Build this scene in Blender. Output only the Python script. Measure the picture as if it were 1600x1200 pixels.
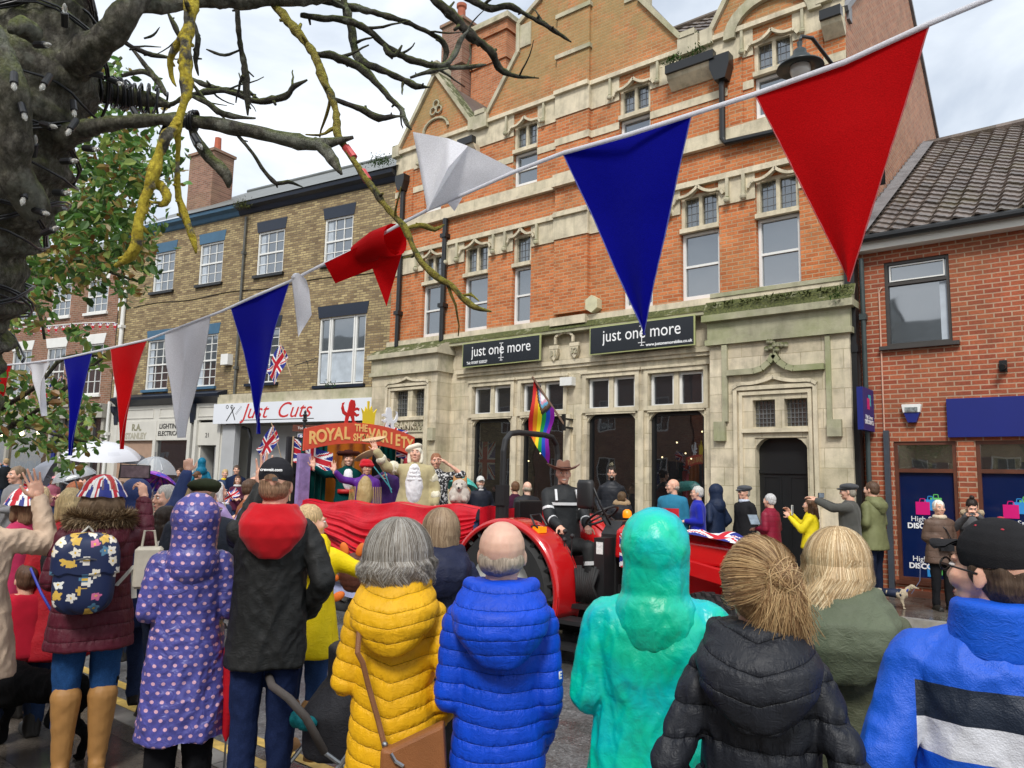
import bpy, bmesh, math, random
import numpy as np
from mathutils import Vector, Matrix, noise as mn
random.seed(7); R=math.radians; PI=math.pi
for o in list(bpy.data.objects): bpy.data.objects.remove(o)
sc=bpy.context.scene; COL=sc.collection
# ---------- camera ----------
FP=1180.; PITCH=math.atan(147/1180.); ROLL=R(1.27); AZ=R(38.9)
cf=Vector((-math.sin(AZ)*math.cos(PITCH),math.cos(AZ)*math.cos(PITCH),math.sin(PITCH)))
r0=Vector((math.cos(AZ),math.sin(AZ),0)); u0=r0.cross(cf)
cr=r0*math.cos(ROLL)+u0*math.sin(ROLL); cu=-r0*math.sin(ROLL)+u0*math.cos(ROLL)
CAMP=Vector((0,0,1.7))
cd=bpy.data.cameras.new('camera'); cam=bpy.data.objects.new('camera',cd); COL.objects.link(cam)
cd.sensor_width=36; cd.lens=FP/1600*36; cd.clip_start=.05; cd.clip_end=2000
m=Matrix.Identity(4)
for i,v in enumerate((cr,cu,-cf)): m[0][i],m[1][i],m[2][i]=v
m.translation=CAMP; cam.matrix_world=m; sc.camera=cam
# ---------- world, sun, exposure ----------
w=bpy.data.worlds.new('World'); sc.world=w; w.use_nodes=True
SUN_EL,SUN_AZ=R(48),R(152)
def world():
    t=w.node_tree; N=t.nodes; L=t.links; N.clear()
    out=N.new('ShaderNodeOutputWorld'); bg=N.new('ShaderNodeBackground'); bg.inputs[1].default_value=.1
    sky=N.new('ShaderNodeTexSky'); sky.sky_type='NISHITA'; sky.sun_disc=False; sky.sun_elevation=SUN_EL; sky.sun_rotation=SUN_AZ
    sky.air_density=1.5; sky.dust_density=3
    tc=N.new('ShaderNodeTexCoord'); mp=N.new('ShaderNodeMapping'); mp.inputs['Scale'].default_value=(1,1,2.2)
    mp.inputs['Location'].default_value=(.35,.2,.1)
    nz=N.new('ShaderNodeTexNoise'); nz.inputs['Scale'].default_value=2.6; nz.inputs['Detail'].default_value=7; nz.inputs['Roughness'].default_value=.52
    nz.inputs['Distortion'].default_value=.3
    rp=N.new('ShaderNodeValToRGB'); e=rp.color_ramp.elements
    e[0].position=.3; e[0].color=(.35,.40,.48,1); e[1].position=.68; e[1].color=(.91,.92,.94,1)
    x=e.new(.46); x.color=(.60,.645,.70,1)
    sc_=N.new('ShaderNodeVectorMath'); sc_.operation='SCALE'; sc_.inputs['Scale'].default_value=8.2
    mx=N.new('ShaderNodeMixRGB'); mx.inputs[0].default_value=.9
    L.new(tc.outputs['Generated'],mp.inputs[0]); L.new(mp.outputs[0],nz.inputs[0]); L.new(nz.outputs[0],rp.inputs[0])
    L.new(rp.outputs[0],sc_.inputs[0]); L.new(sky.outputs[0],mx.inputs[1]); L.new(sc_.outputs[0],mx.inputs[2])
    L.new(mx.outputs[0],bg.inputs[0]); L.new(bg.outputs[0],out.inputs[0])
world()
sd=bpy.data.lights.new('sun','SUN'); sd.energy=1.5; sd.angle=R(14); sd.color=(1,.97,.92)
sun=bpy.data.objects.new('sun',sd); COL.objects.link(sun)
sv=Vector((math.sin(SUN_AZ)*math.cos(SUN_EL),math.cos(SUN_AZ)*math.cos(SUN_EL),math.sin(SUN_EL)))
sun.rotation_euler=sv.to_track_quat('Z','Y').to_euler()
sc.view_settings.view_transform='Standard'; sc.view_settings.look='None'; sc.view_settings.exposure=.95; sc.view_settings.gamma=1
# ---------- helpers ----------
def ray(x,y): return cf+cr*((x-800)/FP)+cu*((600-y)/FP)
def P3(x,y,d): return CAMP+ray(x,y)*d
def onY(x,y,Y): r=ray(x,y); return CAMP+r*(Y/r.y)
def onZ(x,y,Z=0): r=ray(x,y); return CAMP+r*((Z-1.7)/r.z)
def gnd(px,d,py=950): p=P3(px,py,d); return Vector((p.x,p.y,0))
def tag(o,label=None,cat=None,group=None,kind=None):
    if label: o['label']=label
    if cat: o['category']=cat
    if group: o['group']=group
    if kind: o['kind']=kind
    return o
def thing(name,label,cat,loc=(0,0,0),rz=0,group=None):
    o=bpy.data.objects.new(name,None); COL.objects.link(o); o.location=loc; o.rotation_euler=(0,0,rz); o.empty_display_size=.1
    return tag(o,label,cat,group)
class MB:
    def __init__(s): s.v=[]; s.f=[]; s.mi=[]; s.c=[]; s.smooth=False
    def add(s,vs,fs,mi=0,c=None):
        b=len(s.v); s.v+= [tuple(v) for v in vs]; s.f+=[tuple(b+i for i in f) for f in fs]; s.mi+=[mi]*len(fs)
        if c is not None: s.c+= [c]*len(fs) if not isinstance(c,list) else c
        return s
    def box(s,x0,x1,y0,y1,z0,z1,mi=0):
        vs=[(x,y,z) for x in (x0,x1) for y in (y0,y1) for z in (z0,z1)]
        return s.add(vs,[(0,1,3,2),(4,6,7,5),(0,4,5,1),(2,3,7,6),(0,2,6,4),(1,5,7,3)],mi)
    def quad(s,a,b,c,d,mi=0): return s.add([a,b,c,d],[(0,1,2,3)],mi)
    def obox(s,c,ax,ay,az,mi=0):     # centre + half-axes
        c,ax,ay,az=map(Vector,(c,ax,ay,az))
        vs=[c+ax*i+ay*j+az*k for i in (-1,1) for j in (-1,1) for k in (-1,1)]
        return s.add(vs,[(0,1,3,2),(4,6,7,5),(0,4,5,1),(2,3,7,6),(0,2,6,4),(1,5,7,3)],mi)
    def bar(s,p,q,w,h=None,mi=0,up=(0,0,1)):
        p,q=Vector(p),Vector(q); d=(q-p); l=d.length
        if l<1e-6: return s
        d/=l; up=Vector(up)
        if abs(d.dot(up))>.95: up=Vector((0,1,0))
        x=d.cross(up).normalized(); y=x.cross(d)
        return s.obox((p+q)/2,d*l/2,x*w/2,y*(h or w)/2,mi)
    def prism(s,poly,y0,y1,mi=0):    # polygon in xz, extruded along y
        n=len(poly); vs=[(x,y0,z) for x,z in poly]+[(x,y1,z) for x,z in poly]
        return s.add(vs,[tuple(range(n)),tuple(range(2*n-1,n-1,-1))]+[(i,n+i,n+(i+1)%n,(i+1)%n) for i in range(n)],mi)
    def prismx(s,poly,x0,x1,mi=0):   # polygon in yz along x
        n=len(poly); vs=[(x0,y,z) for y,z in poly]+[(x1,y,z) for y,z in poly]
        return s.add(vs,[tuple(range(n)),tuple(range(2*n-1,n-1,-1))]+[(i,n+i,n+(i+1)%n,(i+1)%n) for i in range(n)],mi)
    def prismz(s,poly,z0,z1,mi=0):
        n=len(poly); vs=[(x,y,z0) for x,y in poly]+[(x,y,z1) for x,y in poly]
        return s.add(vs,[tuple(range(n)),tuple(range(2*n-1,n-1,-1))]+[(i,n+i,n+(i+1)%n,(i+1)%n) for i in range(n)],mi)
    def tube(s,pts,rad,n=8,mi=0,jit=0,closed=False,flat=1.):
        pts=[Vector(p) for p in pts]; k=len(pts)
        if not hasattr(rad,'__len__'): rad=[rad]*k
        b=len(s.v); ref=None
        for i,p in enumerate(pts):
            if closed: d=pts[(i+1)%k]-pts[i-1]
            else: d=pts[min(i+1,k-1)]-pts[max(i-1,0)]
            d=d.normalized() if d.length>1e-9 else Vector((0,0,1))
            if ref is None: ref=Vector((0,0,1)) if abs(d.z)<.9 else Vector((1,0,0))
            x=(ref-d*ref.dot(d)).normalized(); ref=x; y=d.cross(x)
            for j in range(n):
                a=2*PI*j/n; r=rad[i]*(1+(random.uniform(-jit,jit) if jit else 0))
                s.v.append(tuple(p+x*math.cos(a)*r+y*math.sin(a)*r*flat))
        m_=k if closed else k-1
        for i in range(m_):
            for j in range(n):
                s.f.append((b+i*n+j,b+i*n+(j+1)%n,b+((i+1)%k)*n+(j+1)%n,b+((i+1)%k)*n+j)); s.mi.append(mi)
        if not closed:
            s.f.append(tuple(b+j for j in range(n-1,-1,-1))); s.f.append(tuple(b+(k-1)*n+j for j in range(n))); s.mi+=[mi,mi]
        return s
    def lathe(s,prof,c=(0,0,0),n=24,mi=0,a0=0,a1=2*PI):
        b=len(s.v); full=abs(a1-a0-2*PI)<1e-6; nn=n if full else n+1
        for r,z in prof:
            for j in range(nn):
                a=a0+(a1-a0)*j/n; s.v.append((c[0]+r*math.cos(a),c[1]+r*math.sin(a),c[2]+z))
        for i in range(len(prof)-1):
            for j in range(n):
                j2=(j+1)%nn; s.f.append((b+i*nn+j,b+i*nn+j2,b+(i+1)*nn+j2,b+(i+1)*nn+j)); s.mi.append(mi)
        return s
    def ell(s,c,r,rot=None,n=16,m_=10,mi=0):
        b=len(s.v); c=Vector(c); r=Vector(r) if hasattr(r,'__len__') else Vector((r,r,r))
        Rm=rot if rot is not None else Matrix.Identity(3)
        s.v.append(tuple(c+Rm@Vector((0,0,r.z))))
        for i in range(1,m_):
            t=PI*i/m_
            for j in range(n):
                a=2*PI*j/n; s.v.append(tuple(c+Rm@Vector((r.x*math.sin(t)*math.cos(a),r.y*math.sin(t)*math.sin(a),r.z*math.cos(t)))))
        s.v.append(tuple(c+Rm@Vector((0,0,-r.z)))); e=b+1+(m_-1)*n
        for j in range(n):
            s.f.append((b,b+1+j,b+1+(j+1)%n)); s.f.append((e,e-n+(j+1)%n,e-n+j)); s.mi+=[mi,mi]
        for i in range(m_-2):
            for j in range(n):
                p=b+1+i*n; s.f.append((p+j,p+n+j,p+n+(j+1)%n,p+(j+1)%n)); s.mi.append(mi)
        return s
    def cone(s,p,r,q,r2,n=12):       # tapered capsule
        p,q=Vector(p),Vector(q); s.tube([p,q],[r,r2],n); s.ell(p,r,n=n,m_=8); s.ell(q,r2,n=n,m_=8); return s
    def chain(s,pts,rs,n=12):
        for i in range(len(pts)-1): s.cone(pts[i],rs[i],pts[i+1],rs[i+1],n)
        return s
    def loft(s,secs,n=24,mi=0):      # (cx,cy,z,rx,ry) horizontal ellipses; superellipse
        b=len(s.v)
        for cx,cy,z,rx,ry in secs:
            for j in range(n):
                a=2*PI*j/n; ca,sa=math.cos(a),math.sin(a)
                s.v.append((cx+rx*math.copysign(abs(ca)**.85,ca),cy+ry*math.copysign(abs(sa)**.85,sa),z))
        k=len(secs)
        for i in range(k-1):
            for j in range(n):
                s.f.append((b+i*n+j,b+i*n+(j+1)%n,b+(i+1)*n+(j+1)%n,b+(i+1)*n+j)); s.mi.append(mi)
        s.f.append(tuple(b+j for j in range(n-1,-1,-1))); s.f.append(tuple(b+(k-1)*n+j for j in range(n))); s.mi+=[mi,mi]
        return s
    def grid(s,fn,nu,nv,cfn=None,mi=0,mfn=None):
        b=len(s.v)
        for j in range(nv+1):
            for i in range(nu+1): s.v.append(tuple(fn(i/nu,j/nv)))
        for j in range(nv):
            for i in range(nu):
                a=b+j*(nu+1)+i; s.f.append((a,a+1,a+nu+2,a+nu+1))
                s.mi.append(mfn((i+.5)/nu,(j+.5)/nv) if mfn else mi)
                if cfn: s.c.append(cfn((i+.5)/nu,(j+.5)/nv))
        return s
    def mesh(s,name='m'):
        me=bpy.data.meshes.new(name); me.from_pydata(s.v,[],s.f); me.polygons.foreach_set('material_index',s.mi)
        if s.c and len(s.c)==len(s.f):
            at=me.color_attributes.new('Col','FLOAT_COLOR','CORNER'); a=[]
            for f,c in zip(s.f,s.c): a+=[c[0],c[1],c[2],1]*len(f)
            at.data.foreach_set('color',a)
        me.update(); return me
    def build(s,name,mats,parent=None,smooth=False,label=None):
        return link(name,s.mesh(name),mats,parent,smooth,label)
def link(name,me,mats,parent=None,smooth=False,label=None):
    o=bpy.data.objects.new(name,me); COL.objects.link(o)
    if not isinstance(mats,(list,tuple)): mats=[mats]
    if len(me.materials)==0:
        for m_ in mats: me.materials.append(m_)
    if parent: o.parent=parent
    if smooth: me.polygons.foreach_set('use_smooth',[True]*len(me.polygons)); 
    if label: o['label']=label
    return o
def sharp(o,ang=35):
    me=o.data; bm=bmesh.new(); bm.from_mesh(me)
    for e in bm.edges:
        if len(e.link_faces)==2 and e.calc_face_angle(0)>R(ang): e.smooth=False
    bm.to_mesh(me); bm.free(); me.polygons.foreach_set('use_smooth',[True]*len(me.polygons)); return o
def remesh(mb,voxel,smooth=3,disp=None,fac=.5,mi=None):
    me=mb.mesh('tmp'); o=bpy.data.objects.new('tmp',me); COL.objects.link(o)
    r=o.modifiers.new('r','REMESH'); r.mode='VOXEL'; r.voxel_size=voxel; r.use_smooth_shade=True
    if smooth: sm=o.modifiers.new('s','SMOOTH'); sm.factor=fac; sm.iterations=smooth
    dg=bpy.context.evaluated_depsgraph_get(); e=o.evaluated_get(dg)
    out=bpy.data.meshes.new_from_object(e); bpy.data.objects.remove(o); bpy.data.meshes.remove(me)
    out.materials.clear()
    if disp:
        n=len(out.vertices); co=np.empty(n*3); out.vertices.foreach_get('co',co); co=co.reshape(-1,3)
        no=np.empty(n*3); out.vertices.foreach_get('normal',no); no=no.reshape(-1,3)
        co=disp(co,no); out.vertices.foreach_set('co',co.ravel()); out.update()
    out.polygons.foreach_set('use_smooth',[True]*len(out.polygons))
    return out
def joinmesh(ms,name='m'):
    bm=bmesh.new(); 
    for i,(me,mi) in enumerate(ms):
        k=len(bm.faces); bm.from_mesh(me); bm.faces.ensure_lookup_table()
        for f in bm.faces[k:]: f.material_index=mi
        bpy.data.meshes.remove(me)
    out=bpy.data.meshes.new(name); bm.to_mesh(out); bm.free(); return out
def text(s,size,ext=.004,bold=0,shear=0,align='CENTER',space=1):
    c=bpy.data.curves.new('t','FONT'); c.body=s; c.size=size; c.extrude=ext; c.offset=bold; c.shear=shear; c.align_x=align; c.align_y='CENTER'; c.space_character=space; c.resolution_u=4
    o=bpy.data.objects.new('t',c); COL.objects.link(o); dg=bpy.context.evaluated_depsgraph_get()
    me=bpy.data.meshes.new_from_object(o.evaluated_get(dg)); bpy.data.objects.remove(o); bpy.data.curves.remove(c); me.materials.clear(); return me
def sign_text(name,s,size,loc,mat,parent,bold=0,shear=0,ext=.004,align='CENTER',sx=1,space=1,ry=0,rz=0):
    o=link(name,text(s,size,ext,bold,shear,align,space),mat,parent); o.rotation_euler=(PI/2,ry,rz); o.location=loc; o.scale=(sx,1,1); return o
# ---------- materials ----------
class NT:
    def __init__(s,name):
        s.m=bpy.data.materials.new(name); s.m.use_nodes=True; s.t=s.m.node_tree; s.t.nodes.clear()
        s.out=s.t.nodes.new('ShaderNodeOutputMaterial'); s.b=s.n('ShaderNodeBsdfPrincipled'); s.t.links.new(s.b.outputs[0],s.out.inputs[0])
    def n(s,t,_op=None,**k):
        x=s.t.nodes.new(t)
        if _op: x.operation=_op
        for a,b in k.items():
            if a.startswith('i'): s.set(x,int(a[1:]),b)
            else: s.set(x,a.replace('_',' '),b)
        return x
    def set(s,x,a,b):
        if isinstance(b,bpy.types.NodeSocket): s.t.links.new(b,x.inputs[a])
        else: x.inputs[a].default_value=b
    def math(s,op,a,b=0,c=0): return s.n('ShaderNodeMath',op,i0=a,i1=b,i2=c).outputs[0]
    def noise(s,vec,scale,detail=3,rough=.55): return s.n('ShaderNodeTexNoise',Vector=vec,Scale=scale,Detail=detail,Roughness=rough).outputs[0]
    def ramp(s,f,*st):
        x=s.n('ShaderNodeValToRGB',i0=f); e=x.color_ramp.elements
        e[0].position,e[0].color=st[0][0],c4(st[0][1]); e[1].position,e[1].color=st[-1][0],c4(st[-1][1])
        for p,c in st[1:-1]: y=e.new(p); y.color=c4(c)
        return x.outputs[0]
    def mix(s,f,a,b,mode='MIX'):
        x=s.t.nodes.new('ShaderNodeMixRGB'); x.blend_type=mode; s.set(x,0,f); s.set(x,1,c4(a)); s.set(x,2,c4(b)); return x.outputs[0]
    def bump(s,h,st,dist=.01,nrm=None):
        x=s.n('ShaderNodeBump',Strength=st,Distance=dist,Height=h)
        if nrm: s.set(x,'Normal',nrm)
        return x.outputs[0]
    def obj(s): return s.n('ShaderNodeTexCoord').outputs['Object']
def c4(c):
    if isinstance(c,bpy.types.NodeSocket): return c
    if not hasattr(c,'__len__'): return (c,c,c,1)
    return tuple(c)+(1,) if len(c)==3 else tuple(c)
def hx(r,g,b):   # sRGB 0-255 -> linear
    return tuple(((c/255)/12.92 if c/255<=.04045 else ((c/255+.055)/1.055)**2.4) for c in (r,g,b))
_mc={}
def pm(col,rough=.7,var=.12,scale=6,bump=.15,bscale=60,metal=0,spec=.5,dist=.004,name=None,sheen=0,coat=0,emit=0):
    key=('pm',tuple(col) if hasattr(col,'__len__') else col,rough,var,scale,bump,bscale,metal,spec,dist,sheen,coat,emit)
    if key in _mc: return _mc[key]
    t=NT(name or 'paint'); o=t.obj()
    if var:
        f=t.noise(o,scale,4); c=t.ramp(f,(.3,tuple(x*(1-var) for x in c4(col)[:3])),(.7,tuple(min(1,x*(1+var)) for x in c4(col)[:3]))); t.set(t.b,'Base Color',c)
    else: t.set(t.b,'Base Color',c4(col))
    t.set(t.b,'Roughness',rough); t.set(t.b,'Metallic',metal); t.set(t.b,'Specular IOR Level',spec)
    if sheen: t.set(t.b,'Sheen Weight',sheen)
    if coat: t.set(t.b,'Coat Weight',coat)
    if emit: t.set(t.b,'Emission Color',c4(col)); t.set(t.b,'Emission Strength',emit)
    if bump: t.set(t.b,'Normal',t.bump(t.noise(o,bscale,3),bump,dist))
    _mc[key]=t.m; return t.m
def attr_mat(rough=.7,name='patterned cloth',bump=.1,trans=False,sheen=0):
    key=('at',rough,bump,trans,sheen)
    if key in _mc: return _mc[key]
    t=NT(name); a=t.n('ShaderNodeAttribute'); a.attribute_name='Col'; t.set(t.b,'Base Color',a.outputs['Color']); t.set(t.b,'Roughness',rough)
    if sheen: t.set(t.b,'Sheen Weight',sheen)
    t.set(t.b,'Normal',t.bump(t.noise(t.obj(),40,3),bump,.004)); _mc[key]=t.m; return t.m
def brick(name,c1,c2,mortar,axis='x',bw=.225,bh=.075,ms=.01,dirt=(.2,.18,.08),dirtamt=.5,rough=.85,moss=0,mossz=0,bmp=.6):
    t=NT(name); o=t.obj(); sp=t.n('ShaderNodeSeparateXYZ',i0=o)
    u=sp.outputs[0] if axis=='x' else sp.outputs[1]
    v=t.n('ShaderNodeCombineXYZ',i0=u,i1=sp.outputs[2]).outputs[0]
    # slight wobble so courses are not ruler straight
    wob=t.n('ShaderNodeTexNoise',Vector=o,Scale=7.); v=t.n('ShaderNodeVectorMath','ADD',i0=v,i1=t.n('ShaderNodeVectorMath','SCALE',i0=wob.outputs['Color'],Scale=.006).outputs[0]).outputs[0]
    b=t.n('ShaderNodeTexBrick',Vector=v,Scale=1.,**{'Mortar_Size':ms,'Mortar_Smooth':.25,'Brick_Width':bw,'Row_Height':bh,'Bias':0.})
    b.inputs['Color1'].default_value=(0,0,0,1); b.inputs['Color2'].default_value=(1,1,1,1); b.inputs['Mortar'].default_value=(.5,.5,.5,1)
    cb=t.ramp(b.outputs['Color'],(0,c1),(.5,tuple((x+y)/2 for x,y in zip(c1,c2))),(1,c2))
    f1=t.noise(o,26,3); cb=t.mix(.55,cb,t.ramp(f1,(.3,.55),(.75,1.25)),'MULTIPLY')
    col=t.mix(b.outputs['Fac'],cb,mortar)
    f2=t.noise(o,.8,6,.65); col=t.mix(t.math('MULTIPLY',t.ramp(f2,(.45,0),(.75,1)),dirtamt),col,dirt)
    f4=t.noise(o,2.2,5,.6); col=t.mix(.55,col,t.ramp(f4,(.3,.62),(.65,1.15)),'MULTIPLY')
    if moss:
        f3=t.noise(o,1.6,6,.7); zz=t.n('ShaderNodeMapRange',Value=sp.outputs[2]); zz.inputs[1].default_value=mossz; zz.inputs[2].default_value=mossz+1.2
        col=t.mix(t.math('MULTIPLY',t.math('MULTIPLY',t.ramp(f3,(.28,0),(.52,1)),zz.outputs[0]),moss),col,t.mix(t.noise(o,7,4),(.20,.17,.06),(.40,.30,.13)))
    t.set(t.b,'Base Color',col); t.set(t.b,'Roughness',rough)
    h=t.math('ADD',t.math('MULTIPLY',b.outputs['Fac'],-1.),t.math('MULTIPLY',t.noise(o,90,3),.35))
    t.set(t.b,'Normal',t.bump(h,bmp,.008)); return t.m
def stone(name,c=(.64,.56,.41),moss=.5,blocks=True,bw=.7,bh=.33,green=.2,mt=.36):
    t=NT(name); o=t.obj(); sp=t.n('ShaderNodeSeparateXYZ',i0=o); v=t.n('ShaderNodeCombineXYZ',i0=sp.outputs[0],i1=sp.outputs[2]).outputs[0]
    f=t.noise(o,3,6,.6); col=t.ramp(f,(.25,tuple(x*.6 for x in c)),(.5,c),(.75,tuple(x*1.22 for x in c)))
    if blocks:
        b=t.n('ShaderNodeTexBrick',Vector=v,Scale=1.,**{'Mortar_Size':.006,'Mortar_Smooth':.3,'Brick_Width':bw,'Row_Height':bh})
        b.inputs['Color1'].default_value=(.78,.76,.74,1); b.inputs['Color2'].default_value=(1.1,1.1,1.12,1); b.inputs['Mortar'].default_value=(.66,.63,.56,1)
        col=t.mix(1,col,b.outputs['Color'],'MULTIPLY')
    mp=t.n('ShaderNodeMapping',Vector=o); mp.inputs['Scale'].default_value=(5,5,.7)
    st=t.noise(mp.outputs[0],1.3,5,.65); col=t.mix(t.math('MULTIPLY',t.ramp(st,(.48,0),(.75,1)),.45),col,(.17,.16,.11))
    gn=t.noise(o,1.1,5,.6); col=t.mix(t.math('MULTIPLY',t.ramp(gn,(.42,0),(.65,1)),green),col,(.22,.25,.1))
    nz=t.n('ShaderNodeSeparateXYZ',i0=t.n('ShaderNodeNewGeometry').outputs['Normal']).outputs[2]
    up=t.ramp(nz,((.15 if mt>.33 else .0),0),((.6 if mt>.33 else .3),1)); ms=t.ramp(t.noise(o,5,6,.7),(mt,0),(mt+.14,1))
    mf=t.math('MULTIPLY',t.math('MULTIPLY',up,ms),moss); col=t.mix(mf,col,t.ramp(t.noise(o,30,3),(.3,(.025,.032,.009)),(.7,(.12,.13,.035))))
    t.set(t.b,'Base Color',col); t.set(t.b,'Roughness',.9)
    h=t.math('ADD',t.noise(o,45,5,.65),t.math('MULTIPLY',mf,t.noise(o,30,4)))
    if blocks: h=t.math('ADD',h,t.math('MULTIPLY',b.outputs['Fac'],-.8))
    t.set(t.b,'Normal',t.bump(h,.5,.012)); return t.m
def glass(name,tint=(.02,.025,.03),rough=.02,refl=.3,see=0.):
    t=NT(name); o=t.obj(); t.set(t.b,'Base Color',c4(tint)); t.set(t.b,'Roughness',.25)
    wv=t.bump(t.noise(o,1.6,1),.12,.02)
    g=t.n('ShaderNodeBsdfGlossy',Roughness=rough,Normal=wv); g.inputs[0].default_value=(.9,.95,1,1)
    base=t.b.outputs[0]
    if see:
        tr=t.n('ShaderNodeBsdfTransparent'); tr.inputs[0].default_value=(.75,.8,.8,1)
        base=t.n('ShaderNodeMixShader',i0=see,i1=base,i2=tr.outputs[0]).outputs[0]
    fr=t.n('ShaderNodeLayerWeight',Blend=.35,Normal=wv).outputs['Fresnel']
    f=t.math('ADD',t.math('MULTIPLY',fr,.6),refl)
    mx=t.n('ShaderNodeMixShader',i0=f,i1=base,i2=g.outputs[0]); t.t.links.new(mx.outputs[0],t.out.inputs[0]); return t.m
def roof_tiles(name,c=(.10,.085,.075),w=.3,h=.3,moss=.35,wave=True):   # object x across, generated along slope via z/y
    t=NT(name); o=t.obj(); sp=t.n('ShaderNodeSeparateXYZ',i0=o)
    x=t.math('DIVIDE',sp.outputs[0],w); y=t.math('DIVIDE',sp.outputs[1],h)
    fx=t.math('FRACT',x); fy=t.math('FRACT',y)
    cell=t.n('ShaderNodeTexWhiteNoise',Vector=t.n('ShaderNodeCombineXYZ',i0=t.math('FLOOR',x),i1=t.math('FLOOR',y)).outputs[0]).outputs[0]
    col=t.mix(1,c,t.ramp(cell,(0,.65),(1,1.35)),'MULTIPLY')
    f=t.noise(o,1.3,6,.65); col=t.mix(t.math('MULTIPLY',t.ramp(f,(.5,0),(.7,1)),moss),col,(.12,.10,.04))
    f=t.noise(o,18,4,.65); col=t.mix(.6,col,t.ramp(f,(.3,.55),(.7,1.4)),'MULTIPLY')
    t.set(t.b,'Base Color',col); t.set(t.b,'Roughness',.42)
    t.set(t.b,'Normal',t.bump(t.noise(o,50,3),.3,.01)); return t.m
# ---------- shared materials ----------
BR_OR=brick('orange brick',(.47,.12,.03),(.68,.22,.07),(.46,.30,.17),dirtamt=.3,moss=.72,mossz=10.0)
BR_ORC=brick('orange chimney brick',(.45,.13,.04),(.62,.22,.09),(.40,.28,.18),dirtamt=.4)
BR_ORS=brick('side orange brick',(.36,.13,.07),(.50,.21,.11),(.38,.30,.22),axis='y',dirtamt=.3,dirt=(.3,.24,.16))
BR_RED=brick('red brick',(.28,.058,.026),(.42,.105,.042),(.42,.27,.18),bw=.23,bh=.078,ms=.011,dirtamt=.35,dirt=(.2,.13,.05))
BR_YEL=brick('yellow brick',(.20,.135,.065),(.50,.39,.19),(.17,.13,.09),bw=.225,bh=.07,ms=.010,dirtamt=.45,dirt=(.13,.09,.05))
BR_OLD=brick('old brown brick',(.20,.085,.05),(.33,.15,.09),(.30,.24,.19),dirtamt=.3)
BR_CH=brick('chimney brick',(.22,.10,.065),(.34,.17,.11),(.28,.22,.17),dirtamt=.4)
ST=stone('carved limestone'); STM=stone('mossy limestone',c=(.5,.45,.33),moss=1.,green=.45,blocks=False); STP=stone('plain limestone',blocks=False,green=.12,moss=.8)
STX=stone('heavily mossed limestone',c=(.40,.38,.26),moss=1.,green=.75,blocks=False,mt=.3)
WH=pm((.74,.74,.71),.45,.06,3,.05,30,name='white paint'); CREAM=pm((.60,.585,.53),.5,.08,2,.05,name='cream paint'); BLK=pm((.012,.013,.014),.32,.1,3,.05,name='black paint')
BLUEG=pm((.045,.12,.20),.5,.12,3,.05,name='blue grey paint'); DKBL=pm((.008,.014,.03),.35,.1,3,.05,name='dark navy paint')
GL_UP=glass('upper window glass',(.025,.03,.035),.03,.2); GL_DK=glass('dark window glass',(.012,.013,.016),.02,.07); GL_SH=glass('shop glass',(.01,.01,.012),.015,.16,.58)
GL_LEAD=glass('leaded glass',(.05,.055,.05),.12,.16)
ALU=pm((.35,.36,.37),.35,.05,4,.03,metal=1,name='aluminium'); LEAD=pm((.16,.16,.165),.5,.25,5,.2,20,name='lead')
GRN=pm((.05,.13,.02),.6,.5,20,.2,name='weed leaves'); CURT=pm((.42,.47,.52),.8,.15,4,.3,20,name='net curtain')
# ---------- ground ----------
def ground_mats():
    t=NT('wet tarmac'); o=t.obj(); v=t.n('ShaderNodeTexVoronoi',Vector=o,Scale=70.); f=t.noise(o,9,5,.6)
    col=t.ramp(v.outputs['Color'],(.0,.05),(.5,.11),(.85,.16),(1,.34)); col=t.mix(.7,col,t.ramp(f,(.3,.6),(.7,1.3)),'MULTIPLY')
    wt=t.noise(o,.9,4,.55); t.set(t.b,'Roughness',t.ramp(wt,(.36,.08),(.5,.42))); col=t.mix(t.ramp(wt,(.34,.55),(.46,0)),col,(.035,.03,.022))
    t.set(t.b,'Base Color',col); h=t.math('MULTIPLY',t.math('SUBTRACT',1.,v.outputs['Distance']),t.ramp(wt,(.36,0),(.46,1)))
    t.set(t.b,'Normal',t.bump(h,.5,.008)); tar=t.m
    t=NT('wet paving'); o=t.obj(); b=t.n('ShaderNodeTexBrick',Vector=o,Scale=1.,**{'Mortar_Size':.006,'Mortar_Smooth':.2,'Brick_Width':.75,'Row_Height':.6})
    b.inputs['Color1'].default_value=(.75,.75,.75,1); b.inputs['Color2'].default_value=(1.15,1.12,1.08,1); b.inputs['Mortar'].default_value=(.4,.38,.35,1)
    f=t.noise(o,2.2,6,.6); col=t.ramp(f,(.3,(.06,.05,.042)),(.7,(.155,.135,.115))); col=t.mix(1,col,b.outputs[0],'MULTIPLY')
    col=t.mix(.5,col,t.ramp(t.noise(o,60,3),(.3,.7),(.7,1.3)),'MULTIPLY'); t.set(t.b,'Base Color',col)
    t.set(t.b,'Roughness',t.ramp(t.noise(o,1.4,4),(.38,.05),(.6,.30))); t.set(t.b,'Normal',t.bump(t.math('SUBTRACT',t.noise(o,40,4),b.outputs['Fac']),.25,.004)); return tar,t.m
TAR,PAV=ground_mats()
KERB=pm((.27,.26,.24),.4,.3,6,.3,40,name='kerb stone')
o=MB().quad((-400,-300,-.102),(400,-300,-.102),(400,500,-.102),(-400,500,-.102)).build('ground',TAR); tag(o,kind='structure')
o=MB().quad((-80,2.7,-.098),(60,2.7,-.098),(60,11.1,-.098),(-80,11.1,-.098)).build('road',TAR); tag(o,kind='structure')
o=MB().box(-80,60,-8,2.55,-.2,0).build('pavement_near',PAV); tag(o,kind='structure')
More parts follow.
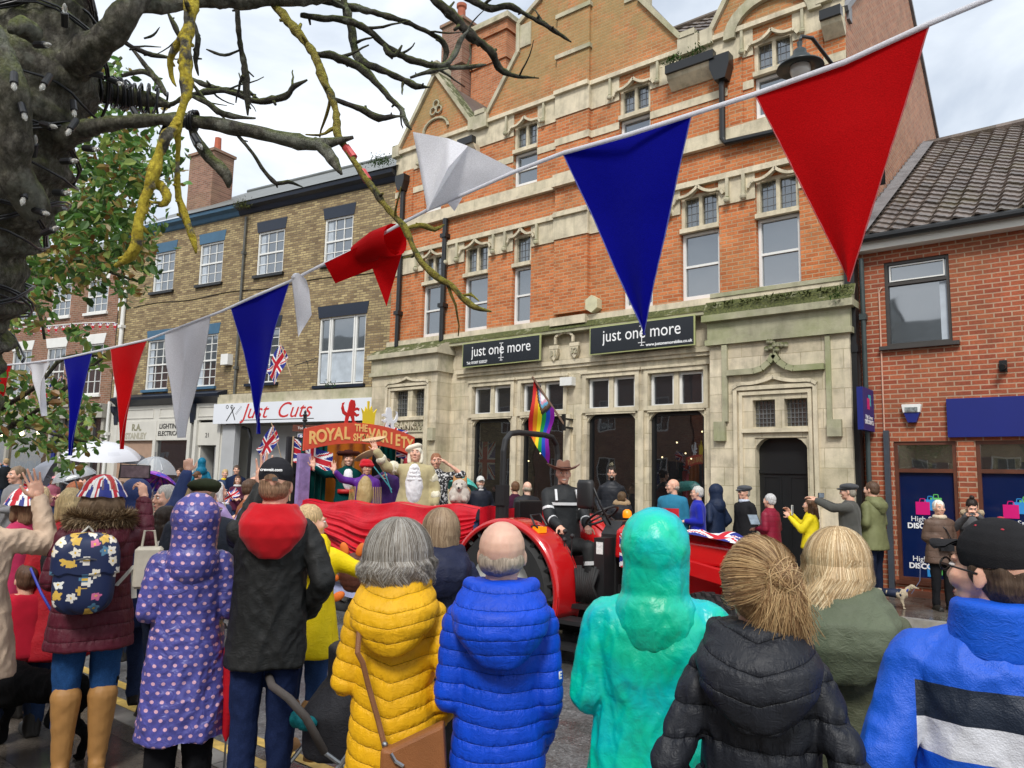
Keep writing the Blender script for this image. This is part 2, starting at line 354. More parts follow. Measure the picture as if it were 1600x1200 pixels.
o=MB().box(-80,60,11.25,14.5,-.2,.0).build('pavement_far',PAV); tag(o,kind='structure')
for nm,y0,y1 in (('kerb_near',2.552,2.7),('kerb_far',11.1,11.248)):
    k=MB(); x=-60
    while x<30: k.box(x+.004,x+.91,y0,y1,-.18,.004); x+=.914
    tag(k.build(nm,KERB),kind='structure')
YL=pm((.62,.42,.10),.5,.3,12,.3,name='yellow line paint')
k=MB(); 
for y in (2.86,3.08,10.7,10.92): k.quad((-60,y,-.094),(40,y,-.094),(40,y+.09,-.094),(-60,y+.09,-.094))
tag(k.build('yellow_lines',YL),kind='structure')
# ---------- facade tools (local x along the wall, -y towards the street) ----------
def wall(mb,x0,x1,z0,z1,holes=(),y=0,d=.22,mi=0,top=None):
    xs=sorted({x0,x1}|{h[0] for h in holes}|{h[1] for h in holes}); zs=sorted({z0,z1}|{h[2] for h in holes}|{h[3] for h in holes})
    xs=[x for x in xs if x0<=x<=x1]; zs=[z for z in zs if z0<=z<=z1]
    for a,b in zip(xs,xs[1:]):
        for c,e in zip(zs,zs[1:]):
            mx,mz=(a+b)/2,(c+e)/2
            if any(h[0]<mx<h[1] and h[2]<mz<h[3] for h in holes): continue
            mb.quad((a,y,c),(b,y,c),(b,y,e),(a,y,e),mi)
    for a,b,c,e in holes:
        mb.quad((a,y,c),(a,y,e),(a,y+d,e),(a,y+d,c),mi); mb.quad((b,y,e),(b,y,c),(b,y+d,c),(b,y+d,e),mi)
        mb.quad((a,y,e),(b,y,e),(b,y+d,e),(a,y+d,e),mi); mb.quad((b,y,c),(a,y,c),(a,y+d,c),(b,y+d,c),mi)
def frame(mb,x0,x1,z0,z1,y0,y1,w,mi=0,bot=None):
    bo=bot or w
    mb.box(x0,x0+w,y0,y1,z0,z1,mi); mb.box(x1-w,x1,y0,y1,z0,z1,mi); mb.box(x0+w,x1-w,y0,y1,z1-w,z1,mi); mb.box(x0+w,x1-w,y0,y1,z0,z0+bo,mi)
def sash(par,x0,x1,z0,z1,y=.06,cols=3,rows=(2,2),curtain=None,gl=None,fm=None,split=.5,bw=.05,name='window',stag=.03):
    fm=fm or WH; f=MB(); frame(f,x0,x1,z0,z1,y,y+.09,bw)
    zm=z0+(z1-z0)*split; f.box(x0+bw,x1-bw,y+.012,y+.06,zm-.025,zm+.025)
    for k,(a,b) in enumerate(((z0+bw,zm-.025),(zm+.025,z1-bw))):
        n=rows[k]; yy=y+.03-.004*k
        for i in range(1,cols): xx=x0+bw+(x1-x0-2*bw)*i/cols; f.box(xx-.011,xx+.011,yy,yy+.025,a,b)
        for j in range(1,n): zz=a+(b-a)*j/n; f.box(x0+bw,x1-bw,yy+.003,yy+.022,zz-.011,zz+.011)
    w_=f.build(name,fm,par)
    MB().quad((x0+bw,y+.05,z0+bw),(x1-bw,y+.05,z0+bw),(x1-bw,y+.05,z1-bw),(x0+bw,y+.05,z1-bw)).build('pane',gl or GL_UP,w_)
    return w_
def roofmesh(x0,x1,y0,z0,y1,z1,par,mat,tw=.3,th=.32,name='roof',amp=.03,parname=None,n=8):
    L=math.hypot(y1-y0,z1-z0); dy,dz=(y1-y0)/L,(z1-z0)/L; ny,nz=-dz,dy
    mb=MB(); nt=int((x1-x0)/tw+.99); nr=int(L/th+.99)
    for j in range(nr):
        s0=j*th; s1=min(L,s0+th+.03); b=len(mb.v); off=(j%2)*0
        for i in range(nt*n+1):
            x=min(x1,x0+i*tw/n); ph=(i/n)%1.; h=amp*(math.sin(2*PI*ph)+.35*math.sin(4*PI*ph)) if amp else 0
            jj=random.Random(int(i/n)*131+j).uniform(-.006,.006)
            for s,e in ((s0,h+.035+jj),(s1,h-.0+jj),(s0,h+.005+jj)):
                mb.v.append((x,y0+dy*s+ny*e,z0+dz*s+nz*e))
        for i in range(nt*n):
            a=b+i*3; mb.f.append((a,a+3,a+4,a+1)); mb.f.append((a+2,a+5,a+3,a)); mb.mi+=[0,0]
    mb.quad((x0,y0-ny*.03,z0-nz*.03),(x1,y0-ny*.03,z0-nz*.03),(x1,y1-ny*.03,z1-nz*.03),(x0,y1-ny*.03,z1-nz*.03))
    return mb.build(name,mat,par)
RT=roof_tiles('dark pantiles',(.10,.075,.06)); RTR=roof_tiles('grey brown pantiles',(.13,.105,.09),w=.3,h=.28,moss=.5)
SLATE=pm((.13,.14,.135),.5,.25,2,.3,8,name='slate')
def downpipe(par,x,y,z0,z1,r=.05,mat=None,hop=False,square=False):
    m_=mat or BLK; p=MB()
    if square: p.box(x-r,x+r,y-r,y+r,z0,z1)
    else: p.tube([(x,y,z0),(x,y,z1)],r,12)
    z=z0+.9
    while z<z1-.3: 
        p.box(x-r*1.35,x+r*1.35,y-r*1.3,y+r*1.6,z-.05,z+.05); z+=1.8
    if hop: p.prism([(x-.08,z1-.3),(x+.08,z1-.3),(x+.17,z1-.05),(x+.17,z1+.12),(x-.17,z1+.12),(x-.17,z1-.05)],y-.15,y+.1)
    return p.build('downpipe',m_,par)
def weeds(par,c,n,s,mat=None,h=1.):
    mb=MB()
    for i in range(n):
        p=Vector(c)+Vector((random.gauss(0,s),random.gauss(0,s*.5),abs(random.gauss(0,s*.7))*h)); d=Vector((random.uniform(-1,1),random.uniform(-1,.2),random.uniform(-.3,1))).normalized(); sd_=d.cross(Vector((0,0,1))).normalized()*.014; l=random.uniform(.05,.11)
        mb.add([p,p+d*l*.5+sd_,p+d*l,p+d*l*.5-sd_],[(0,1,2,3)])
    return tag(mb.build('weeds',mat or GRN,par),kind='stuff')
# ---------- the bank building ----------
BX0,BX1=-15.05,-3.37
bank=thing('brick_bank_building','tall orange brick and carved stone bank with shaped gables and mossy stone ground floor','building',(0,13.4,0))
F1=[(-13.86,-13.18),(-12.42,-11.63),(-10.87,-10.33),(-7.9,-7.2),(-6.58,-5.77),(-5.05,-4.25)]
F2=[(-13.93,-13.3),(-10.92,-10.2),(-8.0,-7.25),(-5.04,-4.29)]
def bank_walls():
    b=MB(); holes=[(a,c,5.22,7.38) for a,c in F1]+[(a,c,8.55,10.12) for a,c in F2]
    wall(b,BX0,BX1,4.9,10.5,holes,0,.25)
    b.box(-9.6,-8.72,-.11,-.001,5.3,13.4)                     # central pilaster
    for a,c in ((-14.75,-14.35),(-12.98,-12.62),(-5.55,-5.25),(-4.05,-3.75)): b.box(a,c,-.03,-.001,8.45,9.9)
    b.build('wall',BR_OR,bank)
    s=MB(); s.quad((BX1,0,0),(BX1,10,0),(BX1,10,10.),(BX1,0,10.)); s.add([(BX1,0,10.),(BX1,10,10.),(BX1,10,10.2),(BX1,4.8,14.3),(BX1,.1,10.2)],[(0,1,2,3,4)])
    s.quad((BX0,10,0),(BX0,0,0),(BX0,0,10.),(BX0,10,10.)); s.add([(BX0,0,10.),(BX0,10,10.),(BX0,4.8,14.3)],[(0,1,2)])
    s.quad((BX0,10,0),(BX1,10,0),(BX1,10,10.1),(BX0,10,10.1)); s.build('side_wall',BR_ORS,bank)
    # gables
    g=MB()
    main=[(-11.8,10.5),(-10.75,11.95),(-10.75,12.65),(-10.1,13.05),(-10.1,13.35),(-9.15,14.6),(-8.2,13.35),(-8.2,13.05),(-7.5,12.65),(-7.5,11.95),(-6.4,10.5)]
    g.prism(main,-.04,.3)
    dl=[(-14.95,10.5),(-13.6,12.3),(-12.25,10.5)]; dr=[(-5.9,10.5),(-4.75,12.45),(-3.75,10.5)]
    g.prism(dl,-.02,.3); g.prism(dr,-.02,.3); g.build('gable',BR_OR,bank)
    c=MB()
    def cope(pts,w=.1,y0=-.1,y1=.36):
        nonlocal c
        for i_,((xa,za),(xb,zb)) in enumerate(zip(pts,pts[1:])):
            y0-=.004; d=Vector((xb-xa,0,zb-za)); l=d.length; d/=l; n_=Vector((-d.z,0,d.x)); 
            if n_.z<0 and abs(n_.x)<.99: n_=-n_
            c.obox(Vector(((xa+xb)/2,(y0+y1)/2,(za+zb)/2))+n_*w*.45,d*(l/2+.03),Vector((0,(y1-y0)/2,0)),n_*w/2)
    cope(main[:6]); cope(main[5:])
    for x in (-11.9,-6.32): c.box(x-.24,x+.2,-.15,.39,10.3,10.66); c.box(x-.18,x+.14,-.17,.4,10.661,10.78)
    c.box(-10.75,-10.42,-.075,-.02,12.02,12.6); c.box(-7.85,-7.52,-.075,-.02,12.02,12.6)          # carved panels
    for zz in (11.3,12.3): c.box(-9.64,-8.68,-.15,-.04,zz,zz+.1)
    c.build('coping',STM,bank)
    for pts,xs,(x,z) in ((dl,(-15.0,-12.2),(-13.6,12.35)),(dr,(-5.95,-3.7),(-4.75,12.5))):
        c=MB(); cope(pts)
        for q in xs: c.box(q-.13,q+.13,-.13,.37,10.35,10.68)
        c.box(x-.13,x+.13,-.135,.38,z-.05,z+.22); c.box(x-.1,x+.1,-.14,-.0,z+.221,z+.3); c.build('coping',STM,bank)
    # dormer trefoils
    q=MB()
    for x in (-13.55,):
        for a in range(3):
            an=PI/2+a*2*PI/3; cx_,cz_=x+.12*math.cos(an),11.35+.12*math.sin(an)
            q.tube([(cx_+.1*math.cos(t),-.06,cz_+.1*math.sin(t)) for t in [i*PI/6 for i in range(12)]],.025,6,closed=True)
        q.tube([(x+.45*math.cos(t),-.05,10.75+.32*math.sin(t)) for t in [i*PI/10 for i in range(11)]],.04,6)
    q.build('tracery',STM,bank)
    # stone bands
    k=MB()
    def band(z0,z1,pr,x0=BX0,x1=BX1,skip=()):
        segs=[(x0,x1)]
        for a,c_ in skip:
            ns=[]
            for s0,s1 in segs:
                if c_<=s0 or a>=s1: ns.append((s0,s1))
                else:
                    if a>s0: ns.append((s0,a))
                    if c_<s1: ns.append((c_,s1))
            segs=ns
        for s0,s1 in segs:
            cut=[s0]+[v for v in (-9.62,-8.7) if s0<v<s1]+[s1]
            for a,b_ in zip(cut,cut[1:]):
                p_=pr+(.11 if (a+b_)/2>-9.63 and (a+b_)/2<-8.69 else 0); k.box(a,b_,-p_,.02,z0,z1)
    band(7.0,7.5,.03,skip=F1); band(7.5,7.58,.09); band(7.58,7.63,.05)
    band(8.28,8.5,.08); band(8.2,8.28,.12)
    band(9.2,9.36,.02,skip=F2); band(9.86,10.4,.025,skip=F2); band(10.4,10.5,.1)
    band(5.02,5.2,.1); k.build('string_course',STP,bank)
    k=MB()
    k.prismx([(-.22,4.93),(-.02,4.9),(-.02,5.1),(-.08,5.1)],BX0,BX1); k.box(BX0,BX1,-.2,-.02,4.86,4.93)
    k.build('mossy_ledge',STX,bank)
    # drop corbels beside hoods
    for a,c_ in F1:
        for x in (a-.2,c_+.2):
            if x<BX0+.1 or x>BX1-.05: continue
            k=MB(); k.box(x-.03,x+.03,-.1,-.031,7.08,7.5); k.ell((x,-.1,7.06),(.07,.06,.07),n=8,m_=6); k.build('corbel',STM,bank)
    for a,c_ in F2:
        for x in (a-.2,c_+.2): k=MB(); k.box(x-.025,x+.025,-.09,-.026,9.95,10.4); k.ell((x,-.1,9.95),(.06,.05,.06),n=8,m_=6); k.build('corbel',STM,bank)
bank_walls()
def ogee(x0,x1,zs,h,nn=18):   # ogee outline from springing to tip
    w=(x1-x0)/2; cx=(x0+x1)/2; pts=[]
    for i in range(nn+1):
        t=-1+2*i/nn; a=abs(t)
        z=.55*math.sqrt(max(0,1-a**4)) + (.45*(1-a/.38)**1.7 if a<.38 else 0)
        z-= .10*math.sin(min(1,max(0,(a-.3)/.5))*PI)
        pts.append((cx+t*w,zs+h*z))
    return pts
def bank_window(x0,x1,z0,z1,zt,cur=False,arch=False):
    # zt: transom height; two leaded lights above, sash below
    s=MB(); y=.05; wd=.07
    frame(s,x0,x1,zt,z1,y,y+.15,wd); xm=(x0+x1)/2; wide=x1-x0>.6
    if wide: s.box(xm-.035,xm+.035,y+.01,y+.14,zt+wd,z1-wd)
    s.box(x0-.0,x1+.0,y-.1,y-.001,zt-.03,zt+.06)
    hd=ogee(x0-.12,x1+.12,z1-.17,.27)
    for (xa,za),(xb,zb) in zip(hd,hd[1:]): s.bar((xa,-.06,za),(xb,-.06,zb),.07,.06,up=(0,1,0)) if False else s.bar((xa,-.05,za),(xb,-.05,zb),.055,.09,up=(0,1,0))
    hd=ogee(x0,x1,z1-.2,.2)
    s.prism([(x0,z1-.2)]+[(a,max(z1-.2,b-.02)) for a,b in hd]+[(x1,z1-.2),(x1,z1+.0),(x0,z1+.0)],-.01,.04) if False else None
    f=s.build('window',STP,bank)
    p=MB(); p.quad((x0+wd,y+.08,zt+wd),(x1-wd,y+.08,zt+wd),(x1-wd,y+.08,z1-wd),(x0+wd,y+.08,z1-wd)); p.build('leaded_pane',GL_LEAD,f)
    l=MB(); n=6 if wide else 4
    for i in range(1,n): xx=x0+wd+(x1-x0-2*wd)*i/n; l.box(xx-.004,xx+.004,y+.07,y+.078,zt+wd,z1-wd)
    for j in range(1,4): zz=zt+wd+(z1-zt-2*wd)*j/4; l.box(x0+wd,x1-wd,y+.069,y+.077,zz-.004,zz+.004)
    l.build('lead_bars',LEAD,f)
    g=MB(); frame(g,x0+.01,x1-.01,z0,zt-.03,.09,.17,.055,bot=.1); zm=z0+(zt-z0)*.5; g.box(x0+.05,x1-.05,.1,.15,zm-.022,zm+.022)
    g.build('sash',WH,f); MB().quad((x0+.06,.145,z0+.05),(x1-.06,.145,z0+.05),(x1-.06,.145,zt-.05),(x0+.06,.145,zt-.05)).build('pane',GL_UP,f)
    if cur: MB().quad((x0+.07,.14,z0+.1),(x0+.22,.14,z0+.1),(x0+.16,.14,zt-.1),(x0+.07,.14,zt-.1)).build('curtain',CURT,f)
for a,c in F1: bank_window(a,c,5.22,7.38,6.62)
for a,c in F2: bank_window(a,c,8.55,10.12,9.42)
k=MB(); k.prism([(-5.6,10.3)]+[(-4.67+.93*math.cos(t),10.3+.75*math.sin(t)) for t in [PI-i*PI/14 for i in range(15)]]+[(-3.75,10.3)][:0]+[(-3.74,10.3),(-3.95,10.3)]+[(-4.67+.7*math.cos(t),10.3+.55*math.sin(t)) for t in [i*PI/14 for i in range(15)]]+[(-5.39,10.3)],-.12,-.02); k.build('arched_hood',STM,bank)
# bank roofs
def bank_roof():
    rl=[]
    roofmesh(BX0,BX1-.02,.25,10.12,4.8,14.3,bank,RT,name='roof')
    q=MB(); q.quad((BX0,4.8,14.3),(BX1,4.8,14.3),(BX1,10.1,10.0),(BX0,10.1,10.0)); 
    q.add([(-11.8,.3,10.5),(-9.1,.3,14.4),(-9.1,4.8,14.4),(-11.8,.6,10.5),(-6.4,.3,10.5),(-6.4,.6,10.5)],[(0,1,2,3),(1,4,5,2)])
    for a,b_,h in ((-14.95,-12.25,12.25),(-5.9,-3.7,12.4)): cx_=(a+b_)/2; q.add([(a,.3,10.45),(cx_,.3,h),(cx_,2.9,h),(a,.7,10.45),(b_,.3,10.45),(b_,.7,10.45)],[(0,1,2,3),(1,4,5,2)])
    q.tube([(BX0,4.8,14.34),(BX1,4.8,14.34)],.09,8); q.build('roof_slope',RT,bank)
    v=MB(); v.box(BX1-.02,BX1+.05,.1,.3,10.,10.3)
    for p,q_ in (((.0,10.15),(4.8,14.42)),((4.8,14.42),(10,10.1))): v.bar((BX1+.0,p[0],p[1]),(BX1+.0,q_[0],q_[1]),.12,.1)
    v.build('verge',LEAD,bank)
    for a,c_ in ((-6.75,-5.72),(-3.72,-3.36),(-12.5,-12.0)):
        g=MB(); g.box(a,c_,-.32,-.16,9.9,10.08); g.build('gutter',BLK,bank); g=MB(); g.prismx([(-.1,9.7),(-.03,9.64),(0,9.64),(0,9.9),(-.26,9.9),(-.22,9.82)],a,c_); g.build('gutter_cornice',STP,bank)
    weeds(bank,(-6.6,-.25,10.12),120,.1); weeds(bank,(-6.1,-.25,10.12),90,.12); weeds(bank,(-6.3,0,10.6),60,.12)
    weeds(bank,(-3.5,-.5,4.75),40,.08)
    # pipes
    downpipe(bank,-14.65,-.1,5.05,9.6,.065,hop=True); downpipe(bank,-13.02,-.1,5.05,8.2,.07); 
    p=MB(); p.tube([(-5.62,-.14,9.75),(-5.62,-.14,8.28),(-5.56,-.14,8.18),(-4.3,-.14,8.12),(-3.4,-.14,8.1)],.06,10); p.prism([(-5.72,9.45),(-5.5,9.45),(-5.42,9.72),(-5.42,9.95),(-5.82,9.95),(-5.82,9.72)],-.28,-.05)
    p.build('downpipe',BLK,bank)
    p=MB(); p.box(-3.47,-3.31,-.22,-.05,0,5.6)
    for z in (1.2,3.9): p.box(-3.49,-3.29,-.24,-.03,z,z+.13)
    p.build('downpipe',BLK,bank)
    # chimneys
    c=thing('brick_chimney','brown brick twin chimney stack with tall orange companion behind left gable','chimney',(-15.2,16.6,0)) if False else bank
    k=MB(); k.box(-16.4+.3,-15.5+.3,2.6,3.6,9,15.9); k.box(-16.16,-15.14,2.54,3.66,15.9,16.0); k.box(-16.2,-15.1,2.5,3.7,14.4,14.5); k.build('chimney',BR_CH,bank)
    k=MB(); k.box(-15.15,-13.75,3.0,4.3,9,15.2); k.box(-15.22,-13.68,2.93,4.37,15.2,15.5); k.box(-15.2,-13.7,2.95,4.35,14.3,14.4); ch=k.build('chimney',BR_ORC,bank)
    k=MB(); k.box(-15.32,-13.58,2.83,4.47,15.5,15.62); k.box(-15.27,-13.63,2.88,4.42,15.62,15.72); k.build('chimney_cap',STM,ch)
    k=MB(); k.lathe([(.13,15.9),(.12,16.0),(.15,16.05),(.13,16.7),(.17,16.75),(.17,16.85),(.1,16.85)],(-15.75,3.1,0),12); k.build('chimney_pot',pm((.35,.1,.05),.8,.2,name='terracotta'),bank)
bank_roof()
# ground floor
SB=[(-12.0,-10.83),(-10.52,-9.36),(-8.76,-7.6),(-7.29,-6.12)]
def bank_ground():
    b=MB(); holes=[(a,c,.95,3.06) for a,c in SB]+[(a,c,3.16,3.84) for a,c in SB]
    wall(b,-12.6,-5.9,0,4.9,holes,0,.22); wall(b,BX0,-12.6,0,4.9,[],0)
    wall(b,-5.9,BX1,4.2,4.9)
    b.build('stone_wall',ST,bank)
    t=MB()
    t.box(-12.5,-5.95,-.1,-.002,4.17,4.27); t.box(-12.5,-5.95,-.06,-.002,4.1,4.17)
    for a,c in SB:
        # moulded surround
        frame(t,a-.1,c+.1,3.1,3.93,-.04,.0,.09); t.box(a-.14,c+.14,-.07,.0,3.93,3.98)
        xm=(a+c)/2; t.box(xm-.05,xm+.05,.02,.2,3.16,3.84); t.box(a-.02,c+.02,-.03,.18,3.06,3.16)
        for x,sg in ((a,1),(c,-1)):   # chamfered head corners
            t.prism([(x,3.06),(x+sg*.16,3.06),(x+sg*.1,3.03),(x+sg*.03,2.96),(x,2.9)][::sg],.03,.19)
    for x in (-12.18,-10.675,-9.2,-8.92,-7.445,-5.98):
        t.box(x-.06,x+.06,-.07,-.002,.5,3.09)
    t.box(-12.6,-5.9,-.14,-.002,0,.62); t.box(-12.6,-5.9,-.18,-.14,.5,.62); t.box(-12.6,-5.9,-.09,-.003,.86,.95)
    t.build('stone_trim',STP,bank)
    for a,c in SB:
        f=MB(); frame(f,a+.01,c-.01,.96,3.05,.1,.17,.06); w_=f.build('shop_window',BLK,bank)
        MB().quad((a+.06,.15,1.0),(c-.06,.15,1.0),(c-.06,.15,3.0),(a+.06,.15,3.0)).build('pane',GL_SH,w_)
        xm=(a+c)/2
        for x0,x1 in ((a+.02,xm-.05),(xm+.05,c-.02)):
            f=MB(); frame(f,x0,x1,3.17,3.83,.07,.15,.05); w_=f.build('transom_window',WH,bank); MB().quad((x0+.04,.12,3.2),(x1-.04,.12,3.2),(x1-.04,.12,3.8),(x0+.04,.12,3.8)).build('pane',GL_DK,w_)
    # interior
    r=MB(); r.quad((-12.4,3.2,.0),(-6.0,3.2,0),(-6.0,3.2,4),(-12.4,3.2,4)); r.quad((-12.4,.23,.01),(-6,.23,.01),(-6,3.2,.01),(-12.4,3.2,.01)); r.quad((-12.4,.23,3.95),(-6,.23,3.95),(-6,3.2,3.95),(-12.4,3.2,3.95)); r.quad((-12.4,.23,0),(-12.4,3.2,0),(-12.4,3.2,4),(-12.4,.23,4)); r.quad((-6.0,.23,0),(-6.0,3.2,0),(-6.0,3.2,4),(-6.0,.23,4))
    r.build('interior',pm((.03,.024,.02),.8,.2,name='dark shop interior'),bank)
    rn=random.Random(4)
    for i in range(14): q=MB(); q.ell((rn.uniform(-12,-6.5),rn.uniform(.8,2.6),rn.uniform(1.9,2.9)),.018,n=8,m_=6); q.build('shop_lamp',pm((1,.75,.4),.5,0,bump=0,emit=3,name='small warm lamp'),bank)
    for i in range(24):
        q=MB(); x=rn.uniform(-12,-6.3); y=rn.uniform(.5,1.6); w2=rn.uniform(.08,.3); h2=rn.uniform(.2,.7); z0=rn.choice((0.9,1.0,1.1)); q.prism([(x,z0),(x+w2,z0),(x+w2*.9,z0+h2*.6),(x+w2*.6,z0+h2),(x+w2*.2,z0+h2*.8)],y,y+.1); q.build('shop_stock',pm(rn.choice([(.3,.25,.2),(.1,.12,.1),(.4,.4,.4),(.25,.05,.04),(.03,.05,.2)]),.5,.3,3,name='shop goods'),bank)
    # porches
    for (x0,x1,pr,nm) in ((-15.08,-12.72,.5,'left'),(-5.86,-3.4,.3,'right')):
        L=nm=='left'; door=(-14.0,-13.05,0,2.62) if L else (-5.03,-4.13,.1,2.5)
        lt=[(-14.24,-13.72,3.16,3.82),(-13.56,-13.05,3.16,3.82)] if L else [(-5.06,-4.66,2.69,3.17),(-4.5,-4.11,2.69,3.17)]
        b=MB(); wall(b,x0,x1,0,4.35,[door]+lt,-pr,.25); b.quad((x0,0,0),(x0,-pr,0),(x0,-pr,4.35),(x0,0,4.35)); b.quad((x1,-pr,0),(x1,0,0),(x1,0,4.35),(x1,-pr,4.35)); b.quad((x0,-pr,4.35),(x1,-pr,4.35),(x1,0,4.35),(x0,0,4.35))
        pw=b.build('porch',ST,bank)
        t=MB()
        # entablature
        t.box(x0-.06,x1+.06,-pr-.08,-.003,4.22,4.32); t.box(x0-.03,x1+.03,-pr-.03,-.003,4.32,4.66); t.box(x0-.1,x1+.1,-pr-.14,-.003,4.66,4.78)
        t.prismx([(-pr-.12,4.78),(-.003,4.78),(-.003,5.18 if not L else 5.0),(-pr+.15,5.05 if not L else 4.94)],x0-.08,x1+.08)
        if not L: t.prismx([(-pr-.04,4.86),(-pr-.0,4.86),(-pr+.12,5.06),(-pr+.08,5.07)],x0-.1,x1+.1); t.box(x0-.06,x1+.06,-.12,-.004,5.18,5.26)
        t.build('cornice',STM if L else STX,bank)
        if not L:
            for i in range(9): weeds(bank,(x0+.1+i*.28,-pr-.02,4.95),26,.07,pm((.07,.09,.02),.7,.5,12,name='moss tuft'),.5)
        u=MB(); y=-pr
        fx0,fx1=(-14.5,-12.95) if L else (-5.4,-3.93); ft=3.98 if L else 3.42
        frame(u,fx0,fx1,door[2]+.001,ft,y-.06,y-.002,.07,bot=.01); frame(u,fx0+.1,fx1-.1,door[2]+.001,ft-.1,y-.035,y-.001,.06,bot=.01)
        og=ogee(fx0,fx1,ft-.02,.16)
        for (xa,za),(xb,zb) in zip(og,og[1:]): u.bar((xa,y-.05,za),(xb,y-.05,zb),.06,.06,up=(0,1,0))
        u.box(fx0+.16,fx1-.16,y-.06,y-.001,lt[0][2]-.1,lt[0][2]-.03)
        for x,sg in ((door[0],1),(door[1],-1)):
            u.prism([(x,door[3]),(x+sg*.2,door[3]),(x+sg*.1,door[3]-.05),(x+sg*.02,door[3]-.14),(x,door[3]-.2)][::sg],y+.02,y+.2)
        u.build('door_surround',STP,bank)
        m2=MB()
        for a,c,z0,z1 in lt:
            m2.quad((a,y+.16,z0),(c,y+.16,z0),(c,y+.16,z1),(a,y+.16,z1))
        lg=m2.build('leaded_pane',GL_LEAD,pw); l=MB()
        for a,c,z0,z1 in lt:
            for i in range(1,6): xx=a+(c-a)*i/6; l.box(xx-.005,xx+.005,y+.14,y+.155,z0,z1)
            for i in range(1,6): zz=z0+(z1-z0)*i/6; l.box(a,c,y+.139,y+.154,zz-.005,zz+.005)
        l.build('lead_bars',LEAD,pw)
        a,c,z0,z1=door; d=MB(); d.box(a,c,y+.2,y+.26,z0,z1); yy=y+.19
        for i in range(2):
            xa=a+.06+i*(c-a)/2; xb=xa+(c-a)/2-.12
            for q0,q1 in ((.15,.9),(1.05,z1-.75)): frame(d,xa,xb,z0+q0,z0+q1,yy,y+.199,.04)
        d.box(a,c,yy-.02,y+.198,z1-.62,z1-.56); dd=d.build('door',BLK,pw)
        MB().ell((a+.12,yy-.04,1.1),.03,n=8,m_=6).build('door_knob',ALU,dd)
        if not L:
            d=MB(); d.box(a-.35,a-.22,y-.05,y-.001,1.35,1.6); d.build('entry_phone',ALU,bank)
            h=MB(); h.box(-5.76,-5.55,y-.09,y-.002,2.45,2.8); h.box(-5.6,-5.5,y-.07,y-.001,2.8,4.2) ; h.box(-3.78,-3.55,y-.08,y-.002,2.5,2.78); h.box(-3.78,-3.7,y-.05,y-.001,2.78,4.2)
            og=ogee(-5.45,-3.8,3.62,-.0) ; pts=[(-5.5,3.68),(-5.0,3.68),(-4.85,3.72),(-4.72,3.82),(-4.64,3.95),(-4.56,3.82),(-4.43,3.72),(-4.3,3.68),(-3.8,3.68)]
            for (xa,za),(xb,zb) in zip(pts,pts[1:]): h.bar((xa,y-.06,za),(xb,y-.06,zb),.1,.09,up=(0,1,0))
            for i in range(9):
                an=i*2.4; rr=.04+.017*i; h.ell((-4.64+rr*math.cos(an)*1.25,y-.05,4.04+abs(rr*math.sin(an))*1.1),(.05,.05,.05),n=8,m_=6)
            h.box(-4.66,-4.62,y-.05,y,3.9,4.2); h.build('carving',STX,bank)
            # step and mossy side
        else:
            h=MB(); h.box(-14.5,-12.98,y-.03,y-.002,2.76,2.8); h.box(-14.5,-12.98,y-.03,y-.002,3.04,3.08)
            for i in range(6):
                for x in (-14.4+.06*i,-13.1-.06*i): h.tube([(x+.03*math.cos(t),y-.02,2.92+.05*(1 if i%2 else -1)+.035*math.sin(t)) for t in [k_*PI/4 for k_ in range(8)]],.012,5,closed=True)
            h.box(-12.9,-12.72,y-.1,y-.002,2.55,2.85); h.build('carving',STM,bank)
            sign_text('carved_lettering','BANK',.24,(-13.74,y-.035,2.92),STP,bank,bold=.004,ext=.02,space=1.15)
    # grotesque niche with 31
    h=MB(); h.box(-9.66,-9.42,-.16,-.11,4.52,4.6); h.prism([(-9.64,4.52),(-9.44,4.52),(-9.49,4.32),(-9.54,4.26),(-9.59,4.32)],-.15,-.06)
    h.box(-9.12,-8.88,-.16,-.11,4.54,4.62); h.prism([(-9.1,4.54),(-8.9,4.54),(-8.95,4.34),(-9.0,4.28),(-9.05,4.34)],-.15,-.06)
    pts=[(-9.5,4.62),(-9.5,4.78),(-9.42,4.84),(-9.27,4.87),(-9.12,4.84),(-9.04,4.78),(-9.04,4.64)]
    for (xa,za),(xb,zb) in zip(pts,pts[1:]): h.bar((xa,-.14,za),(xb,-.14,zb),.05,.05,up=(0,1,0))
    h.build('number_corbel',STP,bank)
    sign_text('carved_number','31',.17,(-9.54,-.165,4.42),STM,bank,bold=.004,ext=.01); sign_text('carved_number','32',.17,(-9.0,-.165,4.44),STM,bank,bold=.004,ext=.01)
    # white box on wall
    MB().box(-9.36,-9.05,-.16,-.003,3.7,3.88).build('floodlight_box',WH,bank)
    k=MB(); k.prism([(-8.55+.17*math.cos(t)*(1.05),5.4+.2*math.sin(t)) for t in [PI/6+i*PI/3 for i in range(6)]],-.14,-.02)
bank_ground()
al=MB(); al.prism([(-8.55+.17*math.cos(t),5.4+.19*math.sin(t)) for t in [PI/6+i*PI/3 for i in range(6)]],13.2,13.39); tag(al.build('alarm_box',pm((.58,.55,.36),.5,name='cream plastic')),'cream hexagonal alarm box on the orange brick of the bank','alarm box')
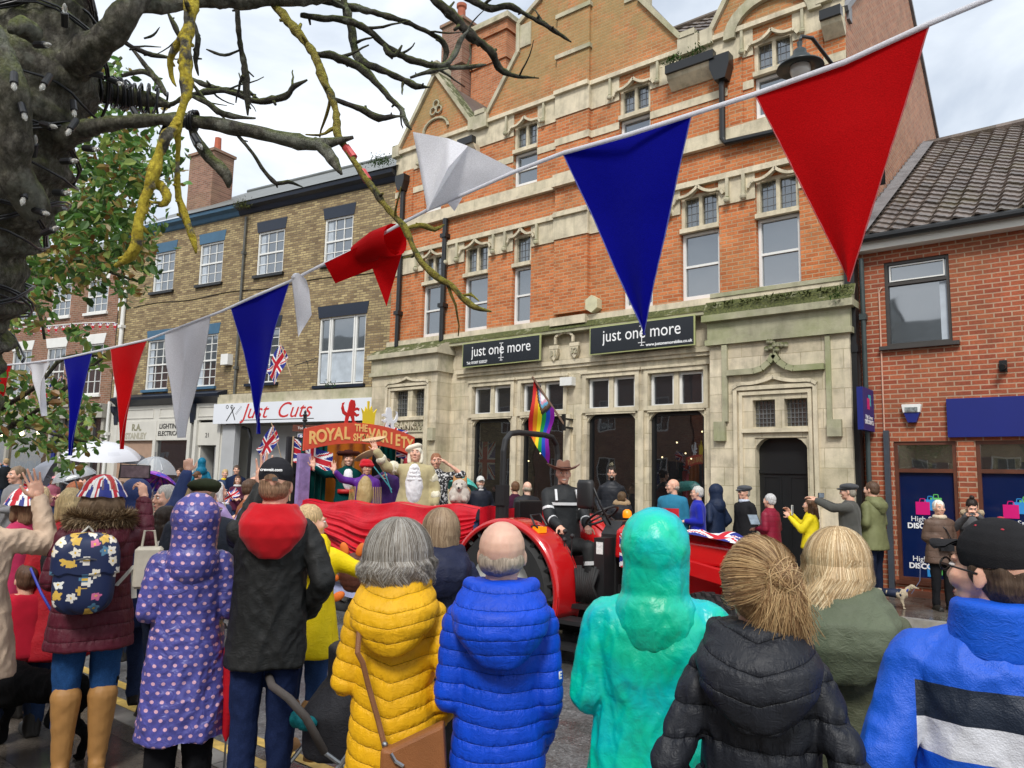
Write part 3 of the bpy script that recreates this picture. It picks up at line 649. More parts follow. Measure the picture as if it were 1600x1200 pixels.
# Just One More signs
JOMB=pm((.012,.015,.02),.25,.05,name='black sign panel'); JG=pm((.42,.45,.2),.5,0,name='pale green edging'); SW=pm((.85,.85,.85),.5,0,bump=0,name='white lettering')
for (x0,x1,sub,subx,lab) in ((-12.13,-9.86,'Tel: 01507 525527',-11.68,'shorter black shop sign with telephone number nearest the carved bank doorway'),(-8.52,-6.2,'www.justonemorebike.co.uk',-6.72,'wider black shop sign with web address next to mossy right porch')):
    s=thing('shop_sign',lab,'sign',((x0+x1)/2,13.4,4.58),0,'matching black shop signs on the bank'); cx=(x0+x1)/2; w_=(x1-x0)/2
    MB().box(-w_,w_,-.26,-.2,-.27,.27).build('panel',JOMB,s)
    f=MB(); frame(f,-w_-.025,w_+.025,-.295,.295,-.25,-.21,.024); f.build('border',JG,s)
    sign_text('lettering','just one more',.36,(.02,-.262,.06),SW,s,ext=.001,sx=.86)
    k=MB(); k.box(.045,.06,-.266,-.262,-.2,.2); k.box(.0,.11,-.266,-.262,.185,.2); k.box(-.03,.13,-.266,-.262,-.15,-.138); k.box(.02,.1,-.266,-.262,-.21,-.198); k.build('emblem',SW,s)
    sign_text('small_lettering',sub,.085,(subx-cx,-.262,-.2),SW,s,ext=.001,bold=.002)
# ---------- red brick shop on the right ----------
WOOD=pm((.10,.03,.014),.5,.25,5,.1,30,name='brown stained wood'); BRN=pm((.045,.04,.036),.5,.1,name='dark brown frame')
NAVY=pm((.006,.014,.16),.45,.04,2,.03,name='royal blue panel'); TXW=pm((.8,.8,.82),.5,0,bump=0,name='white vinyl')
rb=thing('red_brick_shop','low red brick shop with pantiled roof, blue fascia and window posters','building',(0,13.4,0))
def right_shop():
    x0,x1=-3.3,6.0; H=[(-2.9,-1.95,3.98,5.4),(-2.86,-1.98,.24,2.42),(-1.72,-.3,.24,2.42),(.1,1.5,.24,2.42),(-.2,.8,3.98,5.4)]
    b=MB(); wall(b,x0,x1,0,5.75,H,0,.12); b.quad((x1,0,0),(x1,8,0),(x1,8,5.8),(x1,0,5.8)); b.add([(x1,0,5.8),(x1,13,5.8),(x1,6.6,9.9)],[(0,1,2)])
    b.box(-1.96,-1.74,-.02,-.001,0,2.42); b.build('wall',BR_RED,rb)
    roofmesh(x0-.05,x1+.2,-.32,5.82,6.6,10.0,rb,RTR,tw=.3,th=.3,amp=.032)
    q=MB(); q.quad((x0,6.6,10),(x1+.2,6.6,10),(x1+.2,13,5.8),(x0,13,5.8)); q.tube([(x0,6.6,10.02),(x1+.2,6.6,10.02)],.11,8); q.build('ridge',RTR,rb)
    f=MB(); f.box(x0,x1+.1,-.22,-.2,5.6,5.8); f.box(x0,x1+.1,-.2,0,5.6,5.63); f.build('fascia_board',CREAM,rb)
    g=MB(); g.tube([(x0,-.3,5.78),(x1+.1,-.3,5.78)],.065,10); g.build('gutter',BLK,rb)
    l=MB(); l.add([(x0-.02,-.3,5.92),(x0+.22,-.3,5.9),(x0+.22,6.6,10.1),(x0-.02,6.6,10.14)],[(0,1,2,3)]); 
    for i in range(22): y=i*.3; l.box(x0-.06,x0-.0,y,y+.29,5.9+y*.61,6.12+y*.61)
    l.build('flashing',LEAD,rb)
    for (a,c,z0,z1) in (H[0],H[4]):
        w=MB(); frame(w,a,c,z0,z1,.03,.1,.05); w.box(a+.05,c-.05,.03,.1,5.0,5.05); w.box(a-.1,c+.1,-.09,.02,z0-.06,z0+.0)
        wo=w.build('window',BRN,rb); w=MB(); frame(w,a+.07,c-.07,5.07,z1-.06,.05,.08,.02); w.build('vent_frame',WH,wo); MB().quad((a,.085,z0),(c,.085,z0),(c,.085,z1),(a,.085,z1)).build('pane',GL_UP,wo)
        MB().grid(lambda u,v:(c-.16+u*.12,.082+.0*u,z0+.05+v*.95),4,1).build('curtain',CURT,wo)
    for k,(a,c,z0,z1) in enumerate(H[1:4]):
        w=MB(); frame(w,a,c,z0,z1,.02,.1,.055); w.box(a+.055,c-.055,.03,.09,1.93,1.99); w.box(a-.03,c+.03,-.05,.03,z0-.05,z0); wo=w.build('shop_window',WOOD,rb)
        MB().quad((a+.05,.08,z0+.05),(c-.05,.08,z0+.05),(c-.05,.08,1.93),(a+.05,.08,1.93)).build('window_poster',pm((.004,.012,.06),.12,.15,1,0,name='printed navy film'),wo)
        MB().quad((a+.05,.07,1.99),(c-.05,.07,1.99),(c-.05,.07,z1-.05),(a+.05,.07,z1-.05)).build('pane',GL_SH,wo)
        pc=[pm(c_,.4,0,bump=0,name='printed poster ink') for c_ in ((.6,.005,.16),(.03,.25,.6),(.12,.5,.12))]
        for zb in (1.02,-.0):
            cx=(a+c)/2 if k==0 else a+.47; cx+=.02
            if k>2: continue
            for j,(dx,dz,sz) in enumerate(((-.09,.25,.2),(.02,.32,.17),(.1,.36,.16))):
                y=.074+.0016*j; bg=MB(); bg.box(cx+dx-sz/2,cx+dx+sz/2,y,y+.001,zb+dz,zb+dz+sz)
                pts=[(cx+dx-sz*.22,zb+dz+sz),(cx+dx-.03,zb+dz+sz+.05),(cx+dx+.03,zb+dz+sz+.05),(cx+dx+sz*.22,zb+dz+sz)]
                for (xa,za),(xb,zb_) in zip(pts,pts[1:]): bg.bar((xa,y,za),(xb,y,zb_),.012,.002,up=(0,1,0))
                if zb+dz>.3: bg.build('printed_bag',pc[j],wo)
            if zb>-.5:
                yy=.072; 
                if zb>0 or True:
                    zt=zb+.16 if zb>0 else .56
                    sign_text('lettering','High Street',.115,(cx,yy,zt+.02),TXW,wo,ext=.001); sign_text('lettering','DISCOUNTS',.115,(cx,yy,zt-.09),TXW,wo,ext=.001,bold=.004)
    r=MB(); r.box(-3.2,5,3.5,3.6,0,3); r.quad((-3.2,.14,.0),(5,.14,0),(5,3.5,0),(-3.2,3.5,0)); r.quad((-3.2,.14,2.6),(5,.14,2.6),(5,3.5,2.6),(-3.2,3.5,2.6)); r.quad((-3.2,.14,0),(-3.2,3.5,0),(-3.2,3.5,2.6),(-3.2,.14,2.6))
    r.build('interior',pm((.3,.27,.2),.8,.15,name='shop interior'),rb)
    l=MB(); 
    for x in (-2.6,-1.3,.4): l.box(x-.5,x+.5,1.2,1.3,2.5,2.54); l.box(x-.3,x+.5,2.4,2.5,2.5,2.54)
    l.build('ceiling_lamp',pm((1,.97,.9),.5,0,bump=0,emit=6,name='fluorescent tube'),rb)
    s=MB()
    for i in range(14): x=-2.7+i*.3; h=random.uniform(.1,.22); s.box(x,x+.22,.5,.6,2.0,2.0+h)
    s.build('stock_box',pm((.4,.4,.42),.6,.3,.8,name='stock cartons'),rb)
    p=MB(); p.tube([(-2.98,-.03,2.5),(-2.98,-.03,4.9),(-2.95,-.03,4.96),(-2.93,-.01,4.98)],.012,6); p.build('cable',pm((.6,.35,.25),.5,name='copper cable'),rb)
    downpipe(rb,-3.22,-.1,0,5.5,.04,mat=pm((.035,.05,.05),.4,name='grey pipe')); 
    MB().box(-2.99,-2.91,-.08,-.002,0,2.6).build('pipe_cover',pm((.05,.06,.075),.4,name='grey pipe cover'),rb)
    p=MB(); p.box(-3.29,5,-.06,-.001,0,.1); p.build('plinth',pm((.18,.07,.04),.7,.2,name='painted plinth'),rb)
right_shop()
s=thing('fascia_sign','blank royal blue fascia board above the discount shop windows','sign',(.5,13.4,2.77)); MB().box(-2.57,5.,-.08,-.003,-.295,.3).build('panel',NAVY,s)
MB().grid(lambda u,v:(-2.5+u*7.4,-.083,-.26+v*.52),10,1).mesh('x')
s=thing('projecting_sign','square royal blue hanging sign with coloured shopping bags beside black drainpipe','sign',(-3.12,13.4,2.92))
MB().box(-.09,.0,-.72,-.05,-.34,.34).build('panel',NAVY,s)
pq=MB(); pq.box(.002,.004,-.48,-.32,.0,.18); pq.build('printed_bag',pm((.6,.005,.16),.4,0,bump=0),s); pq=MB(); pq.box(.001,.003,-.38,-.24,.06,.24); pq.build('printed_bag',pm((.03,.4,.45),.4,0,bump=0),s)
for tx,z,b in (('High Street',-.13,0),('DISCOUNTS',-.21,.003)):
    o=link('lettering',text(tx,.095,.001,b),TXW,s); o.rotation_euler=(PI/2,0,PI/2); o.location=(.004,-.385,z)
s=thing('security_alarm','white and blue bell shaped alarm box between hanging sign and blue fascia','alarm box',(-2.56,13.4,2.86))
k=MB(); k.prism([(-.14,.14),(-.13,.15),(.13,.15),(.14,.14),(.12,.02),(-.12,.02)],-.1,-.002); k.build('housing',WH,s); MB().prism([(-.115,.018),(.115,.018),(.06,-.14),(-.06,-.14)],-.09,-.002).build('base',NAVY,s)
MB().box(-.09,.09,-.115,-.1,.03,.1).build('face',pm((.2,.22,.22),.3,.6,30,name='alarm face'),s)
k=MB(); k.tube([(-1.3,13.36,3.53),(-1.3,13.2,3.5)],.045,10); k.box(-1.35,-1.25,13.34,13.397,3.45,3.62); tag(k.build('wall_spotlight',BLK),'small black spotlight high on red brick above blue fascia','light')
# ---------- yellow brick terrace ----------
A_Y=R(9); PY=Vector((-15.06,13.42,0))
yb=thing('yellow_brick_terrace','three storey yellow brick terrace with sash windows, blue lintels and slate roof','building',PY,A_Y)
def terrace():
    L=12.15; W3=[(-10.36,-9.28),(-8.02,-6.9),(-5.33,-4.2),(-2.57,-1.5)]; W2=[(-10.34,-9.18),(-7.84,-6.86),(-5.37,-4.16),(-2.58,-.86)]
    H=[(a,c,7.66,9.02) for a,c in W3]+[(a,c,4.34,6.0) for a,c in W2[:3]]+[(W2[3][0],W2[3][1],4.16,6.1)]
    b=MB(); wall(b,-L,.0,4.0,9.95,H,0,.14); b.quad((-L,9,0),(-L,0,0),(-L,0,9.9),(-L,9,9.9)); b.add([(-L,0,9.9),(-L,5.2,13.3),(-L,9.9,9.9)],[(0,1,2)]); b.build('wall',BR_YEL,yb)
    for i,(a,c,z0,z1) in enumerate(H):
        q=MB(); bl=BLUEG if i in (0,1,4,5) else DKBL
        q.prism([(a-.03,z1+.002),(c+.03,z1+.002),(c+.09,z1+.34),(a-.09,z1+.34)],-.012,.05); q.build('lintel',bl,yb)
        q=MB(); q.box(a-.08,c+.08,-.09,.02,z0-.09,z0-.005); q.build('sill',bl if z0<7 else BLK,yb)
        if i==7:
            w=sash(yb,a+.42,c-.42,z0,z1,.04,1,(1,1)); w2=MB(); 
            sash(yb,a,a+.4,z0,z1,.041,1,(1,1)); sash(yb,c-.4,c,z0,z1,.041,1,(1,1))
            MB().quad((a+.07,.088,z0+.08),(c-.07,.088,z0+.08),(c-.07,.088,z0+1.0),(a+.07,.088,z0+1.0)).build('net_curtain',CURT,yb)
        else: sash(yb,a,c,z0,z1,.03,3,(2,2) if z0>7 else (3,3))
        if i<7:
            MB().quad((a+.08,.078,z0+.06),(a+.3,.078,z0+.06),(a+.26,.078,z1-.06),(a+.08,.078,z1-.06)).build('curtain',CURT,yb)
    k=MB(); k.prismx([(-.02,9.7),(-.06,9.73),(-.1,9.84),(-.24,9.9),(-.26,10.0),(.2,10.0),(.2,9.7)],-L-.1,-6.2); k.build('cornice',BLUEG,yb)
    k=MB(); k.prismx([(-.02,9.7),(-.06,9.73),(-.1,9.84),(-.24,9.9),(-.26,10.0),(.2,10.0),(.2,9.7)],-6.2,.02); k.build('cornice',DKBL,yb)
    k=MB(); k.quad((-L-.1,-.3,10.02),(.1,-.3,10.02),(.1,5.2,13.35),(-L-.1,5.2,13.35)); k.quad((-L-.1,5.2,13.35),(.1,5.2,13.35),(.1,10,10),(-L-.1,10,10)); k.tube([(-L,5.2,13.37),(.1,5.2,13.37)],.09,8); k.build('roof',SLATE,yb)
    downpipe(yb,-5.85,-.08,3.95,9.6,.04,mat=pm((.09,.09,.08),.6,.3,name='grey pipe')); downpipe(yb,-11.75,-.08,3.9,8.4,.07,mat=WH); downpipe(yb,-12.05,-.1,.2,4.0,.05,mat=WH)
    k=MB(); k.tube([(x,-.012,7.25+.12*math.sin(x*1.7)*.3) for x in [-11.3+i*.4 for i in range(28)]],.012,5); k.build('cable',BLK,yb)
    weeds(yb,(-5.8,-.3,9.8),260,.16,pm((.10,.12,.03),.7,.5,10)); weeds(yb,(-.3,-.35,10.1),300,.2); weeds(yb,(-1.9,-.2,4.06),60,.12)
    k=MB(); k.box(-11.4,-10.05,1.8,2.7,10.6,13.4); k.box(-11.46,-9.99,1.74,2.76,13.4,13.5); c_=k.build('chimney',BR_CH,yb)
    k=MB(); k.lathe([(.14,13.5),(.12,14.1),(.1,14.1)],(-10.4,2.2,0),10); k.build('chimney_pot',pm((.4,.1,.05),.8,.2,name='terracotta'),c_)
    k=MB(); k.box(-4.75+.1,-4.45+.1,-.14,-.002,4.95,5.3); k.build('burglar_alarm',WH,yb) if False else None
    # shopfronts: left electrical shop and door 21
    x0,x1=-11.5,-6.35
    k=MB(); k.prismx([(-.35,3.98),(-.38,4.06),(-.3,4.1),(0,4.2),(0,3.8),(-.12,3.8)],x0-.1,x1+.1); k.build('shop_cornice',DKBL,yb)
    f=MB(); f.box(x0,x1,-.09,-.001,3.28,3.8); f.box(x0,-7.75,-.12,-.001,2.66,3.28); 
    for x in (x0,-9.42,-7.72,-7.45,x1): f.box(x-.07,x+.07,-.14,-.0,0,3.28)
    f.box(-7.4,x1,-.06,-.001,2.5,3.2)
    for a,c in ((x0+.15,-9.6),(-9.3,-7.85),(-7.4,-6.5)): frame(f,a,c,3.38,3.7,-.11,-.091,.03)
    f.box(x0,-7.7,-.13,.0,0,.75); f.build('shopfront',CREAM,yb)
    for x in (x0-.02,-7.6): 
        q=MB(); q.prismx([(-.34,3.8),(-.1,3.8),(-.1,3.15),(-.16,3.2),(-.2,3.5),(-.3,3.62)],x-.09,x+.09); q.build('bracket',DKBL,yb)
    MB().quad((x0+.07,-.03,.75),(-9.49,-.03,.75),(-9.49,-.03,2.66),(x0+.07,-.03,2.66)).build('blind',pm((.36,.24,.17),.7,.1,name='peach blind'),yb)
    MB().quad((-9.35,-.03,.75),(-7.79,-.03,.75),(-7.79,-.03,2.66),(-9.35,-.03,2.66)).build('shop_window',GL_DK,yb)
    sign_text('lettering','R.A.',.3,(-10.4,-.125,3.08),pm((.25,.24,.16),.6,.1),yb,bold=.012,ext=.002); sign_text('lettering','STANLEY',.27,(-10.42,-.125,2.8),pm((.4,.38,.3),.6,.1),yb,bold=.012,ext=.002)
    sign_text('lettering','LIGHTING',.22,(-8.72,-.125,3.1),BLK,yb,bold=.004,ext=.002); sign_text('lettering','ELECTRICAL',.2,(-8.72,-.125,2.87),BLK,yb,bold=.004,ext=.002)
    sign_text('door_number','21',.2,(-6.95,-.065,2.8),BLK,yb,ext=.002)
    d=MB(); d.box(-7.36,-6.45,.5,.6,0,2.5); d.build('dark_doorway',pm((.02,.022,.026),.8,0,name='dark hall'),yb); d=MB(); d.box(-6.62,-6.5,-.02,.45,0,2.45); d.build('door',pm((.25,.25,.25),.5),yb)
    b=MB(); b.box(-L,x0-.07,-.001,.3,0,4.0); b.box(-7.38,-7.3,0,.5,0,2.5); b.box(x1-.0,-6.1,-.1,.3,0,3.2); b.box(-L,0.0,.62,.7,0,4.0); b.box(-L,0,-.001,.6,3.81,4.0);b.build('backing_wall',CREAM,yb)
    # hair salon
    f=MB(); f.box(-6.3,-.02,-.3,-.001,3.72,4.0); f.build('canopy',STM,yb)
    g=MB(); g.box(-6.1,-5.55,-.2,.0,0,3.1); g.box(-5.55,-.0,.45,.5,0,3.1); g.build('grey_wall',pm((.42,.43,.44),.7,.08,2),yb)
    g=MB(); g.box(-2.2,-.02,-.02,.3,0,3.1); g.build('panel_wall',pm((.5,.5,.5),.7,.08,2),yb)
    g=MB(); g.tube([(-5.35,-.1,3.02),(-5.1,-.1,2.96),(-4.98,-.1,2.7),(-4.98,-.1,0)],.05,8); g.build('downpipe',BLK,yb)
    g=MB(); g.box(-3.6,-2.9,.4,.44,.2,2.55); g.build('salon_door',GL_DK,yb)
    # flag bracket
    g=MB(); g.bar((-3.0,-.02,4.9),(-2.6,-.35,4.75),.02); g.bar((-2.6,-.02,4.95),(-3.1,-.35,4.72),.02); g.build('bracket',BLK,yb)
terrace()
def ybw(x,y,z): return PY+Matrix.Rotation(A_Y,3,'Z')@Vector((x,y,z))
g=MB(); g.box(-4.55,-4.25,-.14,-.003,5.0,5.35); 
o=MB().box(-6.42,-6.1,-.2,-.003,4.95,5.28).build('alarm_box',WH); o.location=PY; o.rotation_euler[2]=A_Y; tag(o,'small white alarm box on yellow brick near the blue linteled windows','alarm box')
s=thing('salon_sign','white fascia sign with scissors and red italic Just Cuts lettering','sign',ybw(-3.15,-.3,3.42),A_Y)
MB().box(-3.22,3.12,-.06,-.001,-.3,.3).build('panel',pm((.72,.75,.8),.35,.03,1,0,name='white gloss panel'),s)
sign_text('lettering','Just',.62,(-1.45,-.064,.03),pm((.55,.02,.02),.5,0,bump=0,name='red vinyl'),s,shear=.35,ext=.001,sx=1.12); sign_text('lettering','Cuts',.62,(.1,-.064,.03),pm((.55,.02,.02),.5,0,bump=0),s,shear=.35,ext=.001,sx=1.12)
k=MB(); k.box(-2.0,.9,-.063,-.061,-.22,-.2); 
k.bar((-2.62,-.064,-.22),(-2.3,-.064,.18),.03,.004,up=(0,1,0)); k.bar((-2.25,-.064,-.2),(-2.45,-.064,.2),.03,.004,up=(0,1,0))
for x in (-2.62,-2.42): k.tube([(x+.05*math.cos(t),-.064,.2+.05*math.sin(t)) for t in [i*PI/4 for i in range(8)]],.008,5,closed=True)
for i in range(8): k.bar((-2.25+i*.03,-.064,.0+i*.03),(-2.2+i*.03,-.064,-.04+i*.03),.008,.004,up=(0,1,0))
k.build('scissors_motif',BLK,s)
# ---------- old brown brick houses at the far left ----------
A_O=R(12); PO=ybw(-12.2,0,0)
ob=thing('brown_brick_house','old brown brick house with flared white lintels at the left edge','building',PO,A_O)
def oldhouse():
    L=9.0; W=[(-1.75,-.6),(-3.8,-2.7),(-5.95,-4.75),(-8.1,-6.9)]
    H=[(a,c,7.25,8.45) for a,c in W]+[(a,c,4.3,6.1) for a,c in W]
    b=MB(); wall(b,-L,-.0,3.9,9.2,H,0,.12); b.build('wall',BR_OLD,ob)
    for a,c,z0,z1 in H:
        sash(ob,a,c,z0,z1,.02,3,(2,2)); q=MB(); q.prism([(a-.02,z1+.002),(c+.02,z1+.002),(c+.13,z1+.36),(a-.13,z1+.36)],-.02,.03); q.build('lintel',WH,ob); q=MB(); q.box(a-.08,c+.08,-.08,.02,z0-.1,z0-.003); q.build('sill',WH,ob)
    k=MB(); k.box(-L,.0,-.3,.0,9.2,9.35); k.quad((-L,-.3,9.36),(0.05,-.3,9.36),(0.05,4.5,12),(-L,4.5,12)); k.quad((-L,4.5,12),(0.05,4.5,12),(0.05,9,9.3),(-L,9,9.3)); k.build('roof',SLATE,ob)
    f=MB(); f.box(-L,-.0,-.25,0,3.45,3.85); f.box(-L,-.0,-.32,0,3.85,3.93)
    for x in (-L+.1,-5.6,-3.0,-2.4,-.8,-.12): f.box(x-.07,x+.07,-.12,0,0,3.45)
    f.box(-L,0,-.1,0,0,.6); f.build('shopfront',pm((.38,.36,.31),.5,.1,2),ob)
    MB().quad((-L,-.02,.6),(-3.0,-.02,.6),(-3.0,-.02,3.45),(-L,-.02,3.45)).build('shop_window',GL_SH,ob); MB().quad((-2.9,-.02,.6),(-.1,-.02,.6),(-.1,-.02,3.45),(-2.9,-.02,3.45)).build('shop_window',GL_DK,ob)
    MB().box(-L,-2.9,-.02,1.4,.4,.5).build('display_shelf',CREAM,ob)
    q=MB(); q.box(-L,-2.9,1.4,1.5,0,3.5); q.build('interior',pm((.5,.42,.3),.8,.2,name='lit interior'),ob)
    q=MB(); 
    for i in range(5): q.ell((-8.2+i*1.2,.5,3.0),.12,n=8,m_=6)
    q.build('shop_lamp',pm((1,.75,.45),.5,0,bump=0,emit=8,name='warm lamp'),ob)
    q=MB()
    for i in range(60): x=random.uniform(-8.7,-3.1); z=random.choice((.6,1.1,1.6)); q.box(x,x+.1,.2,.3,z,z+random.uniform(.1,.35))
    q.build('shop_stock',pm((.5,.5,.5),.4,.5,.9,name='shop stock'),ob)
    MB().box(-2.75,-2.55,-.16,-.13,.0,3.0).build('blue_post',NAVY,ob)
oldhouse()
# more houses closing the street behind the tree
def plain_house(name,label,px,py,rz,L,h,mat,n,side=1,zs=(1.2,4.2,7.2),depth=8):
    t=thing(name,label,'building',(px,py,0),rz); H=[]
    for z in zs:
        for i in range(n): a=-L+(i+.5)*L/n-.5; H.append((a,a+1.0,z,z+1.7))
    b=MB(); wall(b,-L,0,0,h,H,0,.12); b.quad((0,0,0),(0,depth,0),(0,depth,h),(0,0,h)); b.quad((-L,depth,0),(-L,0,0),(-L,0,h),(-L,depth,h)); b.build('wall',mat,t)
    for a,c,z0,z1 in H:
        w=MB(); frame(w,a,c,z0,z1,.03,.1,.06); w.box(a,c,.035,.09,(z0+z1)/2-.02,(z0+z1)/2+.02); w.box((a+c)/2-.012,(a+c)/2+.012,.04,.08,z0,z1); wo=w.build('window',WH,t); MB().quad((a,.07,z0),(c,.07,z0),(c,.07,z1),(a,.07,z1)).build('pane',GL_UP,wo)
    k=MB(); k.quad((-L-.1,-.25,h),(.1,-.25,h),(.1,depth/2,h+2.6),(-L-.1,depth/2,h+2.6)); k.quad((-L-.1,depth/2,h+2.6),(.1,depth/2,h+2.6),(.1,depth,h),(-L-.1,depth,h)); k.add([(-L,0,h),(-L,depth/2,h+2.6),(-L,depth,h),(0,0,h),(0,depth/2,h+2.6),(0,depth,h)],[(0,1,2),(3,5,4)]); k.build('roof',SLATE,t)
    return t
pe=PO+Matrix.Rotation(A_O,3,'Z')@Vector((-9.05,0,0))
plain_house('brick_house','dark brick house beyond the white linteled one, mostly behind leaves','building' and pe.x,pe.y,R(15),11,8.4,BR_OLD,4)
# opposite side of the street, behind the photographer (seen in the shop window reflections)
for i,(x,L,h,m_) in enumerate(((9,8,8.2,BR_YEL),(.9,9,7.0,BR_OLD),(-8.2,9,8.4,BR_RED),(-17.3,10,7.4,BR_OLD),(-27.4,12,8.6,BR_YEL),(-39.5,12,9.,BR_RED))):
    plain_house('brick_house',('yellow brick house behind the photographer, reflected in the shop glass','squat brown brick house behind the photographer','red brick house behind the photographer opposite the bank','long brown brick house behind the photographer opposite the salon','yellow brick house behind the photographer further down the street','red brick house behind the photographer at the far end of the street')[i],x-L,-9.0,PI,L,h,m_,3,zs=(1.2,4.4))
# ---------- tree over the camera ----------
def bark(name,moss=.7,lichen=0,base=((.035,.03,.024),(.15,.135,.105),(.40,.38,.31))):
    t=NT(name); o=t.obj(); mp=t.n('ShaderNodeMapping',Vector=o); mp.inputs['Scale'].default_value=(1,1,.6)
    f=t.noise(mp.outputs[0],38,9,.8); col=t.ramp(f,(.34,base[0]),(.5,base[1]),(.66,base[2])); vr=t.n('ShaderNodeTexVoronoi',Vector=mp.outputs[0],Scale=62.); col=t.mix(.65,col,t.ramp(vr.outputs['Distance'],(.0,1.25),(.7,.35)),'MULTIPLY'); col=t.mix(t.ramp(t.noise(o,6,5,.7),(.56,0),(.64,.5)),col,(.36,.38,.32))
    nz=t.n('ShaderNodeSeparateXYZ',i0=t.n('ShaderNodeNewGeometry').outputs['Normal']).outputs[2]
    m1=t.math('MULTIPLY',t.ramp(t.noise(o,9,6,.65),(.38,0),(.5,1)),t.ramp(nz,(-.1,.1),(.6,1)))
    mc=t.ramp(t.noise(o,60,3),(.3,(.05,.08,.012)),(.7,(.27,.33,.05)))
    col=t.mix(t.math('MULTIPLY',m1,moss),col,mc)
    if lichen: col=t.mix(t.math('MULTIPLY',t.ramp(t.noise(o,22,4,.6),(.37,0),(.46,1)),lichen),col,t.ramp(t.noise(o,120,3),(.3,(.45,.32,.02)),(.7,(.85,.70,.06))))
    t.set(t.b,'Base Color',col); t.set(t.b,'Roughness',.9)
    h=t.math('ADD',t.math('ADD',t.noise(mp.outputs[0],30,9,.8),t.math('MULTIPLY',vr.outputs['Distance'],-.5)),t.math('MULTIPLY',m1,t.noise(o,150,3))); t.set(t.b,'Normal',t.bump(h,1.,.03)); return t.m
BK=bark('mossy bark'); BKT=bark('dark twig bark',.75,0,((.018,.014,.012),(.05,.04,.034),(.12,.1,.085))); BKL=bark('yellow lichen twig',.2,1.)
def limb(mb,pts,n=10,step=6,nz=.22,nf=14,sh=1.,rough=0):
    P=[(P3(x,y,d),r*d/FP*sh) for x,y,d,r in pts]; out=[]; rr=[]
    for i in range(len(P)-1):
        p0,p1,p2,p3=P[max(i-1,0)],P[i],P[i+1],P[min(i+2,len(P)-1)]
        k=max(2,int((p2[0]-p1[0]).length/ (step*.004)))
        for j in range(k+(1 if i==len(P)-2 else 0)):
            t=j/k; a=[(-.5*t**3+t*t-.5*t),(1.5*t**3-2.5*t*t+1),(-1.5*t**3+2*t*t+.5*t),(.5*t**3-.5*t*t)]
            q=p0[0]*a[0]+p1[0]*a[1]+p2[0]*a[2]+p3[0]*a[3]; r=p1[1]*(1-t)+p2[1]*t
            q=q+Vector(mn.noise_vector(q*9))*min(r*.5,.006)*(1 if rough==0 else rough); out.append(q); rr.append(r*(1+.25*mn.noise(q*25)))
    b=len(mb.v); mb.tube(out,rr,n)
    for i in range(b,len(mb.v)):
        v=Vector(mb.v[i]); c=out[min((i-b)//n,len(out)-1)]; e=v-c
        mb.v[i]=tuple(c+e*(1+nz*mn.noise(v*nf)+nz*.6*mn.noise(v*nf*4)+(nz*.35*mn.noise(v*nf*11) if n>30 else 0)))
    return out,rr
tree=thing('bare_branched_tree','mossy street tree with rough trunk wrapped in black fairy light cable at left','tree',(0,0,0))
gp=P3(-95,560,1.9)
mb=MB(); trunkpts=[(-125,640,1.9,100),(-100,520,1.9,98),(-68,420,1.88,92),(-28,320,1.86,92),(12,220,1.85,98),(48,120,1.85,98),(40,20,1.9,90),(30,-90,2.0,82),(10,-260,2.1,70)]
tc_,tr_=limb(mb,trunkpts,64,2.5,.10,9,.97)
base=mb.v[:40]; mb.tube([Vector((gp.x-.06,gp.y,-.02)),Vector((gp.x-.04,gp.y,.5)),tc_[0]+Vector((0,0,.05))],[.24,.19,.165],30)
mb.build('trunk',BK,tree,smooth=True)
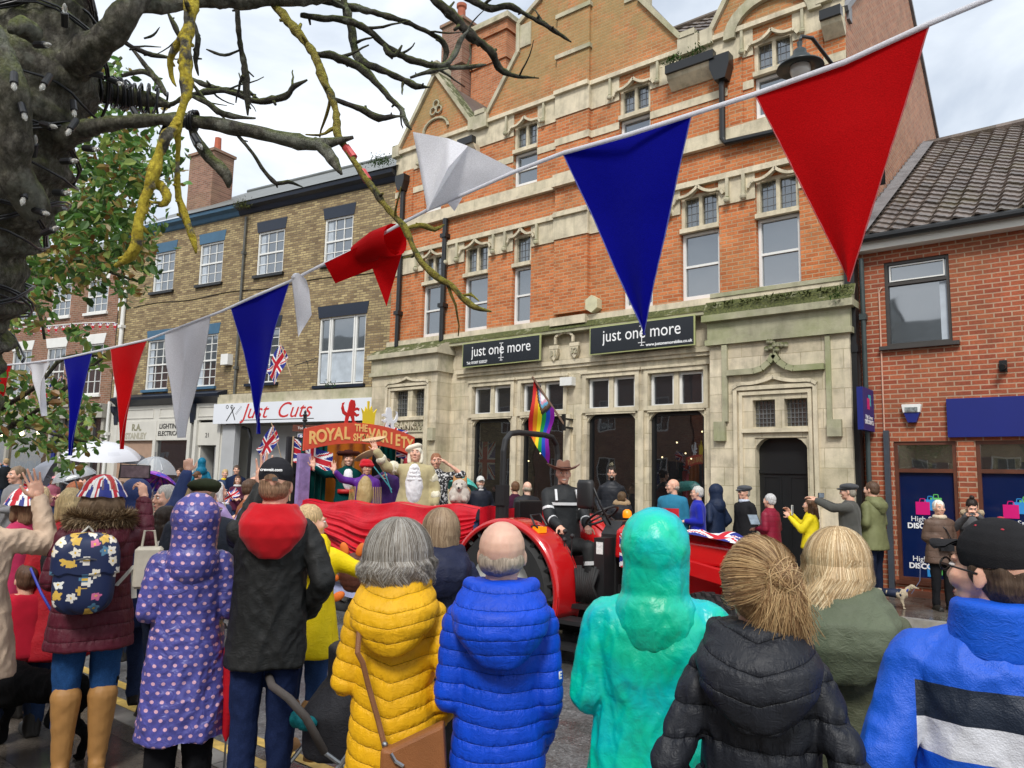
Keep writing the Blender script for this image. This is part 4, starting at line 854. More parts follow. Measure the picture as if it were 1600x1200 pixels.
BR=[ # thick limbs
 ([(95,112,1.82,30),(135,88,1.78,24),(172,55,1.75,21),(205,15,1.75,19),(250,-30,1.8,17)],'m'),
 ([(190,22,1.76,10),(240,8,1.8,11),(300,3,1.85,11),(380,2,1.9,11),(450,0,1.95,10.5),(500,-6,2.0,9),(560,-20,2.0,7)],'m'),
 ([(105,125,1.95,24),(150,140,2.0,15),(200,150,2.05,13),(240,158,2.1,11),(265,165,2.1,9)],'m'),
 ([(262,165,2.1,5),(300,148,2.12,4.5),(345,142,2.15,4),(372,148,2.15,4),(400,158,2.2,4.5),(430,155,2.2,5),(447,148,2.2,4.5),(458,135,2.2,4),(480,124,2.2,3)],'t'),
 ([(100,212,1.8,19),(125,204,1.78,13),(160,196,1.76,11),(210,190,1.75,10),(262,185,1.75,10),(320,190,1.75,10.5),(380,200,1.75,10.5),(430,212,1.75,10),(478,226,1.75,10),(515,226,1.75,9),(552,215,1.75,6)],'m'),
 ([(490,222,1.75,10),(510,240,1.74,9),(522,255,1.73,8),(534,272,1.72,5)],'m'),
 ([(303,200,1.76,9),(312,222,1.75,8.5),(325,242,1.73,8),(342,260,1.72,8.5),(355,275,1.72,8),(357,294,1.72,4)],'m'),
 ([(60,330,1.72,20),(28,280,1.66,22),(22,200,1.62,24),(10,120,1.6,24),(-15,40,1.6,26)],'m'),
 ([(60,60,1.7,14),(35,40,1.66,14),(15,48,1.62,8)],'m'),
 ([(304,-10,1.7,11),(298,30,1.68,9.5),(292,80,1.66,9),(290,130,1.65,9.5),(286,170,1.64,8),(282,195,1.63,8),(268,212,1.6,9),(254,238,1.6,8),(244,265,1.59,8.5),(235,290,1.58,8),(225,320,1.58,8),(216,350,1.57,8),(210,385,1.57,9),(198,405,1.57,9),(178,418,1.57,8)],'l'),
 ([(282,195,1.63,6),(280,230,1.64,4),(278,265,1.65,4),(278,300,1.66,5),(288,330,1.66,6),(297,355,1.66,6),(303,375,1.66,5),(306,396,1.66,3)],'l'),
 ([(237,280,1.59,6),(252,290,1.6,6.5),(262,305,1.6,7),(258,318,1.6,6),(246,322,1.6,5)],'l'),
 ([(288,50,1.67,5),(275,75,1.68,6),(267,95,1.69,5),(268,120,1.7,4),(275,135,1.7,3)],'l'),
 ([(424,4,1.95,6),(445,28,1.93,7),(468,52,1.9,6),(485,78,1.88,6),(497,100,1.86,6.5),(508,130,1.84,6),(520,160,1.82,5.5),(525,185,1.8,5.5),(528,212,1.78,6),(538,232,1.76,5),(560,262,1.74,4.5),(580,290,1.72,5),(602,322,1.7,4.5),(622,345,1.68,4.5),(634,360,1.67,5),(645,388,1.66,4.5),(660,412,1.65,5),(680,430,1.64,5),(705,445,1.63,4.5),(722,463,1.62,4.5),(742,480,1.62,5),(768,487,1.62,2.5)],'y'),
 ([(635,358,1.67,4),(655,352,1.68,3.5),(678,358,1.7,3.5),(694,350,1.7,2)],'y'),
 ([(720,462,1.62,3),(735,460,1.62,2.5),(748,470,1.6,2)],'y'),
 ([(488,85,1.88,6),(515,88,1.87,6),(545,98,1.87,6),(570,112,1.87,6),(592,130,1.86,4.5),(608,152,1.85,4),(625,172,1.84,4),(632,190,1.83,3.5),(643,203,1.82,2)],'t'),
 ([(535,-12,2.1,5),(543,22,2.08,6),(550,55,2.06,6),(555,80,2.04,6),(572,98,2.02,6),(600,110,2.0,5.5),(625,122,2.0,4.5),(650,133,2.0,5),(672,136,2.0,2.5)],'t'),
 ([(470,22,2.0,7),(500,28,2.0,5),(535,30,2.0,5),(570,45,2.0,5),(600,68,2.02,4.5),(635,92,2.04,4.5),(665,102,2.06,5),(695,100,2.08,4.5),(712,80,2.1,3.5),(720,60,2.1,3),(732,48,2.1,2)],'t'),
 ([(690,103,2.08,5),(720,106,2.1,4),(760,101,2.1,2.5)],'t'),([(640,122,2.05,3),(670,112,2.05,3.5),(700,106,2.06,3)],'t'),
 ([(600,68,2.0,4),(605,80,2.0,5),(618,85,2.0,3.5),(628,70,2.0,3)],'t'),
 ([(470,-5,2.1,6),(520,5,2.1,6),(570,15,2.1,4.5),(610,27,2.1,4.5),(650,42,2.12,4),(685,60,2.14,3.5),(696,80,2.15,5),(690,100,2.15,3)],'t'),
 ([(670,-14,2.3,7),(690,8,2.3,7),(712,30,2.3,7),(732,52,2.3,7),(750,68,2.32,6.5),(765,82,2.33,6),(775,102,2.35,5),(795,115,2.36,3.5),(842,122,2.38,2)],'t'),
 ([(725,-6,2.4,6),(745,3,2.4,5.5),(770,12,2.4,5),(795,10,2.4,4.5),(830,28,2.4,3.5),(862,45,2.4,4),(893,66,2.4,2.5)],'t'),
 ([(370,4,1.95,6),(372,40,1.95,4),(376,75,1.95,4),(383,110,1.95,5),(388,145,1.95,5),(387,180,1.95,2.5)],'t'),
 ([(376,78,1.95,3),(350,86,1.95,2.5),(322,77,1.95,2)],'t'),([(380,105,1.95,3.5),(397,120,1.95,2.5)],'t'),
 ([(523,155,1.82,5),(545,162,1.82,4.5),(565,170,1.82,5),(590,183,1.82,5.5),(610,182,1.82,3),(632,181,1.82,2)],'t'),
 ([(300,150,2.0,4),(325,160,2.0,4.5),(340,172,2.0,5),(365,180,2.0,4),(400,184,2.0,3.5)],'m'),
 ([(290,120,2.2,3.5),(320,132,2.2,3.5),(355,140,2.2,4),(400,148,2.2,3)],'t'),([(300,130,2.1,3),(320,155,2.1,3),(352,186,2.1,2)],'t'),
 ([(370,208,1.75,5),(395,240,1.76,3),(412,268,1.77,3),(430,286,1.78,3.5),(450,283,1.79,3),(473,292,1.8,1.6)],'t'),
 ([(178,52,2.3,4),(205,72,2.3,3.5),(235,85,2.3,4),(265,90,2.3,3)],'t'),([(200,70,2.3,3),(225,100,2.3,4),(245,125,2.3,5),(260,150,2.3,5)],'m'),
 ([(225,60,2.4,2),(240,55,2.4,2),(250,42,2.4,1.2)],'t'),([(190,118,2.3,4),(225,112,2.3,4),(250,130,2.3,4)],'m'),
 ([(262,18,2.0,3),(275,45,2.0,4),(285,70,2.0,2)],'t'),([(303,35,1.9,3),(308,60,1.9,4),(304,90,1.9,3.5),(310,118,1.9,2)],'t'),
 ([(880,-12,2.5,4),(900,-5,2.5,3),(925,-20,2.5,3)],'t'),
]
BMAT={'m':BK,'t':BKT,'l':BKL,'y':bark('lichened twig bark',.9,.4,((.03,.02,.015),(.08,.065,.045),(.16,.14,.1)))}
for pts,kd in BR:
    big=max(p[3] for p in pts)>11; pts=[(*pts[0][:3],pts[0][3]*(1 if big or kd=='l' else .6))]+pts[1:-1]+[(*pts[-1][:3],pts[-1][3]*.45)]
    mb=MB(); out,rr=limb(mb,pts,18 if big else 10,4 if big else 2.6,.22 if kd=='m' else .4,18 if big else 45,1.05 if kd!='l' else .95,rough=1 if big else 1.6)
    if kd in 'tyl':   # spurs and knobbly buds
        for i in range(6,len(out)-2,9 if kd!='l' else 999):
            if random.random()<.6:   # fine side twigs
                q=out[i]; d=(out[i+1]-out[i-1]).normalized(); sd=Vector((random.uniform(-1,1),random.uniform(-.5,.5),random.uniform(-.8,1))).normalized(); L_=random.uniform(.04,.13); pp=[q]; dr_=(d*.7+sd).normalized()
                for j in range(5): pp.append(pp[-1]+dr_*L_/5); dr_=(dr_+Vector((random.uniform(-.5,.5),random.uniform(-.5,.5),random.uniform(-.3,.5)))*.6).normalized()
                mb.tube(pp,[rr[i]*.55*(1-.13*j) for j in range(6)],6,jit=.15)
        for i in range(2,len(out)-2,5 if kd!='l' else 3):
            if random.random()<.55:
                q=out[i]; d=Vector((random.uniform(-1,1),random.uniform(-1,1),random.uniform(-.7,1))).normalized(); mb.tube([q,q+d*rr[i]*random.uniform(1.5,3.2)],[rr[i]*.6,rr[i]*.35],6)
    mb.build('branch',BMAT[kd],tree,smooth=True)
# pink tape on a twig
mb=MB(); limb(mb,[(540,232,1.76,7),(552,248,1.75,6.5)],10,3,.2,40); limb(mb,[(566,268,1.74,6.5),(575,282,1.73,6.5)],10,3,.2,40); mb.build('marker_tape',pm((.5,.06,.06),.5,.3,40,.3,name='faded red tape'),tree)
# fairy lights
fl=thing('string_lights','black fairy light cable with clear bulbs wound round the mossy trunk','string lights',(0,0,0))
CBL=pm((.012,.013,.015),.3,0,bump=.05,name='black rubber cable'); BUL=NT('clear bulb'); BUL.set(BUL.b,'Base Color',(.85,.85,.8,1)); BUL.set(BUL.b,'Roughness',.05); BUL.set(BUL.b,'Transmission Weight',.7); BUL=BUL.m
mb=MB(); nT=len(tc_)
for s_ in range(3):
    pts=[]; turns=5+s_; ph=s_*2.1
    for i in range(turns*26):
        f=i/(turns*26); k=.12+f*.66; idx=k*(nT-2); a=int(idx); q=tc_[a].lerp(tc_[a+1],idx-a); r=tr_[a]*1.06+.006
        d=(tc_[a+1]-tc_[a]).normalized(); x=d.cross(Vector((0,1,0))).normalized(); y=d.cross(x); an=ph+f*turns*2*PI*(1 if s_!=1 else -1)
        q=q+(x*math.cos(an)+y*math.sin(an))*r*(1.03+.06*mn.noise(q*8+Vector((s_*9,0,0))))+d*.035*math.sin(an*2+s_)+Vector(mn.noise_vector(q*7+Vector((s_,0,0))))*.012
        pts.append(q)
    mb.tube(pts,.0032,6)
    if s_<2: mb.tube([p+Vector((.004,.003,.006+.003*math.sin(i*.5))) for i,p in enumerate(pts)],.0028,6)
def coil(pts,turns,rad):
    P=[P3(*p) for p in pts]; out=[]
    for i in range(turns*14):
        f=i/(turns*14)*(len(P)-1); a=min(int(f),len(P)-2); q=P[a].lerp(P[a+1],f-a); d=(P[a+1]-P[a]).normalized(); x=d.cross(Vector((0,0,1))).normalized(); y=d.cross(x); an=i/14*2*PI
        out.append(q+(x*math.cos(an)+y*math.sin(an))*rad*(1+.1*math.sin(i)))
    mb.tube(out,.0032,6)
coil([(120,132,1.97),(160,141,2.0),(200,150,2.05),(262,165,2.08)],13,.034)
coil([(150,138,1.98),(200,149,2.04),(245,158,2.06)],8,.037)
coil([(296,188,1.75),(306,190,1.75)],3,.022)
mb.build('cable',CBL,fl,smooth=True)
for (x,y,dx,dy,d) in ((101,32,0,-1,1.72),(62,70,1,0,1.66),(22,122,0,1,1.55),(74,124,-.5,.8,1.68),(72,195,1,.25,1.68),(115,194,-.5,.8,1.7),(150,116,-1,-.2,1.8),(178,127,.8,.3,1.9),(53,235,.1,-1,1.66),(104,252,1,-.05,1.68),(138,232,1,.1,1.72),(92,301,1,.05,1.68),(75,362,.9,-.4,1.68),(257,203,-.4,.9,1.76),(306,218,.5,.8,1.72),(40,300,-.3,1,1.66),(35,170,.3,1,1.58),(115,165,.1,1,1.78),(210,175,.5,.8,1.98),(60,330,1,.3,1.68)):
    p=P3(x,y,d); q=P3(x+dx*26,y+dy*26,d-.02); v=(q-p).normalized(); h=MB(); h.tube([p-v*.016,p-v*.014,p+v*.016,p+v*.018],[.003,.0075,.008,.006],10)
    hh=h.build('bulb_holder',CBL,fl,smooth=False); b=MB(); b.tube([p+v*.016,p+v*.026,p+v*.032,p+v*.038],[.005,.0058,.0045,.001],8); b.build('bulb',BUL,hh,smooth=True)
# ---------- leafy tree behind the trunk ----------
lt=thing('leafy_tree','leafy green tree with some browning leaves hanging in front of the brick houses','tree',(0,0,0))
mb=MB(); q=P3(-260,700,6.5); mb.tube([(q.x,q.y,0),(q.x,q.y,1.5),(q.x+.1,q.y,3.4),(q.x+.3,q.y+.1,5.2)],[.22,.17,.14,.08],14,jit=.05); mb.build('trunk',BK,lt,smooth=True)
LB=[[(-200,300,6),(-60,260,5.6),(60,230,5.2),(150,210,5),(215,150,4.8)],[(-60,260,5.6),(60,330,5.2),(140,330,5),(200,300,4.8),(262,270,4.7)],[(-100,330,5.6),(0,400,5.2),(60,430,5),(110,420,4.8)],[(60,330,5.2),(110,390,5),(160,420,4.8),(215,440,4.7)],[(-120,420,5.6),(-10,470,5),(20,520,4.6),(30,560,4.4)],[(20,430,4.8),(50,460,4.6),(65,500,4.4),(70,530,4.4)],[(-60,640,4.6),(20,660,4.3),(90,680,4.1),(135,690,4)],[(-40,700,4.6),(60,640,4.2),(120,590,4.2),(160,560,4.2)],[(0,640,4.4),(60,600,4.3),(100,560,4.3),(160,555,4.2),(190,560,4.2)],[(120,200,4.8),(160,120,4.9),(190,90,5)],[(30,120,5.3),(120,150,5),(200,200,4.9)]]
for l in LB:
    mb=MB(); limb(mb,[(x,y,d,4-2.6*i/len(l)) for i,(x,y,d) in enumerate(l)],7,12,.2,20); mb.build('branch',BKT,lt,smooth=True)
def leafmesh():
    mb=MB(); rnd=random.Random(3)
    cl=[]
    reg=[(150,185,28,30,120),(205,215,26,30,150),(225,160,20,20,50),(160,260,45,35,330),(220,270,35,25,230),(110,330,60,40,520),(180,340,45,35,330),(215,390,25,30,120),(60,400,50,35,330),(140,400,45,30,260),(20,440,30,20,90),(115,430,40,20,110),(265,250,15,22,60),(10,500,20,20,40),(60,500,20,15,30),(45,470,30,12,60),(120,520,15,10,25),(55,125,30,25,40),(20,620,30,25,90),(70,650,30,20,110),(120,680,25,20,90),(60,690,30,12,70),(140,560,18,14,40),(25,590,15,15,30),(90,610,20,15,50),(130,640,15,15,40),(0,660,20,20,60),(110,725,14,10,25),(170,115,25,15,60),(205,455,20,14,26)]
    for cx,cy,sx,sy,n in reg:
        for i in range(int(n*1.35)):
            cl.append((rnd.gauss(cx,sx*.75),rnd.gauss(cy,sy*.75),rnd.uniform(3.9,5.6)))
    G=[(.07,.16,.03),(.09,.22,.04),(.16,.29,.06),(.045,.10,.022),(.24,.32,.07)]; Br=[(.28,.20,.05),(.33,.26,.08),(.25,.13,.04)]
    for x,y,d in cl:
        p=P3(x,y,d); L=rnd.uniform(.04,.075); a=Vector((rnd.uniform(-1,1),rnd.uniform(-1,1),rnd.uniform(-1.1,.3))).normalized(); s=a.cross(Vector((rnd.uniform(-1,1),rnd.uniform(-1,1),rnd.uniform(-.3,1)))).normalized()*L*rnd.uniform(.26,.36); nn=a.cross(s).normalized()*L*.07
        brn=rnd.random()<(.15 if y<360 else .2); c=rnd.choice(Br if brn else G); k=rnd.uniform(.75,1.25); c=tuple(v*k for v in c)
        vs=[p,p+a*L*.3+s*.8+nn,p+a*L*.65+s*.85+nn,p+a*L-nn,p+a*L*.65-s*.85+nn,p+a*L*.3-s*.8+nn,p+a*L*.5-nn]
        mb.add(vs,[(0,1,6),(1,2,6),(2,3,6),(3,4,6),(4,5,6),(5,0,6)],0,[c]*6)
    return mb.mesh('foliage')
t=NT('leaf'); a=t.n('ShaderNodeAttribute'); a.attribute_name='Col'; t.set(t.b,'Base Color',a.outputs['Color']); t.set(t.b,'Roughness',.45); tl=t.n('ShaderNodeBsdfTranslucent',Color=a.outputs['Color']); mx=t.n('ShaderNodeMixShader',i0=.35,i1=t.b.outputs[0],i2=tl.outputs[0]); t.t.links.new(mx.outputs[0],t.out.inputs[0]); LEAF=t.m
tag(link('foliage',leafmesh(),LEAF,lt),kind='stuff')
# ---------- union flag pattern ----------
UB,UR,UW=(.008,.02,.22),(.50,.005,.02),(.78,.78,.78)
def jack(u,v):   # u,v in 0..1, 2:1 flag
    x,y=u*60-30,v*30-15
    if abs(x)<3 or abs(y)<3: return UR
    if abs(x)<5 or abs(y)<5: return UW
    # diagonals
    for s in (1,-1):
        d=(x*.5-s*y)/1.118
        if abs(d)<3:
            side=1 if (x>0)==(s>0) else -1
            if s==1: red=(0<d<2) if x<0 else (-2<d<0)
            else: red=(-2<d<0) if x<0 else (0<d<2)
            return UR if red else UW
    return UB
FAB=attr_mat(.75,'printed flag cloth')
def clothm(col,name,rough=.8):
    t=NT(name); o=t.obj(); t.set(t.b,'Base Color',t.mix(.5,t.mix(.35,col,t.ramp(t.noise(o,7,4),(.3,.8),(.7,1.15)),'MULTIPLY'),t.ramp(t.noise(o,420,2),(.3,.7),(.7,1.3)),'MULTIPLY')); t.set(t.b,'Roughness',rough); t.set(t.b,'Sheen Weight',.02); t.set(t.b,'Specular IOR Level',.1)
    wv=t.math('ADD',t.noise(o,500,2),t.math('MULTIPLY',t.noise(o,12,4),2.)); t.set(t.b,'Normal',t.bump(wv,.25,.004))
    tl=t.n('ShaderNodeBsdfTranslucent',Color=c4(col)); mx=t.n('ShaderNodeMixShader',i0=.3,i1=t.b.outputs[0],i2=tl.outputs[0]); t.t.links.new(mx.outputs[0],t.out.inputs[0]); return t.m
FR,FB,FW=clothm((.50,.002,.004),'red bunting felt'),clothm((.001,.002,.25),'blue bunting felt'),clothm((.78,.79,.84),'white bunting cotton')
DX=[(-40,4.4),(40,3.9),(120,3.4),(200,3.05),(290,2.75),(405,2.42),(465,2.3),(570,2.1),(720,1.85),(980,1.5),(1315,1.25),(1700,1.03)]
def dd(x):
    for (a,b),(c,d) in zip(DX,DX[1:]):
        if x<=c: return b+(d-b)*(x-a)/(c-a)
    return DX[-1][1]
bt=thing('bunting','long white string of large red, white and blue felt pennants crossing the street','bunting',(0,0,0))
S=[(-60,571),(0,571),(40,568),(100,560),(150,549),(230,531),(290,508),(345,487),(400,462),(450,441),(505,413),(565,385),(620,353),(672,326),(740,297),(805,268),(880,239),(980,211),(1080,179),(1180,147),(1320,97),(1452,37),(1545,-2),(1700,-70)]
mb=MB(); mb.tube([P3(x,y,dd(x)) for x,y in S],.0052,8,flat=.55); mb.build('string',FW,bt,smooth=True)
HEM={FR.name:clothm((.62,.16,.17),'pale red hem'),FB.name:clothm((.14,.16,.5),'pale blue hem'),FW.name:clothm((.7,.7,.72),'white hem')}
def flag(TL,TR,TIP,mat,k=1.,amp=.008,fold=2.,seed=0,sag=0,ext=None):
    a,b,c=P3(TL[0],TL[1],dd(TL[0])),P3(TR[0],TR[1],dd(TR[0])),P3(TIP[0],TIP[1],dd((TL[0]+TR[0])/2))
    n=((b-a).cross(c-a)).normalized(); w=(b-a).length
    def fn(u,v):
        vv=v; wd=(1-v)**k; top=a.lerp(b,.5); mid=(a+b)/2; ctr=mid.lerp(c,v); p=ctr+(b-a)*(u-.5)*wd
        # keep side edges bowed
        p+=n*(amp*math.sin(u*PI*fold+seed)*min(1,v*3)*(1-.3*v)+.02*w*mn.noise(p*6+Vector((seed,0,0)))*min(1,v*4))
        if v<.08: p+=n*.0
        return p+Vector((0,0,-sag*math.sin(u*PI)))
    m_=MB(); m_.grid(fn,32,48); po=m_.build('pennant',mat,bt,smooth=True)
    e_=MB()
    for u_ in (0,1): e_.tube([fn(u_,v_/24) for v_ in range(25)],.0011,5,jit=.4)
    e_.build('hem',HEM[mat.name],po)
flag((-28,571),(18,571),(-8,668),FR,1.2,.01,2,1); flag((40,568),(79,566),(68,650),FW,1.9,.02,3,2); flag((100,560),(144,551),(109,712),FB,1.5,.012,2,3)
flag((173,546),(230,531),(190,702),FR,1.5,.012,2,4); flag((258,520),(329,494),(284,684),FW,1.25,.022,3,5); flag((361,482),(452,441),(404,678),FB,1.35,.01,1.5,6)
flag((880,241),(1080,180),(1006,523),FB,1.0,.009,1.7,7); flag((1180,149),(1452,38),(1326,440),FR,1.0,.010,1.6,8)
def polyflag(px,mat,d,nn=None,amp=.015,dz=None,seed=0):
    me=bpy.data.meshes.new('x'); bm=bmesh.new(); vs=[bm.verts.new(P3(x,y,d+(dz[i] if dz else 0))) for i,(x,y) in enumerate(px)]; bm.faces.new(vs)
    bmesh.ops.triangulate(bm,faces=bm.faces[:]); bmesh.ops.subdivide_edges(bm,edges=bm.edges[:],cuts=7,use_grid_fill=True)
    v0=(CAMP-P3(*px[0],d)).normalized()
    for v in bm.verts: v.co+=v0*amp*mn.noise(v.co*11+Vector((seed,0,0)))
    bm.to_mesh(me); bm.free(); link('pennant',me,mat,bt,smooth=True)
polyflag([(645,206),(700,216),(731,228),(700,262),(668,330),(660,262)],FW,1.87,dz=[.02,0,-.02,-.04,0,.03]); polyflag([(731,228),(806,266),(760,285),(668,330),(700,262)],FW,1.85,dz=[-.03,0,0,.02,-.05],seed=4)
polyflag([(688,318),(716,300),(722,310),(710,330),(700,318)],FW,1.9)
polyflag([(507,411),(565,383),(600,368),(606,392),(582,420),(524,443)],FR,2.12,dz=[0,-.03,-.05,-.02,.02,.03]); polyflag([(582,420),(603,385),(628,396),(604,479)],FR,2.1,dz=[0,-.04,0,0],seed=3)
mb=MB(); mb.tube([P3(x,y,d) for x,y,d in ((560,398,2.14),(590,382,2.1),(618,374,2.06))],[.03,.04,.044],16); me=mb.mesh(); 
bm=bmesh.new(); bm.from_mesh(me); bmesh.ops.delete(bm,geom=[f for f in bm.faces if len(f.verts)>4],context='FACES'); bm.to_mesh(me); bm.free(); link('pennant_roll',me,FR,bt,smooth=True)
polyflag([(455,432),(466,426),(478,436),(483,452),(487,492),(466,527),(472,480),(468,452)],FW,2.28,dz=[0,-.02,-.02,0,.01,0,0,0],seed=6)
mb=MB(); mb.ell(P3(463,434,2.28),.014); mb.build('knot',FW,bt,smooth=True)
# small union flag bunting across the brown house
sb=thing('small_bunting','thin line of tiny union flag pennants against the old brown brick house','bunting',(0,0,0))
mb=MB(); pts=[P3(-40+i*22,505+5*math.sin(i*.5)+i*.4,17) for i in range(11)]; mb.tube(pts,.012,5); mb.build('string',WH,sb)
for i in range(18):
    x=-20+i*11.5; y=506+5*math.sin((x+40)/22*.5)+(x+40)/22*.4; a,b,c=P3(x,y,17),P3(x+8,y,17),P3(x+4,y+12,17)
    m_=MB(); m_.grid(lambda u,v:a.lerp(b,.5)+(b-a)*(u-.5)*(1-v)+(c-(a+b)/2)*v,6,6,lambda u,v:jack(.5+(u-.5)*(1-v),v)); m_.build('pennant',FAB,sb)
# ---------- people ----------
_rs=np.random.RandomState(5); _K=_rs.normal(size=(8,10,3)); _K/=np.linalg.norm(_K,axis=2,keepdims=True); _F=_rs.uniform(0,6.28,size=(8,10))
def sn(co,f,seed=0,st=(1,1,1)):
    c=co*np.array(st)*f; s=seed%8; v=np.zeros(len(co))
    for k,ph in zip(_K[s],_F[s]): v+=np.sin(c@k*1.0+ph+1.3*np.sin(c@k[::-1]*.7+ph*2))
    return v/5.
PH=[None]
def d_puff(h=.07,amp=.012,chev=0.,wr=.0015,arms=True,fade=None,off=0):
    def f(co,no):
        z=co[:,2]+off+chev*np.minimum(np.abs(co[:,0]),.2)+.007*sn(co,16,1)+.002*sn(co,60,4)
        s=np.abs(np.sin(np.pi*z/h)); PH[0]=z/h; d=amp*(s**.38-.8)
        d+=wr*1.3*sn(co,190,2,(1,1,.25))*(1.25-s)+wr*sn(co,75,5,(1,1,.6))+.003*sn(co,30,3)
        if fade is not None: d=np.where(co[:,2]>fade,d*.3,d)
        return co+no*d[:,None]
    return f
def d_fold(amp=.008,f1=14,seed=0,fine=.0015):
    def f(co,no):
        a=sn(co,f1,seed,(1,1,.45)); b=sn(co,f1*2.3,seed+1,(1,1,.7)); d=amp*(1-np.abs(a)*1.2)+amp*.5*(1-np.abs(b))+fine*sn(co,70,seed+2)
        return co+no*(d-amp*.6)[:,None]
    return f
def setph(me):
    if PH[0] is not None and len(PH[0])==len(me.vertices): a=me.attributes.new('ph','FLOAT','POINT'); a.data.foreach_set('value',PH[0].astype(np.float32)); me.update()
    PH[0]=None
def cloth(kind,col,col2=None):
    key=('cl',kind,tuple(col)); 
    if key in _mc: return _mc[key]
    t=NT({'nylon':'quilted nylon','shell':'waterproof shell','wool':'woven wool','denim':'denim','leather':'leather','fur':'fur trim','silk':'satin'}[kind]); o=t.obj()
    rough={'nylon':.5,'shell':.6,'wool':.9,'denim':.85,'leather':.45,'fur':.95,'silk':.35}[kind]
    c=t.mix(.5,col,t.ramp(t.noise(o,9,5,.6),(.3,.75),(.7,1.2)),'MULTIPLY')
    if kind=='denim': c=t.mix(.5,c,t.ramp(t.noise(o,140,2),(.3,.6),(.7,1.5)),'MULTIPLY')
    t.set(t.b,'Base Color',c); t.set(t.b,'Roughness',rough); t.set(t.b,'Specular IOR Level',.3 if kind in('nylon','shell','silk','leather') else .12)
    if kind in('wool','fur') and max(col)>.05: t.set(t.b,'Sheen Weight',.15)
    if kind in ('nylon','shell','silk'):
        mp=t.n('ShaderNodeMapping',Vector=o); mp.inputs['Scale'].default_value=(1,1,1.6); w1=t.n('ShaderNodeTexNoise',Vector=mp.outputs[0],Scale=26.,Detail=5.,Roughness=.6,Distortion=.9).outputs[0]
        h=t.math('ADD',t.math('ABSOLUTE',t.math('SUBTRACT',w1,.5)),t.math('MULTIPLY',t.noise(o,8,3),.5)); nb_=t.bump(h,.5,.016 if kind!='nylon' else .009)
        if kind=='nylon':
            pa=t.n('ShaderNodeAttribute'); pa.attribute_name='ph'; sn_=t.math('ABSOLUTE',t.math('SINE',t.math('MULTIPLY',pa.outputs['Fac'],PI))); seam=t.math('POWER',sn_,.3)
            mp2=t.n('ShaderNodeMapping',Vector=o); mp2.inputs['Scale'].default_value=(1,1,.14); pk_=t.math('MULTIPLY',t.noise(mp2.outputs[0],75,3,.6),t.math('SUBTRACT',1.15,sn_))
            nb_=t.bump(t.math('ADD',seam,t.math('MULTIPLY',pk_,1.2)),.8,.010,nb_); t.set(t.b,'Base Color',t.mix(t.math('GREATER_THAN',pa.outputs['Fac'],.001),c,t.mix(1,c,t.ramp(sn_,(0.0,.55),(.10,1)),'MULTIPLY')))  # quilting seams also darkened in the base colour, standing in for crease shade
        else: nb_=t.bump(t.n('ShaderNodeTexNoise',Vector=o,Scale=420.,Detail=2.).outputs[0],.12,.002,nb_)
        t.set(t.b,'Normal',nb_)
    elif kind=='fur': t.set(t.b,'Normal',t.bump(t.noise(o,120,4,.7),.9,.02))
    else: t.set(t.b,'Normal',t.bump(t.math('ADD',t.noise(o,300,2),t.math('MULTIPLY',t.noise(o,14,4),2.)),.3,.006))
    _mc[key]=t.m; return t.m
def skin(c=(.70,.40,.29)):
    key=('skin',c)
    if key in _mc: return _mc[key]
    t=NT('skin'); o=t.obj(); t.set(t.b,'Base Color',t.mix(.5,c,t.ramp(t.noise(o,30,4),(.3,(.85,.75,.72)),(.7,(1.1,1.12,1.1))),'MULTIPLY')); t.set(t.b,'Roughness',.5); t.set(t.b,'Subsurface Weight',.12); t.set(t.b,'Subsurface Radius',(.01,.004,.002))
    t.set(t.b,'Normal',t.bump(t.noise(o,160,3),.15,.003)); _mc[key]=t.m; return t.m
SK=skin(); SKP=skin((.72,.45,.34))
def hairm(col,attr=False):
    key=('hair',tuple(col),attr)
    if key in _mc: return _mc[key]
    t=NT('hair'); o=t.obj()
    if attr: a=t.n('ShaderNodeAttribute'); a.attribute_name='Col'; t.set(t.b,'Base Color',a.outputs['Color'])
    else:
        mp=t.n('ShaderNodeMapping',Vector=o); mp.inputs['Scale'].default_value=(1,1,.12); f=t.noise(mp.outputs[0],160,3); t.set(t.b,'Base Color',t.mix(.8,col,t.ramp(f,(.3,.45),(.7,1.5)),'MULTIPLY')); t.set(t.b,'Normal',t.bump(f,.7,.006))
    t.set(t.b,'Roughness',.5); t.set(t.b,'Specular IOR Level',.3); _mc[key]=t.m; return t.m
EYEW=pm((.75,.72,.7),.3,0,bump=0,name='eye white'); EYED=pm((.03,.02,.015),.2,0,bump=0,name='iris'); LIP=pm((.42,.12,.10),.5,.1,bump=0,name='lips'); TEETH=pm((.75,.72,.66),.3,0,bump=0,name='teeth')
def rotm(turn,tilt=0,roll=0): return Matrix.Rotation(turn,3,'Z')@Matrix.Rotation(tilt,3,'X')@Matrix.Rotation(roll,3,'Y')
def xf(mb,Rm,t,s=1):
    mb.v=[tuple(Rm@(Vector(v)*s)+t) for v in mb.v]; return mb
